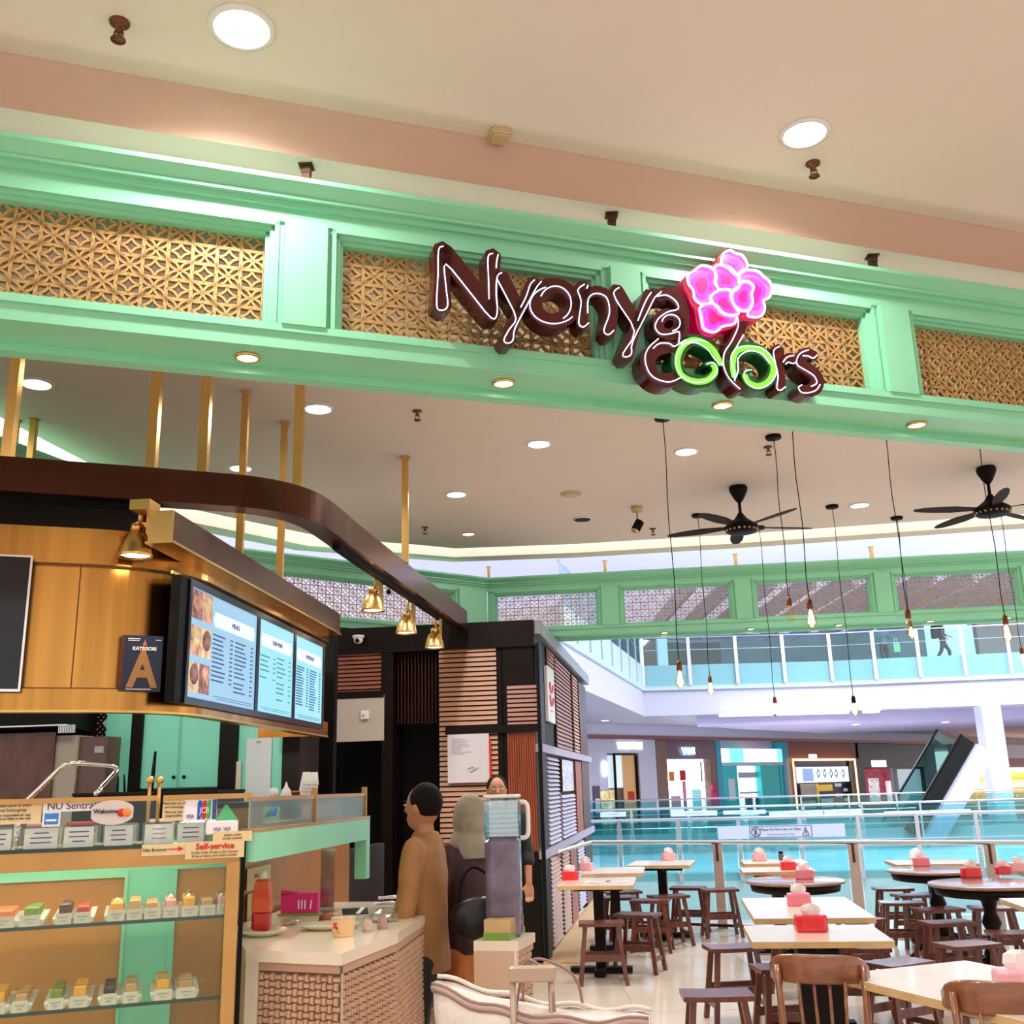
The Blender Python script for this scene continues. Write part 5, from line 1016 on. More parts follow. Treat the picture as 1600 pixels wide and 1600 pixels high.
def person(name, label, loc, rz, hgt, arms, legs, shirt, trou, lean=(0, 0), scarf=None, vox=.009, shoe=blackp, longshirt=False, headrot=0, skm=skin):
    o = thing(name, label, 'person', loc, rz); o.scale = (hgt/1.7,)*3
    lx, ly = lean; b = MB(); z0 = .9
    T = lambda p: Vector((p[0]+lx*max(0, p[2]-z0), p[1]+ly*max(0, p[2]-z0), p[2]))
    torso(b, [(.84, .12, .09, 0), (.95, .155, .105, 0), (1.1, .13, .09, 0), (1.28, .155, .1, 0), (1.38, .16, .09, 0), (1.43, .09, .06, .01), (1.46, .05, .05, .01)], lean)
    b.tube([T((0, .01, 1.42)), T((0, 0, 1.52))], [.052, .047], 12)
    hc = T((0, -.008, 1.585)); HM = Matrix.Translation(hc) @ Matrix.Rotation(headrot, 4, 'Z')
    ell(b, (0, .005, .012), .073, .092, .105, 16, 12, HM); ell(b, (0, -.03, -.055), .05, .055, .055, 12, 8, HM)        # skull, jaw
    b.tube([HM @ Vector((0, -.085, .02)), HM @ Vector((0, -.103, -.015)), HM @ Vector((0, -.09, -.022))], [.008, .014, .01], 8)
    ell(b, (0, -.082, -.052), .022, .012, .008, 10, 6, HM)
    for s in (-1, 1): ell(b, (s*.075, .008, .0), .009, .02, .03, 8, 6, HM)
    sh_, tr_ = MB(), MB()
    torso(sh_, [(.82 if longshirt else .88, .165, .13, 0), (.95, .17, .122, 0), (1.1, .15, .11, 0), (1.28, .175, .12, 0), (1.38, .18, .105, 0), (1.44, .10, .075, .01), (1.47, .062, .062, .01)], lean)
    for s, (el, wr) in arms.items():
        S0 = T((s*.175, .0, 1.395)); limb(b, [S0, el, wr], [.045, .036, .026]); hand(b, wr, Vector(wr)-Vector(el), s); e2_ = Vector(el)+(Vector(wr)-Vector(el))*.3
        limb(sh_, [S0, el, e2_], [.062, .052, .05])
    for s, (kn, an) in legs.items():
        hp = Vector((s*.085, 0, .88)); limb(b, [hp, kn, an], [.08, .055, .038]); b.tube([Vector(an)+Vector((0, .03, -.04)), Vector(an)+Vector((0, -.1, -.055))], [.035, .03], 8)
        limb(tr_, [hp, kn, an], [.095, .07, .058])
    torso(tr_, [(.80, .14, .11, 0), (.9, .168, .12, 0), (.98, .15, .11, 0)])
    bo = b.build('body', skm, o); remesh(bo, vox)
    so = sh_.build('shirt', shirt, o); remesh(so, .012, 3); folds(so); to = tr_.build('trousers', trou, o); remesh(to, .012, 3); folds(to, .015)
    for s, (kn, an) in legs.items():
        m = MB(); a = Vector(an); m.loft([[(a.x+x*w_, a.y+y, z) for x, y in ((-1, .07), (1, .07), (1, -.02), (.8, -.15), (-.8, -.15), (-1, -.02))] for z, w_ in ((0, .045), (.03, .046), (.07, .036))]); m.build('shoe', shoe, o)
    h = MB(); ell(h, (0, .022, .03), .083, .09, .098, 16, 10, HM); 
    if scarf: ell(h, (0, .012, -.03), .088, .098, .12, 16, 10, HM); h.tube([HM @ Vector((0, .0, -.08)), T((0, .0, 1.36))], [.085, .15], 14)
    ho = h.build('headscarf' if scarf else 'hair', scarf or hairm, o); remesh(ho, .01, 3)
    if scarf: folds(ho, .012, .08)
    e_ = MB()
    for s in (-1, 1): ell(e_, (s*.03, -.083, .016), .011, .006, .006, 8, 6, HM)
    e_.build('eyes', white, o); e_ = MB()
    for s in (-1, 1): ell(e_, (s*.03, -.089, .016), .005, .003, .005, 8, 5, HM); e_.tube([HM @ Vector((s*.016, -.088, .034)), HM @ Vector((s*.045, -.078, .036))], .003, 5)
    e_.build('brows_and_pupils', ink, o)
    return o
def at(px, Yd, z=0): d = ray(px, 1230); return Vector((d.x/d.y*Yd, Yd, z))
tan = mat('tan_shirt', (.33, .15, .045), .6, var=.2, scale=5, bump=.5); maroon = mat('dark_maroon_cloth', (.035, .006, .008), .6, var=.3, bump=.4)
person('person', 'person in a loose tan shirt and black trousers seen from the side at the counter', at(662, 5.15), -1.75, 1.62,
       {1: ((.23, -.03, 1.12), (.24, -.13, .88)), -1: ((-.22, -.08, 1.12), (-.16, -.28, 1.04))}, {1: ((.1, -.04, .48), (.1, 0, .08)), -1: ((-.1, -.1, .48), (-.11, -.12, .08))}, tan, mat('black_cloth', (.008, .007, .007), .7), longshirt=True, headrot=-.3)
person('person', 'person in a dark maroon top, grey headscarf and tan orange trousers beside the drinks dispenser', at(731, 5.5), -2.3, 1.56,
       {1: ((.24, -.06, 1.1), (.2, -.22, .95)), -1: ((-.22, -.06, 1.1), (-.14, -.26, 1.06))}, {1: ((.1, -.03, .48), (.1, 0, .08)), -1: ((-.1, -.03, .48), (-.1, 0, .08))}, maroon, mat('orange_cloth', (.5, .16, .03), .6, var=.15, bump=.4), scarf=mat('grey_scarf', (.3, .26, .2), .7, var=.2, bump=.5))
person('person', 'person with short black hair standing behind the drinks dispenser', at(776, 8.3), .1, 1.68,
       {1: ((.23, -.02, 1.12), (.22, -.14, .9)), -1: ((-.23, -.02, 1.12), (-.22, -.14, .9))}, {1: ((.1, -.0, .48), (.1, 0, .08)), -1: ((-.1, -.0, .48), (-.1, 0, .08))}, mat('black_cloth', (.008, .007, .007), .7), mat('black_cloth', (.008, .007, .007), .7))
# black shoulder bag worn by the maroon person
p = at(748, 5.12, .93); o = thing('shoulder_bag', 'slouchy black shoulder bag at the hip of the person in maroon', 'bag', p, .1)
m = MB(); ell(m, (0, 0, .08), .15, .07, .10, 18, 10); ell(m, (.06, 0, .1), .1, .06, .08); bo = m.build('pouch', mat('black_leather', (.006, .006, .007), .4, bump=.5, scale=12), o); remesh(bo, .012, 4)
MB().tube(spline([Vector(q) for q in ((-.1, 0, .14), (-.08, .05, .25), (-.03, .08, .3), (.04, .07, .26), (.1, .02, .14))], k=4), .009, 6).build('strap', blackp, o)

# ================================================================== SUITCASE AND TOTE BAG
sk = Z(831, 1512, 1.06); sk = Vector((sk.x, sk.y, 0)); SR = -.05
su = thing('suitcase', 'suitcase with a raised beige pull-out handle standing just in front of the white tote bag', 'suitcase', sk, SR)
hb = mat('handle_beige', (.5, .36, .27), .35, .3)
MB().rbox(-.2, .2, -.12, .12, .06, .62, .05).build('shell', mat('suitcase_shell', (.4, .3, .25), .4, bump=.2), su); MB().rbox(-.072, .072, -.018, .018, 1.02, 1.065, .012).build('grip', hb, su)
for x in (-.06, .058):
    MB().tube([(x, 0, .6), (x, 0, 1.03)], .010, 8).build('handle_tube', hb, su)
for x, y in ((-.16, -.08), (.16, -.08), (-.16, .08), (.16, .08)): MB().cyl((x-.012, y, .03), (x+.012, y, .03), .03, 12).build('wheel', blackp, su)
tbw = mat('quilted_white', (.74, .66, .62), .3, var=.06, bump=.9, scale=22); pip = mat('piping_mauve', (.3, .17, .14), .45)
tl_, tr2 = Z(680, 1533, .98), Z(1014, 1585, .98); tl_ = Z(680, 1533, 1.0); tr2 = Z(1014, 1587, .93)
tw = (tr2-tl_).length; tA = math.atan2(tr2.y-tl_.y, tr2.x-tl_.x); TF = Matrix.Translation((tl_.x, tl_.y, 0)) @ Matrix.Rotation(tA, 4, 'Z')
tg = thing('tote_bag', 'shiny quilted white tote bag with mauve piping and thin cord handles in the foreground', 'bag', (tl_.x, tl_.y, 0), tA)
n = 24
def rim(k, side, dz_=0, grow=0.):
    t = k/n; z = tl_.z+(tr2.z-tl_.z)*t-.028*math.sin(math.pi*t)*1.2+.007*math.sin(t*22)+dz_; return Vector((t*tw, side*(.055+grow)*math.sin(math.pi*min(1, max(0, t*.94+.03)))**.5+side*grow, z))
base = .63
rings = []
for zt_, wd, ins in ((0, .07, .12), (.15, .1, .08), (.5, .1, .03), (.8, .085, .01), (1, .055, 0)):
    R = []
    for side, ks in ((-1, range(n+1)), (1, range(n, -1, -1))):
        for k in ks:
            q = rim(k, side); t = k/n; x = tw*(ins+(1-2*ins)*t); R.append((x, side*wd*math.sin(math.pi*(t*.94+.03))**.5, base+(q.z-base)*zt_))
    rings.append(R)
MB().loft(rings, smooth=True, caps=True).build('bag_body', tbw, tg)
for dz2, r in ((-.004, .006), (-.024, .006), (-.014, .009)):
    MB().tube([rim(k, -1, dz2, .004) for k in range(n+1)], r, 8).build('rim_piping', pip if r < .008 else mat('piping_light', (.5, .36, .33), .4), tg)
MB().tube([rim(k, 1, .012, .0) for k in range(n+1)], .007, 8).build('rear_rim', tbw, tg)
for s, xs_ in ((-1, (.42, .47, .6)), (1, (.40, .5, .68))):
    MB().tube(spline([Vector((tw*xs_[0], s*.055, .93)), Vector((tw*(xs_[0]+.02), s*.03, 1.03)), Vector((tw*xs_[1], s*.015, 1.075)), Vector((tw*(xs_[2]-.03), s*.03, 1.03)), Vector((tw*xs_[2], s*.055, .94))], k=6), .0045, 6).build('cord_handle', pip, tg)
st = thing('bag_stool', 'dark wooden stool carrying the white tote bag in the foreground', 'stool', TF @ Vector((tw/2, .0, 0)), tA)
MB().rbox(-.2, .2, -.13, .13, .6, .63, .02).build('seat', stoolw, st)
for a, b in ((-1, -1), (1, -1), (-1, 1), (1, 1)): MB().bar((a*.16, b*.1, .6), (a*.19, b*.13, 0), .03, .03).build('leg', stoolw, st)

# ================================================================== TABLES, STOOLS, CHAIRS
TR = math.radians(-8)
def leg4(m, P, w, d): m.bar(P[0], P[1], w, d)
def pedestal(o, h, r=.045, base='cross', mm=ebony):
    if base == 'cross':
        m = MB(); m.box(-r, r, -r, r, .05, h-.04); m.build('column', mm, o); m = MB(); m.box(-.27, .27, -.05, .05, 0.01, .055); m.box(-.05, .05, -.24, .24, 0.012, .057); m.build('cross_base', mm, o)
        m = MB(); m.box(-.22, .22, -.03, .03, h-.045, h-.005); m.box(-.03, .03, -.2, .2, h-.045, h-.005); m.build('support', mm, o)
def rect_table(cx, cy, w, d, label, rz=TR, r=.045, z=.76):
    o = thing('cafe_table', label, 'table', (cx, cy, 0), rz, 'rectangular café tables')
    MB().rbox(-w/2, w/2, -d/2, d/2, z-.004, z+.0, .006).build('tabletop', cream, o); 
    m = MB(); m.rbox(-w/2, w/2, -d/2, d/2, z-.035, z-.004, .006); m.build('edge_band', creamedge, o); pedestal(o, z-.035, r); return o
def round_table(cx, cy, r, label, z=.76):
    o = thing('round_table', label, 'table', (cx, cy, 0), .2, 'round dark wood tables')
    MB().lathe([(r-.03, z-.03), (r, z-.024), (r+.006, z-.012), (r, z-.002), (r-.02, z), (.002, z)], 40).build('tabletop', mat('round_top', (.34, .2, .14), .2, var=.15, coat=.6), o)
    MB().lathe([(r-.10, z-.10), (r-.05, z-.09), (r-.035, z-.03), (r-.04, z-.03)], 36).build('apron', ebony, o)
    MB().lathe([(.14, z-.11), (.06, z-.14), (.045, z-.22), (.075, z-.3), (.05, z-.36), (.04, z-.42), (.085, z-.52), (.09, z-.6), (.05, z-.64), (.002, z-.65)], 20).build('turned_column', ebony, o)
    for k in range(4):
        a = k*math.pi/2; M_ = Matrix.Rotation(a, 4, 'Z'); m = MB(); m.tube([M_ @ Vector(q) for q in ((.03, 0, .2), (.16, 0, .17), (.28, 0, .05), (.33, 0, .02))], [.035, .03, .022, .02], 8); m.build('foot', ebony, o)
    return o
rect_table(.68, 9.72, .66, .8, 'café table nearest the louvred booth wall, with a red napkin box')
rect_table(.93, 10.9, .6, .75, 'café table behind the booth-side one, carrying a pink napkin box')
rect_table(1.52, 11.72, .66, .72, 'lone café table against the railing with a single pink napkin box', rz=-.25)
rect_table(2.68, 11.5, .66, .6, 'café table at the railing before the no-leaning sign')
rect_table(2.47, 10.5, .68, .55, 'café table between the railing table and the left round table')
T7 = rect_table(1.90, 7.42, .74, 1.2, 'long café table third from the railing with a pink square napkin box')
T8 = rect_table(1.64, 6.2, .74, .66, 'café table with a bright red napkin box and a thick black pedestal', r=.11)
T9c = Vector((1.34, 4.93, 0))+Vector((.944, .33, 0))*.37+Vector((.4, -.917, 0))*.62
rect_table(T9c.x, T9c.y, .74, 1.22, 'large angled café table at the lower right corner with a big pink napkin box', rz=math.radians(21))
rect_table(4.12, 10.9, .78, .6, 'café table at the railing on the right with a wrapped white bundle')
rect_table(3.62, 7.15, .72, .85, 'café table cut by the right picture edge beside the chairs')
rect_table(4.75, 9.6, .7, .7, 'far right café table holding several pink boxes')
round_table(2.36, 9.4, .42, 'round dark wood table in the middle with a pink red napkin box'); round_table(3.82, 10.05, .42, 'round dark wood table at the right near the railing with a pink napkin box'); round_table(3.72, 8.72, .44, 'round dark wood table at the right picture edge with a red napkin box')
def stool(x, y, rz, label, z=.48):
    o = thing('wooden_stool', label, 'stool', (x, y, 0), rz, 'dark wooden stools')
    sw, sd = .19, .125
    n = 6; m = MB(); m.loft([[(-sw+2*sw*k/n, yy, z-.028+zz+.003*abs(2*k/n-1)**2) for yy, zz in ((-sd, 0), (sd, 0), (sd, .026), (-sd, .026))] for k in range(n+1)]); m.build('seat', stoolw, o)
    L = []
    for a, b in ((-1, -1), (1, -1), (1, 1), (-1, 1)):
        p0, p1 = Vector((a*.135, b*.08, z-.02)), Vector((a*.19, b*.13, 0)); MB().bar(p0, p1, .034, .03, up=(0, 1, 0)).build('leg', stoolw, o); L.append((p0, p1))
    P = lambda i, t: L[i][0].lerp(L[i][1], t)
    for i, j, t, h in ((0, 1, .55, .05), (3, 2, .55, .05), (0, 3, .75, .035), (1, 2, .75, .035)): MB().bar(P(i, t), P(j, t), h, .018, up=(0, 0, 1) if False else (P(j, t)-P(i, t)).cross(Vector((0, 0, 1)))).build('stretcher', stoolw, o)
    return o
ST = [(1.83, 12.0, -.3, 'stool at the railing right of the lone table, left of a pair'), (2.12, 11.72, .05, 'stool right of its pair, straight before the steel railing post'), (1.5, 11.2, .25, 'stool directly in front of the lone railing table'),
      (1.08, 11.75, .2, 'stool partly behind the middle left table'), (.98, 11.2, -.1, 'stool hidden behind the dark pedestals of the left tables'), (1.27, 10.85, -.25, 'stool between the left tables and the lone railing table'),
      (1.02, 9.75, -.45, 'stool right of the booth-side table with its slim legs in clear view'), (.66, 9.25, -.05, 'stool in front of the booth-side table, in dark shadow'),
      (1.05, 6.12, -.05, 'reddish stool standing alone at the bottom of the picture'), (1.47, 7.75, .1, 'stool at the left end of the long table'), (1.62, 6.9, .1, 'stool with a grey sheen tucked at the table with the thick pedestal'),
      (3.86, 11.35, -.1, 'stool by the railing left of the right group'), (3.5, 10.1, -.2, 'tall looking stool left of the right round table'), (3.84, 10.7, .1, 'stool just behind the right round table'), (3.62, 9.55, .15, 'stool in front of the right round table'),
      (3.36, 8.7, .1, 'reddish brown stool lit from the front beside the right round tables'), (4.1, 9.55, -.2, 'stool between the two right round tables'), (3.6, 8.05, -.15, 'stool before the rightmost round table'),
      (2.34, 6.95, .5, 'low-looking stool with a grey seat corner behind the angled table'), (2.32, 7.6, -.2, 'stool tucked at the right of the long table'), (2.1, 8.5, 0, 'stool at the far end of the long table'), (2.75, 9.0, .4, 'stool right of the middle round table'), (3.05, 7.6, .3, 'stool left of the right edge table'), (4.4, 8.4, .2, 'stool beyond the rightmost round table')]
for a in ST: stool(*a)
def chair(x, y, rz, label, seatm):
    o = thing('bentwood_chair', label, 'chair', (x, y, 0), rz, 'bentwood armchairs'); hz = .86
    m = MB(); n = 22; z = .45; out = [(.215*math.copysign(abs(math.cos(t))**.7, math.cos(t)), .205*math.copysign(abs(math.sin(t))**.7, math.sin(t))) for t in [2*math.pi*k/n for k in range(n)]]
    m.loft([[(a, b, z-.025) for a, b in out], [(a*1.01, b*1.01, z-.012) for a, b in out], [(a*.97, b*.97, z) for a, b in out]]); m.build('seat', seatm, o)
    # curved top rail (backrest at -y), wraps forward at its ends
    th = [math.pi+math.radians(d) for d in range(8, 173, 11)]
    rg = []
    for i, t in enumerate(th):
        e = abs(i-(len(th)-1)/2)/((len(th)-1)/2); r = .205; w_ = .115*(1-.45*e**4); zc = hz-.05-.03*e**3
        cx, cy = math.cos(t)*r, math.sin(t)*r*.85; dx_, dy_ = math.cos(t), math.sin(t)
        R = []
        for a, b in ((-1, -1), (-.6, -1.25), (.6, -1.25), (1, -1), (1, 1), (.6, 1.2), (-.6, 1.2), (-1, 1)): R.append((cx+dx_*a*.0125, cy+dy_*a*.0125, zc+b*w_/2.4))
        rg.append(R)
    m = MB(); m.loft(rg, smooth=True); m.build('top_rail', chairw, o)
    for s in (-1, 1):
        m = MB(); m.tube([(s*.17, -.2, 0), (s*.17, -.17, .2), (s*.168, -.15, .45), (s*.175, -.15, .6), (s*.18, -.125, .82)], [.016, .018, .019, .016, .014], 8); m.build('rear_leg', chairw, o)
        m = MB(); m.tube([(s*.18, .18, 0), (s*.165, .155, .25), (s*.16, .15, .44)], [.014, .018, .02], 8); m.build('front_leg', chairw, o)
    for k in (-1.5, -.5, .5, 1.5): MB().tube([(k*.05, -.17, .44), (k*.06, -.165, .6), (k*.065, -.165, .76)], .007, 6).build('spindle', chairw, o)
    m = MB(); m.tube([(.155*math.cos(t), .15*math.sin(t), .22) for t in [2*math.pi*k/16 for k in range(16)]], .009, 6, closed=True); m.build('leg_ring', chairw, o); return o
orange = mat('orange_brown_seat', (.40, .09, .02), .35, var=.1, coat=.3)
chair(1.31, 4.92, -.25, 'bentwood chair with an orange brown seat, left of the two at the bottom', orange)
chair(1.80, 4.22, -.3, 'bentwood chair cut by the bottom edge, in front of the angled table', orange)
chair(3.05, 6.2, 1.2, 'bentwood chair with a dark back right of the angled table', orange)
# napkin boxes
def napkin(px, py, mm, label, s=1., kind='box'):
    P = Z(px, py, .76); o = thing('napkin_box', label, 'napkin box', P, random.uniform(-.2, .1), 'pink and red napkin boxes'); w_, d_, h_ = .085*s, .055*s, .085*s
    m = MB(); k = 5; m.loft([[(x*a, y*a, z) for x, y in ((-w_, -d_*.6), (-w_*.7, -d_), (w_*.7, -d_), (w_, -d_*.6), (w_, d_*.6), (w_*.7, d_), (-w_*.7, d_), (-w_, d_*.6))] for a, z in ((.92, 0), (1, .008), (.97, h_-.01), (.9, h_))]); m.build('box_body', mm, o)
    MB().box(-w_*.6, w_*.6, -.006, .006, h_, h_+.002).build('slot', tissue, o)
    m = MB(); rg = random.Random(px); m.loft([[(x*q+rg.uniform(-.006, .006)+sh_, y*q, z) for x, y in ((-w_*.55, -.012), (-.01, -.022), (w_*.5, -.010), (w_*.5, .012), (0, .02), (-w_*.5, .012))] for q, z, sh_ in ((1, h_), (1.15, h_+.025*s, .0), (.8, h_+.05*s, -.01), (.2, h_+.065*s, -.02)) for sh_ in [sh_ if False else 0]]) if False else m.loft([[(x*q+rg.uniform(-.005, .005), y*q, z) for x, y in ((-w_*.55, -.006), (-.012, -.016), (w_*.2, -.002), (w_*.6, -.010), (w_*.5, .006), (0.01, .014), (-w_*.2, .002), (-w_*.5, .01))] for q, z in ((.8, h_), (1.1, h_+.02*s), (1.0, h_+.04*s+rg.uniform(0, .01)), (.45, h_+.055*s+rg.uniform(0, .015)))])
    m.build('napkin', tissue, o)
NB = [(891, 1375, redp, 'red napkin box on the table nearest the louvred booth', .9), (915, 1360, pinkl, 'pink napkin box on the second booth-side table', .9), (1045, 1344, pinkl, 'pink napkin box on the lone railing table', .9), (1187, 1345, pinkl, 'pink napkin box with white tissue on the table before the no-leaning sign', .9),
      (1232, 1359, redp, 'red napkin box between the railing table and the middle round table', .85), (1257, 1373, pinkp, 'rose napkin box on the middle round table', .9), (1249, 1415, pinkp, 'rose square napkin box on the long table', .95), (1268, 1455, redp, 'bright red napkin box nearest the middle of the picture bottom', 1.05),
      (1440, 1353, pinkp, 'rose napkin box on the right round table by the railing', .9), (1518, 1371, redp, 'red napkin box on the rightmost round table', .95), (1568, 1366, redp, 'small red box right of the rightmost round table box', .8), (1592, 1362, pinkl, 'pale pink box at the right picture edge on the far right table', .9), (1598, 1556, pinkl, 'large pink napkin box on the angled table at the right picture edge', 1.15)]
for a in NB: napkin(*a)
crumple(Z(1432, 1343, .76), (.07, .05, .11), 'white tissue bundle with pink shade on the railing table at the right', tissue, 'tissue_bundle', 'tissue')
P = Z(1221, 1344, .76); o = thing('sauce_jar', 'small dark capped sauce jar on the table before the no-leaning sign', 'jar', P); MB().lathe([(.025, 0), (.027, .01), (.027, .06), (.022, .07)], 12).build('jar_body', mat('dark_sauce', (.12, .08, .08), .2), o); MB().lathe([(.025, .07), (.025, .09), (.002, .09)], 12).build('cap', blackp, o)
for px, py, s in ((935, 1378, 'white menu sheet on the booth-side table'), (965, 1377, 'grey menu sheet beside the white one on the booth-side table'), (1180, 1362, 'pink edged menu sheet on the table before the middle round table')):
    o = thing('menu_sheet', s, 'menu', Z(px, py, .762), TR); MB().rbox(-.11, .11, -.07, .07, 0, .003, .004).build('sheet', paper, o); m = MB(); m.box(-.08, .08, .03, .045, .003, .004); m.box(-.08, .04, -.02, -.01, .003, .004); m.build('print', inkr, o)

# ================================================================== GLASS RAILING
r0_ = Z(848, 1338, .92); r1_ = Z(925, 1316, .92); r2_ = Z(1600, 1317, .92); dr = (r2_-r1_).normalized(); r3_ = r2_+dr*4
RZ = .92
ry = lambda px: (lambda d: r1_+dr*(((r1_.y/d.y*d.x)-r1_.x)/(dr.x-dr.y*d.x/d.y)))(ray(px, 1316))
rail = thing('glass_railing', 'near glass railing with a polished steel handrail bounding the café floor', 'railing')
MB().tube([r0_, r1_, r3_], .024, 10).build('handrail', mat('handrail_steel', (.85, .8, .78), .18, .9), rail)
posts = [ry(q) for q in (1120, 1332, 1545)]; posts.append(posts[-1]+(posts[-1]-posts[-2])); pl = [Vector((r1_.x+.02, r1_.y, 0))]+posts
for p in posts:
    ang = math.atan2(dr.y, dr.x); M_ = Matrix.Translation((p.x, p.y, 0)) @ Matrix.Rotation(ang, 4, 'Z')
    m = MB(); m.box(-.055, .055, -.012, .012, 0, RZ-.02, M_); m.build('post', steelp, rail); m = MB(); m.box(-.012, .012, -.03, -.012, RZ-.2, RZ-.02, M_); m.build('post_bracket', hm, rail)
for a, b in zip(pl[:-1], pl[1:]):
    d = (b-a); L = Vector((d.x, d.y, 0)).length; M_ = Matrix.Translation((a.x, a.y, 0)) @ Matrix.Rotation(math.atan2(d.y, d.x), 4, 'Z'); m = MB(); m.box(.07, L-.07, .0, .012, .06, RZ-.05, M_); m.build('glass_panel', glass, rail)
m = MB(); m.bar((pl[0].x, pl[0].y, .03), (pl[-1].x, pl[-1].y, .03), .05, .03); m.build('base_channel', mahog, rail)

# ================================================================== THE MALL BEYOND
def balustrade(pts, z0, ht, below, label, spacing, post=steel, gl_=glass2, pw=.05, signs=False, name='atrium_balustrade'):
    o = thing(name, label, 'balustrade'); P = [Vector(p) for p in pts]
    m = MB(); m.tube([(p.x, p.y, z0+ht) for p in P], .03, 6); m.build('handrail', post, o)
    m = MB(); m.tube([(p.x, p.y, z0+ht*.55) for p in P], .012, 5); m.build('mid_rail', post, o)
    for a, b in zip(P[:-1], P[1:]):
        L = (b-a).length; n = max(1, round(L/spacing)); M_ = Matrix.Translation((a.x, a.y, 0)) @ Matrix.Rotation(math.atan2(b.y-a.y, b.x-a.x), 4, 'Z')
        for k in range(n):
            x = L*k/n; m = MB(); m.box(x-pw/2, x+pw/2, -.05, -.01, z0-below, z0+ht, M_); m.build('post', post, o)
            m = MB(); m.box(x+pw/2+.02, L*(k+1)/n-pw/2-.02, -.004, .01, z0-below, z0+ht-.06, M_); m.build('glass_panel', gl_, o)
    return o
def atd(px, py, Yd): d = ray(px, py)*(Yd/ray(px, py).y); return Vector((d.x, d.y, H+d.z))
aqua = mat('aqua_fascia', (.55, .70, .76), .4, var=.03)
# bridge slab at the same level (D 20 - 26)
A1 = atd(700, 1300, 20.5); A2 = atd(1250, 1300, 19.5); A3 = atd(2000, 1300, 19)
A1.z = A2.z = A3.z = 0
m = MB(); m.prism([(A1.x, A1.y), (A2.x, A2.y), (A3.x, A3.y), (A3.x, 25), (A1.x, 26)], -1.9, -.02); m.build('bridge_slab', aqua, None, kind='structure')
balustrade([A1, A2, A3], 0, .93, .15, 'wide glass balustrade with pale steel posts just across the atrium opening', 1.05, pw=.07)
balustrade([Vector((A1.x, 25.6, 0)), Vector((A3.x, 24.8, 0))], 0, 1.0, .1, 'second glass balustrade line on the far side of the bridge', 1.3, name='bridge_balustrade')
s0 = atd(1120, 1311, 19.3); s1 = atd(1318, 1311, 19.2); Wd = (s1-s0).length; LFm = Fr((s0.x, s0.y-.15, 0), math.degrees(math.atan2(s1.x-s0.x, s1.y-s0.y)))
zz0, zz1 = s0.z, atd(1120, 1291, 19.3).z
o = thing('no_leaning_sign', 'long pale lavender warning plate on the atrium balustrade above the handrail', 'sign', LFm.P+Vector((0, 0, zz0)), LFm.rz); sH = zz1-zz0
MB().box(0, Wd, 0, .02, 0, sH).build('plate', mat('plate_lavender', (.58, .66, .86), .35), o)
m = MB()
for q in ((.25, .74, .05, .08), (.25, .74, .92, .95)): m.box(Wd*q[0], Wd*q[1], -.003, 0, sH*q[2], sH*q[3])
m.box(Wd*.25, Wd*.25+.01, -.003, 0, sH*.05, sH*.95); m.box(Wd*.74-.01, Wd*.74, -.003, 0, sH*.05, sH*.95); m.tube([(Wd*.30+sH*.36*math.cos(t), -.004, sH*.5+sH*.36*math.sin(t)) for t in [k*math.pi/8 for k in range(16)]], .006, 4, closed=True)
m.bar((Wd*.30-.07, -.004, sH*.5+.07), (Wd*.30+.07, -.004, sH*.5-.07), .012, .004); m.tube([(Wd*.665, -.004, sH*.18), (Wd*.69, -.004, sH*.82), (Wd*.715, -.004, sH*.18)], .008, 4, closed=True); m.bar((Wd*.69, -.004, sH*.3), (Wd*.69, -.004, sH*.6), .015, .004)
m.tube([(Wd*.30, -.006, sH*.72), (Wd*.30, -.006, sH*.5), (Wd*.29, -.006, sH*.25)], .012, 5); m.build('frame_and_symbols', ink, o)
text('warning_text', 'Please Do Not Lean on Glass', sH*.27, TX(Wd*.495, -.004, sH*.68), ink, o); text('warning_text', 'Dilarang Bersandar di Kaca', sH*.2, TX(Wd*.495, -.004, sH*.3), inkgy, o)
# far blank plates on the second line
for px0, px1, Yd, y0, y1, s in ((938, 978, 25.2, 1268, 1277, 'left'), (1048, 1120, 25.2, 1266, 1276, 'second from the left'), (1130, 1196, 25.2, 1265, 1273, 'third from the left'), (1202, 1286, 25.1, 1267, 1277, 'middle'), (1288, 1345, 25, 1265, 1273, 'fourth'), (1382, 1450, 25, 1266, 1274, 'second from the right'), (1452, 1516, 25, 1264, 1272, 'right')):
    a = atd(px0, y1, Yd-.1); b = atd(px1, y0, Yd-.1); o = thing('warning_plate', 'small blank-looking pale plate on the bridge balustrade, %s of the row' % s, 'sign', a); MB().rbox(0, b.x-a.x, -.02, 0, 0, b.z-a.z, .005).build('plate', mat('plate_lavender', (.58, .66, .86), .35), o); m = MB(); m.box((b.x-a.x)*.3, (b.x-a.x)*.7, -.023, -.02, (b.z-a.z)*.45, (b.z-a.z)*.55); m.build('print', inkgy, o)
# far gallery floor at level 0 with shops
MB().box(-10, 60, 35, 110, -1.5, -.02).build('floor_gallery', mat('gallery_floor', (.6, .58, .6), .25), kind='structure')
balustrade([atd(880, 1288, 35.2)*1, atd(1480, 1288, 35.2)*1, atd(1800, 1288, 35.2)], 0, 1.05, .1, 'distant glass balustrade before the lit shops', 1.6, name='gallery_balustrade')
for q in []: pass
DS = 43.
def sh(px, py, D=DS): return atd(px, py, D)
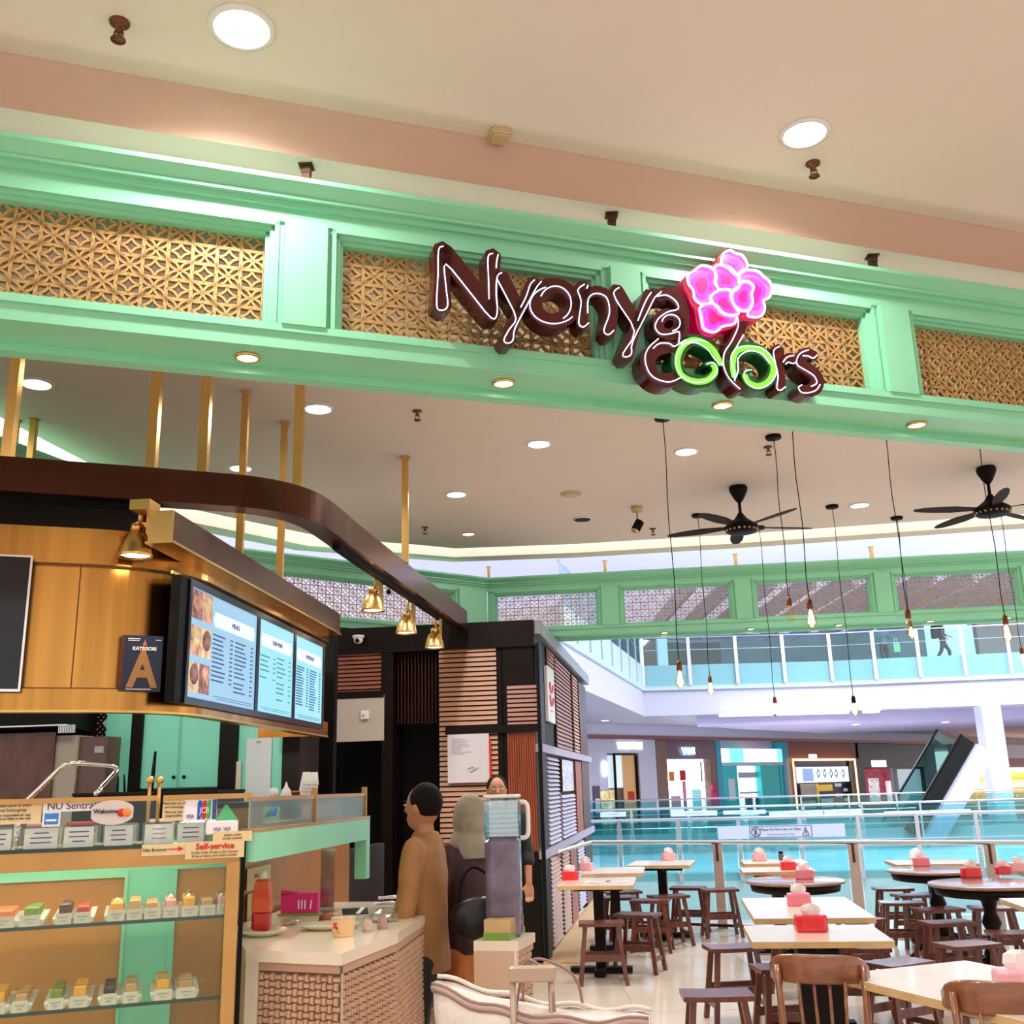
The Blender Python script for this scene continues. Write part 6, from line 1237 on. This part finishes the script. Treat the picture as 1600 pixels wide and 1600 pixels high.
# upper ring slab: front edge polyline
def lerpx(px, tab):
    for (a, ya), (b, yb) in zip(tab[:-1], tab[1:]):
        if px <= b: return ya+(yb-ya)*(px-a)/(b-a)
    return tab[-1][1]
UP = [Vector((atd(880, 1100, 24).x, 24, 0)), Vector((atd(1005, 1090, 38).x, 38, 0)), Vector((atd(1300, 1080, 38).x, 38, 0)), Vector((atd(1800, 1060, 36).x, 36, 0))]
UF = 5.75
zb_ = 3.95
m = MB(); inn = [(p.x, p.y) for p in UP]; m.prism(inn+[(60, 110), (-10, 110), (-10, 30)], zb_, UF-.02); m.build('floor_upper', mat('slab_white', (.60, .58, .68), .5), kind='structure')
m = MB()
for a, b in zip(UP[:-1], UP[1:]): m.bar((a.x, a.y-.12, UF-.45), (b.x, b.y-.12, UF-.45), .1, .9)
m.build('trim_8', aqua, kind='structure')
balustrade([p+Vector((0, -.22, 0)) for p in UP[1:]], UF, 1.0, .75, 'upper floor glass balustrade with slanting-looking steel posts over the shops', 1.62, pw=.13, gl_=glass, name='upper_balustrade')
balustrade([p+Vector((0, -.22, 0)) for p in UP[:2]], UF, 1.0, .75, 'angled left part of the upper floor glass balustrade', 1.9, pw=.13, gl_=glass, name='upper_balustrade')
# lavender soffit wedge and light strips under the upper slab
m = MB(); m.prism([(UP[1].x+2, 38.6), (60, 37.5), (60, 47), (UP[1].x+9, 47)], 3.55, 3.95); m.build('trim_9', lav, kind='structure')
for a, b, mm, s in ((1128, 1215, mat('strip_blue', (1, 1, 1), .4, emit=2.2, ecol=(.35, .5, 1)), 'blue'), (1215, 1330, mat('strip_white', (1, 1, 1), .4, emit=2.2, ecol=(.8, .85, 1)), 'white'), (1355, 1378, mat('strip_white', (1, 1, 1), .4, emit=2.2), 'short white')):
    p, q = atd(a, 1124, 37.5), atd(b, 1124, 37.5); o = thing('strip_light', '%s strip light along the underside of the upper floor edge' % s, 'strip light', p); o.location.z = 3.95
    MB().box(0, q.x-p.x, 0, .3, -.06, 0).build('diffuser', mm, o); MB().box(-.05, q.x-p.x+.05, .3, .34, -.12, 0).build('housing', white, o)
for px, py in ((945, 1112), (1340, 1163), (1480, 1150)):
    p = atd(px, py, 40); downlight(0, 0, 'distant ceiling spot above the far shops near %s' % ({945: 'the left shop sign', 1340: 'the watch shop', 1480: 'the escalator top'}[px]), .16, P=Vector((p.x, p.y, zb_-.001 if px == 945 else 3.55)))
# shop row curved: front planes
s_a, s_b = atd(918, 1220, 42), atd(1450, 1220, 62); SH = Fr((s_a.x, s_a.y, 0), math.degrees(math.atan2(s_b.x-s_a.x, s_b.y-s_a.y))); CUR = [1000]
def S_(px, py, off=0.): return SH.l(px, py, off)
def sbox(o, px0, px1, py0, py1, y0, y1, mm, name, zl=None):
    a = S_(px0, py1, y0); b = S_(px1, py0, y0); z0 = a.z if zl is None else zl; m = MB(); m.box(a.x, b.x, y0, y1, z0, S_(px0, py0, y0).z); return m.build(name, mm, o)
def shop(name, label, px=1000):
    CUR[0] = px; return thing(name, label, 'shop front', SH.P, SH.rz)
m = MB(); m.box(S_(850, 1200).x, S_(1475, 1200).x, .45, .8, 0, 4.2); o = m.build('wall_shops', mat('shop_inner', (.35, .33, .36), .5), kind='structure'); o.matrix_world = SH.M
m = MB(); m.box(S_(880, 1150).x, S_(1465, 1150).x, -.25, .45, 3.45, 3.95); o = m.build('trim_10', mat('ceiling_edge', (.7, .68, .8), .4), kind='structure'); o.matrix_world = SH.M
m = MB(); m.box(S_(880, 1150).x, S_(1465, 1150).x, -.30, -.25, 3.38, 3.52); o = m.build('trim_11', mat('copper_trim', (.3, .13, .12), .3, .6), kind='structure'); o.matrix_world = SH.M
em = lambda n, c, e, v=0, sc=8: mat(n, c, .5, emit=e, ecol=c, var=0)
zt_s = 3.38
def zbox(o, px0, px1, z0, z1, y0, y1, mm, name): y0 *= .25; y1 *= .25; a = S_(px0, 1220, y0); b = S_(px1, 1220, y0); m = MB(); m.box(a.x, b.x, y0, y1, z0, z1); return m.build(name, mm, o)
zp = lambda py: S_(CUR[0], py, 0).z
# shop 1 (white)
o = shop('travel_shop', 'white shop front with glowing lettering, an oval lamp and a wooden door')
zbox(o, 914, 937, 0, zt_s, 0, 1.6, wallw, 'wall_panel'); zbox(o, 937, 1000, zp(1177), zt_s, 0, 1.6, wallw, 'header'); zbox(o, 1000, 1027, 0, zt_s, 0, 1.6, wallw, 'wall_panel'); zbox(o, 937, 950, zp(1232), zp(1177), -.02, .1, mat('pale_panel', (.62, .64, .78), .3), 'display_panel')
zbox(o, 937, 962, 0, zp(1233), .5, .9, mat('shop_warm', (.6, .45, .25), .4, emit=.35, ecol=(1, .7, .3), var=.4), 'showcase'); zbox(o, 974, 997, 0, zp(1180), .3, .4, mat('shop_door_wood', (.6, .33, .12), .4, emit=.12, ecol=(.9, .5, .2)), 'door'); zbox(o, 980, 990, zp(1251), zp(1236), .26, .3, inkr, 'door_poster')
m = MB(); a = S_(961, 1220, 0).x; b = S_(996, 1220, 0).x; m.box(a, a+.08, -.02, .06, 0, zp(1177)); m.box(a, b, -.02, .06, zp(1179), zp(1177)); m.box(b-.05, b+.05, -.02, .06, 0, zp(1180)); m.build('door_frame', blackp, o); zbox(o, 950, 974, zp(1230), zp(1180), .6, .7, mat('shop_glass_light', (.6, .7, .75), .3, emit=.5), 'window')
l = S_(945, 1201, -.05); m = MB(); m.lathe([(.002, 0), (.16, 0), (.17, .03), (.002, .03)], 20, M=TX(l.x, -.06, l.z) @ Matrix.Rotation(math.pi/2, 4, 'X') @ Matrix.Diagonal((.85, 1.9, 1, 1))); m.build('oval_lamp', mat('oval_lamp', (1, 1, 1), .4, emit=1.6), o)
zbox(o, 927, 937, 0, zp(1226), -.3, -.15, mat('kiosk_dark', (.08, .07, .12), .3), 'info_kiosk'); zbox(o, 929, 936, .5, zp(1245), -.32, -.3, mat('kiosk_screen', (.7, .72, .8), .4), 'kiosk_screen')
a = S_(955, 1160, -.05); b = S_(1014, 1168, -.05); text('shop_name', 'TRAVELATTITUDE', .36, TX((a.x+b.x)/2, -.05, (zp(1158)+zp(1172))/2-.02), mat('sign_glow', (1, 1, 1), .4, emit=2.6, ecol=(.75, .95, 1)), o, bold=.012, sx=.54)
text('unit_number', 'U24-10', .16, TX(S_(936, 1155, -.03).x, -.03, zp(1153)), inkgy, o)
# shop 2 (brown frame)
o = shop('shoe_shop', 'brown framed shop front with a small lit sign and red pictures inside', 1076)
zbox(o, 1028, 1044, 0, zt_s, -.1, 1.6, mat('shop_brown', (.22, .12, .09), .35, var=.2), 'frame_panel'); zbox(o, 1044, 1122, zp(1186), zt_s, -.1, 1.6, mat('shop_maroon', (.16, .08, .12), .2), 'header'); zbox(o, 1111, 1122, 0, zp(1186), -.1, 1.6, mat('shop_brown', (.22, .12, .09), .35, var=.2), 'frame_panel')
wl = mat('shop_white_light', (1, 1, 1), .4, emit=1.5, ecol=(1, .97, 1)); zbox(o, 1044, 1111, .2, zp(1186), 1.3, 1.4, wl, 'lit_back_wall')
for q, (a, b, c, d, mm) in enumerate(((1046, 1054, 1205, 1220, inko), (1063, 1072, 1203, 1219, inkr), (1047, 1062, 1243, 1262, mat('pink_poster', (.8, .4, .45), .5)), (1066, 1071, 1220, 1275, mat('pink_poster2', (.75, .25, .4), .5)), (1077, 1096, 1190, 1232, mat('white_figure', (.85, .95, .95), .4, emit=.8)), (1080, 1094, 1234, 1275, mat('aqua_poster', (.3, .75, .75), .5, emit=.3)), (1092, 1098, 1190, 1222, mat('dark_leaf', (.05, .15, .15), .5)), (1104, 1111, 1205, 1225, inkr), (1104, 1111, 1232, 1245, mat('cream_poster', (.8, .6, .4), .5)))): zbox(o, a, b, zp(d), zp(c), 1.2+.01*q, 1.25+.01*q, mm, 'picture')
p = thing('red_dummy', 'small crimson seated figure shape at the right side of the brown framed shop', 'mannequin', SH.w(S_(1109, 1260).x, -.3, .35), 0); m = MB(); ell(m, (0, 0, .45), .22, .16, .42, 12, 8); m.build('torso', mat('crimson', (.6, .02, .12), .5), p); m = MB(); ell(m, (0, 0, .98), .12, .12, .15, 12, 8); m.build('head', mat('crimson', (.6, .02, .12), .5), p); MB().box(-.2, .2, -.2, .2, -.35, .06).build('plinth', inkgy, p)
a = S_(1076, 1174, -.12); text('shop_name', 'VANS', .42, TX(a.x, -.12, zp(1174)), mat('sign_glow', (1, 1, 1), .4, emit=2.6, ecol=(.75, .95, 1)), o, bold=.015, sx=.9); zbox(o, 1069, 1084, zp(1181), zp(1168), -.11, -.1, mat('sign_blue', (.05, .25, .6), .4, emit=.3), 'sign_box')
# shop 3 (turquoise)
tq = mat('turquoise_wall', (.02, .52, .52), .35, emit=.05, ecol=(0, .7, .7)); o = shop('turquoise_shop', 'turquoise shop front with a pink and cyan lit band and a bright white entrance', 1178)
zbox(o, 1122, 1130, 0, zt_s, -.2, 1.6, mat('turq_blue', (.05, .4, .55), .35), 'frame_post'); zbox(o, 1226, 1236, 0, zt_s, -.2, 1.6, mat('turq_blue', (.05, .4, .55), .35), 'frame_post')
for a, b, mm in ((1130, 1143, em('lit_pinkwhite', (.85, .8, .9), 1.1)), (1143, 1165, em('lit_cyan', (.15, .85, .9), 1.1)), (1165, 1192, em('lit_white2', (.9, .95, 1), 1.1)), (1192, 1218, em('lit_pink', (.9, .6, .85), 1.0)), (1218, 1226, em('lit_cyan', (.15, .85, .9), 1.1))): zbox(o, a, b, zp(1191), zp(1170), -.15, .1, mm, 'lit_band')
zbox(o, 1130, 1226, zp(1196), zp(1191), -.18, .1, mat('lip_pale', (.5, .75, .85), .3), 'band_lip'); zbox(o, 1130, 1153, 0, zp(1196), .0, 1.6, tq, 'wall_panel'); zbox(o, 1190, 1218, 0, zp(1196), .0, 1.6, tq, 'wall_panel'); zbox(o, 1220, 1226, 0, zp(1196), .0, 1.6, tq, 'wall_panel'); zbox(o, 1153, 1190, 0, zp(1197), 1.3, 1.4, wl, 'lit_entrance')
zbox(o, 1138, 1148, zp(1250), zp(1216), -.05, .0, mat('white_poster', (.75, .85, .85), .4), 'poster'); zbox(o, 1163, 1173, .2, zp(1246), 1.0, 1.25, mat('navy_rack', (.05, .06, .2), .5), 'rack'); zbox(o, 1179, 1188, .2, zp(1246), 1.0, 1.25, mat('navy_rack', (.05, .06, .2), .5), 'rack'); zbox(o, 1155, 1188, zp(1215), zp(1206), 1.1, 1.25, mat('shop_grey', (.5, .5, .55), .5), 'shelf_sign'); zbox(o, 1155, 1188, zp(1240), zp(1237), 1.1, 1.25, mat('shop_grey', (.5, .5, .55), .5), 'shelf')
# shop 4 (watch shop, orange outline)
o = shop('watch_shop', 'dark shop front outlined by a glowing orange line with watch pictures on a white panel', 1290)
zbox(o, 1236, 1244, 0, zt_s, -.15, 1.6, mat('shop_rust', (.25, .08, .05), .4), 'frame_panel'); zbox(o, 1244, 1342, zp(1185), zt_s, -.15, 1.6, mat('shop_rust', (.25, .08, .05), .4), 'header'); zbox(o, 1330, 1346, 0, zp(1185), -.15, 1.6, mat('shop_black', (.02, .02, .03), .3), 'frame_panel')
og = mat('orange_line', (1, .6, .3), .4, emit=3, ecol=(1, .45, .18)); m = MB(); a, b = S_(1242, 1220, -.2).x, S_(1339, 1220, -.2).x; zt2 = zp(1187); m.tube([(a, -.2, .1), (a, -.2, zt2), (b, -.2, zt2), (b, -.2, .1)], .05, 6); m.build('orange_light_line', og, o)
zbox(o, 1246, 1330, zp(1222), zp(1198), .3, .4, em('watch_panel', (.72, .9, .95), 1.0), 'lit_picture_panel'); zbox(o, 1246, 1330, zp(1198), zp(1187), .3, .4, mat('panel_navy', (.03, .06, .2), .3), 'navy_panel'); zbox(o, 1246, 1330, 0, zp(1222), 1.2, 1.3, mat('shop_dark', (.05, .05, .07), .4), 'back_wall'); zbox(o, 1255, 1272, zp(1220), zp(1200), .28, .3, mat('panel_blue', (.3, .45, .8), .4, emit=.5), 'picture')
for q in (1279, 1289, 1299, 1307, 1318):
    l = S_(q, 1209, .05); m = MB(); m.tube([(l.x+.13*math.cos(t), .06, l.z+.02+.13*math.sin(t)) for t in [k*math.pi/5 for k in range(10)]], .025, 5, closed=True); m.box(l.x-.05, l.x+.05, .05, .07, l.z+.14, l.z+.24); m.box(l.x-.05, l.x+.05, .05, .07, l.z-.2, l.z-.1); m.build('watch_picture', mat('watch_teal', (.02, .25, .35), .4), o)
zbox(o, 1250, 1274, zp(1245), zp(1224), .8, .9, mat('shop_photo', (.45, .38, .33), .4, emit=.15), 'photo_panel'); zbox(o, 1278, 1300, zp(1236), zp(1226), .8, .9, mat('shop_yellow', (.8, .5, .06), .4, emit=.3), 'yellow_sign'); zbox(o, 1275, 1278, .2, zp(1224), .7, .8, mat('shop_yellow', (.8, .5, .06), .4, emit=.3), 'yellow_post'); 
for k in range(5): zbox(o, 1304+k % 2*13, 1314+k % 2*13, zp(1262-k*8), zp(1257-k*8), .9, 1.0, mat('shelf_goods', (.55, .6, .7), .4, emit=.25), 'goods_shelf')
zbox(o, 1250, 1272, zp(1262), zp(1250), .6, .8, mat('redwhite_goods', (.7, .45, .4), .4, var=.8, scale=8, emit=.15), 'goods_shelf'); zbox(o, 1281, 1298, zp(1262), zp(1248), .6, .8, mat('white_goods', (.7, .7, .75), .4, emit=.2), 'goods_shelf'); zbox(o, 1268, 1280, zp(1184), zp(1179), -.22, -.15, mat('sign_glow', (1, 1, 1), .4, emit=2.6, ecol=(.75, .95, 1)), 'lit_sign_box')
# shop 5 (black)
o = shop('black_shop', 'black shop front with a white lit sign, a crimson display and a gridded window', 1400)
bk2 = mat('shop_black', (.02, .02, .03), .3); zbox(o, 1346, 1352, 0, zt_s, -.1, 1.6, bk2, 'frame_panel'); zbox(o, 1352, 1452, zp(1199), zt_s, -.1, 1.6, bk2, 'header'); zbox(o, 1446, 1454, 0, zt_s, -.1, 1.6, bk2, 'frame_panel'); zbox(o, 1352, 1392, 0, zp(1200), .9, 1.0, mat('crimson_display', (.35, .02, .06), .4, emit=.35, var=.5, scale=6), 'display')
zbox(o, 1357, 1373, .3, zp(1215), .7, .8, mat('pale_display', (.8, .7, .7), .4, var=.5, scale=6, emit=.5), 'mannequin_picture'); zbox(o, 1384, 1393, .2, zp(1220), .7, .8, em('pink_goods', (.8, .7, .75), .6), 'goods_rack'); zbox(o, 1393, 1397, 0, zp(1200), -.05, .2, mat('mall_white2', (.7, .7, .75), .4), 'white_post')
zbox(o, 1404, 1446, 0, zp(1202), .9, 1.0, mat('window_grey', (.5, .58, .62), .3, emit=.45), 'window'); m = MB()
for q in (1404, 1413, 1424, 1435): a = S_(q, 1220, .8).x; m.box(a-.05, a+.05, .78, .85, 0, zp(1202))
a, b = S_(1400, 1220, .8).x, S_(1446, 1220, .8).x; m.box(a, b, .78, .85, zp(1218), zp(1216)); m.build('window_bars', bk2, o)
a = S_(1376, 1193, -.12); zbox(o, 1365, 1388, zp(1198), zp(1188), -.14, -.1, mat('sign_glow2', (1, 1, 1), .4, emit=1.8, ecol=(.7, .85, 1)), 'lit_sign'); 
# escalator
e0, e1_ = atd(1470, 1254, 34.6), atd(1527, 1156, 34.6); bt_ = e0; tp_ = e1_
es = thing('escalator', 'dark escalator with a pale lavender side truss climbing to the upper floor', 'escalator')
dv_ = (tp_-bt_); dv_.y = 0; dn = dv_.normalized(); up_ = Vector((-dn.z, 0, dn.x))
bt_ = bt_-dn*1.4; tp_ = tp_-dn*.15
def ebar(o0, w_, y0, y1, mm, name):
    a = bt_+up_*o0; b = tp_+up_*o0; m = MB(); m.loft([[p+Vector((0, y, 0))+up_*q for y, q in ((y0, 0), (y1, 0), (y1, w_), (y0, w_))] for p in (a, b)]); m.build(name, mm, es)
ebar(-.62, .58, -.2, 0, mat('lav_truss', (.55, .52, .72), .4), 'side_truss'); ebar(-.04, .05, -.1, .1, steel, 'skirt_trim'); ebar(0, .1, .1, 1.2, blackp, 'step_bed'); ebar(.02, .46, .0, .03, mat('escalator_dark_glass', (.008, .01, .009), .3, spec=.2), 'inner_balustrade'); ebar(.48, .06, -.03, .08, blackp, 'handrail'); ebar(.1, .75, 1.2, 1.24, glass2, 'outer_glass'); ebar(.85, .06, 1.16, 1.28, blackp, 'handrail')
m = MB()
for k in range(26):
    p = bt_.lerp(tp_, k/26)+up_*.12; m.box(p.x-.02, p.x+.18, p.y+.15, p.y+1.15, p.z, p.z+.1)
m.build('steps', mat('step_metal', (.08, .08, .08), .4, .6), es, kind='stuff')
# white columns + warm shop at the right
o = shop('warm_food_shop', 'warm orange lit shop behind white columns right of the escalator', 1540)
wm = mat('warm_shelf', (.75, .25, .06), .5, emit=.8, ecol=(1, .33, .08), var=.8, scale=5); wm2 = mat('warm_orange', (.8, .35, .05), .5, emit=.8, ecol=(1, .5, .1)); a = S_(1490, 1220, 1).x; b = S_(1760, 1220, 1).x
m = MB(); m.box(a, b, 1.0, 1.1, 0, zp(1234)); m.build('lit_goods', wm, o); m = MB(); m.box(a, b, .9, 1.1, zp(1222), zp(1208)); m.build('lit_fascia', wm2, o); m = MB(); m.box(a, b, .7, 1.1, zp(1208), zp(1200)); m.build('white_band', wl, o); m = MB(); m.box(a, b, .8, 1.1, zp(1200), zp(1184)); m.build('maroon_header', mat('maroon_header', (.2, .05, .04), .4), o); m = MB(); m.box(a, b, .8, 1.1, zp(1184), zt_s+.1); m.build('white_header', wallw, o)
for k in range(4):
    m = MB(); m.box(a, b, .6, .9, .3+k*.33, .34+k*.33); m.build('shelf', mat('warm_orange', (.8, .35, .05), .5), o)
for q0, q1 in ((1543, 1574), (1650, 1680)):
    c = thing('white_column', 'thick white column %s the warm orange shop' % ('in front of' if q0 == 1543 else 'outside the frame beyond'), 'column', (0, 0, 0)); p0, p1 = atd(q0, 1220, 36.8), atd(q1, 1220, 36.8); c.location = ((p0.x+p1.x)/2, 36.8, 0); r = (p1.x-p0.x)/2
    MB().rbox(-r, r, -r, r, 0, 3.9, .05).build('shaft', mat('mall_white2', (.7, .7, .75), .4), c); MB().rbox(-r-.03, r+.03, -r-.03, r+.03, 0, .15, .05).build('base', wallw, c)
# upper level contents
MB().box(-6, 60, 58, 58.3, UF, 9.6).build('wall_upper', mat('upper_wall', (.22, .32, .34), .5, var=.4, scale=.25), kind='structure')
def ubox(name, label, px0, px1, py0, py1, Yd, mm, depth=.4, cat='panel', pn='panel', zb=UF):
    a = atd(px0, py1, Yd); b = atd(px1, py0, Yd); o = thing(name, label, cat, (a.x, Yd, zb)); MB().box(0, b.x-a.x, 0, depth, 0, b.z-zb).build(pn, mm, o); MB().box(-.06, b.x-a.x+.06, -.04, 0, b.z-zb-.1, b.z-zb).build('top_trim', inkgy, o); return o
ubox('brown_pillar', 'brown pillar on the upper floor beside a blue panel', 1007, 1022, 985, 1045, 44, mat('brown_pillar', (.15, .1, .09), .5), cat='pillar'); ubox('light_box', 'pale blue lit box beside the brown pillar on the upper floor', 1030, 1041, 985, 1045, 44, mat('pale_blue', (.4, .6, .8), .5, emit=.5), cat='light box'); ubox('dark_shop_unit', 'dark shop unit on the upper floor behind the left hanging bulbs', 1065, 1125, 1000, 1045, 48, mat('dark_unit', (.03, .05, .06), .4), 3, 'shop'); ubox('bright_window', 'bright cyan window high on the upper floor behind the right person', 1455, 1530, 972, 1030, 52, mat('bright_window', (.5, .85, .95), .4, emit=1.0, ecol=(.45, .85, 1)), cat='window')
ubox('beige_block', 'beige wall block on the upper floor at the right edge', 1533, 1700, 960, 1035, 46, mat('beige_block', (.42, .34, .3), .5), cat='wall block'); ubox('green_plant_box', 'dark green planting box on the upper floor left of the hanging bulbs', 1036, 1062, 1000, 1045, 45, mat('dark_green', (.03, .10, .05), .7, var=.6, bump=1, scale=8), cat='planter')
for k, (px, s) in enumerate(((1122, 'left'), (1168, 'right'))): 
    p = atd(px, 1038, 47); p.z = UF+.25; o = thing('shop_glow_sign', 'small bright white sign glow in the upper floor distance, %s one' % s, 'sign', p); MB().rbox(-.4, .4, -.05, .05, -.2, .25, .03).build('lit_face', mat('sign_glow', (1, 1, 1), .4, emit=2.6, ecol=(.75, .95, 1)), o); MB().box(-.45, .45, .05, .08, -.25, .3).build('backing', bk2, o)
# slanted ceiling ribs of the upper floor (real beams under the mall ceiling)
rb = struct('trim_12')
for k in range(15):
    m = MB(); x = 7+k*1.6; m.box(x, x+.18, 40, 56, 8.9, 9.6); m.build('beam', mat('rib_grey', (.4, .46, .52), .5), rb)
# people upstairs
t1, t2 = mat('teal_cloth', (.03, .2, .22), .6), mat('dark_cloth', (.02, .02, .03), .6)
p = atd(1385, 1045, 40.5); person('person', 'distant person in a teal top on the upper floor beside a green bag', (p.x, 40.5, UF), .2, 1.7, {1: ((.25, -.05, 1.12), (.12, -.25, 1.22)), -1: ((-.25, -.05, 1.12), (-.1, -.25, 1.2))}, {1: ((.1, 0, .48), (.1, 0, .08)), -1: ((-.1, 0, .48), (-.1, 0, .08))}, t1, t2, vox=.014)
b_ = thing('green_carrier', 'small lime green carrier bag beside the distant person in teal', 'bag', (p.x+.42, 40.3, UF+.55)); MB().rbox(-.13, .13, -.06, .06, 0, .36, .02).build('pouch', mat('lime_bag', (.2, .65, .3), .5), b_); MB().tube([(-.07, 0, .36), (-.03, 0, .55), (.03, 0, .55), (.07, 0, .36)], .012, 5).build('handle', white, b_)
p = atd(1478, 1040, 40); person('person', 'distant person in black with a black backpack walking on the upper floor', (p.x, 40, UF), 1.4, 1.75, {1: ((.24, -.12, 1.14), (.2, -.34, 1.05)), -1: ((-.24, .08, 1.12), (-.22, -.1, .95))}, {1: ((.1, -.22, .5), (.1, -.2, .1)), -1: ((-.1, .12, .48), (-.1, .35, .14))}, t2, t2, vox=.014)
b_ = thing('backpack', 'black backpack on the back of the distant walking person', 'backpack', (p.x-.25, 40.0, UF+1.0)); MB().rbox(-.13, .1, -.18, .18, 0, .5, .07).build('pouch', blackp, b_); MB().tube([(.1, -.1, .1), (.22, -.12, .25), (.12, -.1, .45)], .02, 6).build('strap', t2, b_)
# area lamps for atrium and gallery, added fill lamp for the stall
for x, y, z, pw, s in ((6, 17, 9.4, 900, 3), (14, 28, 9.4, 1500, 5), (22, 33, 9.4, 1500, 5)): lamp('AREA', (x, y, z), pw, (.86, .9, 1), s, (0, 0, 0), name='atrium_lamp_light')
lamp('AREA', (12, 39.5, 3.5), 260, (.85, .88, 1), 4, (0, 0, 0), name='gallery_lamp_light')
lamp('POINT', (-2.6, 6.2, 2.7), 60, (1, .95, .85), .2, name='kitchen_fill_light')  # added without a fixture, lightens the stall and inner ceiling
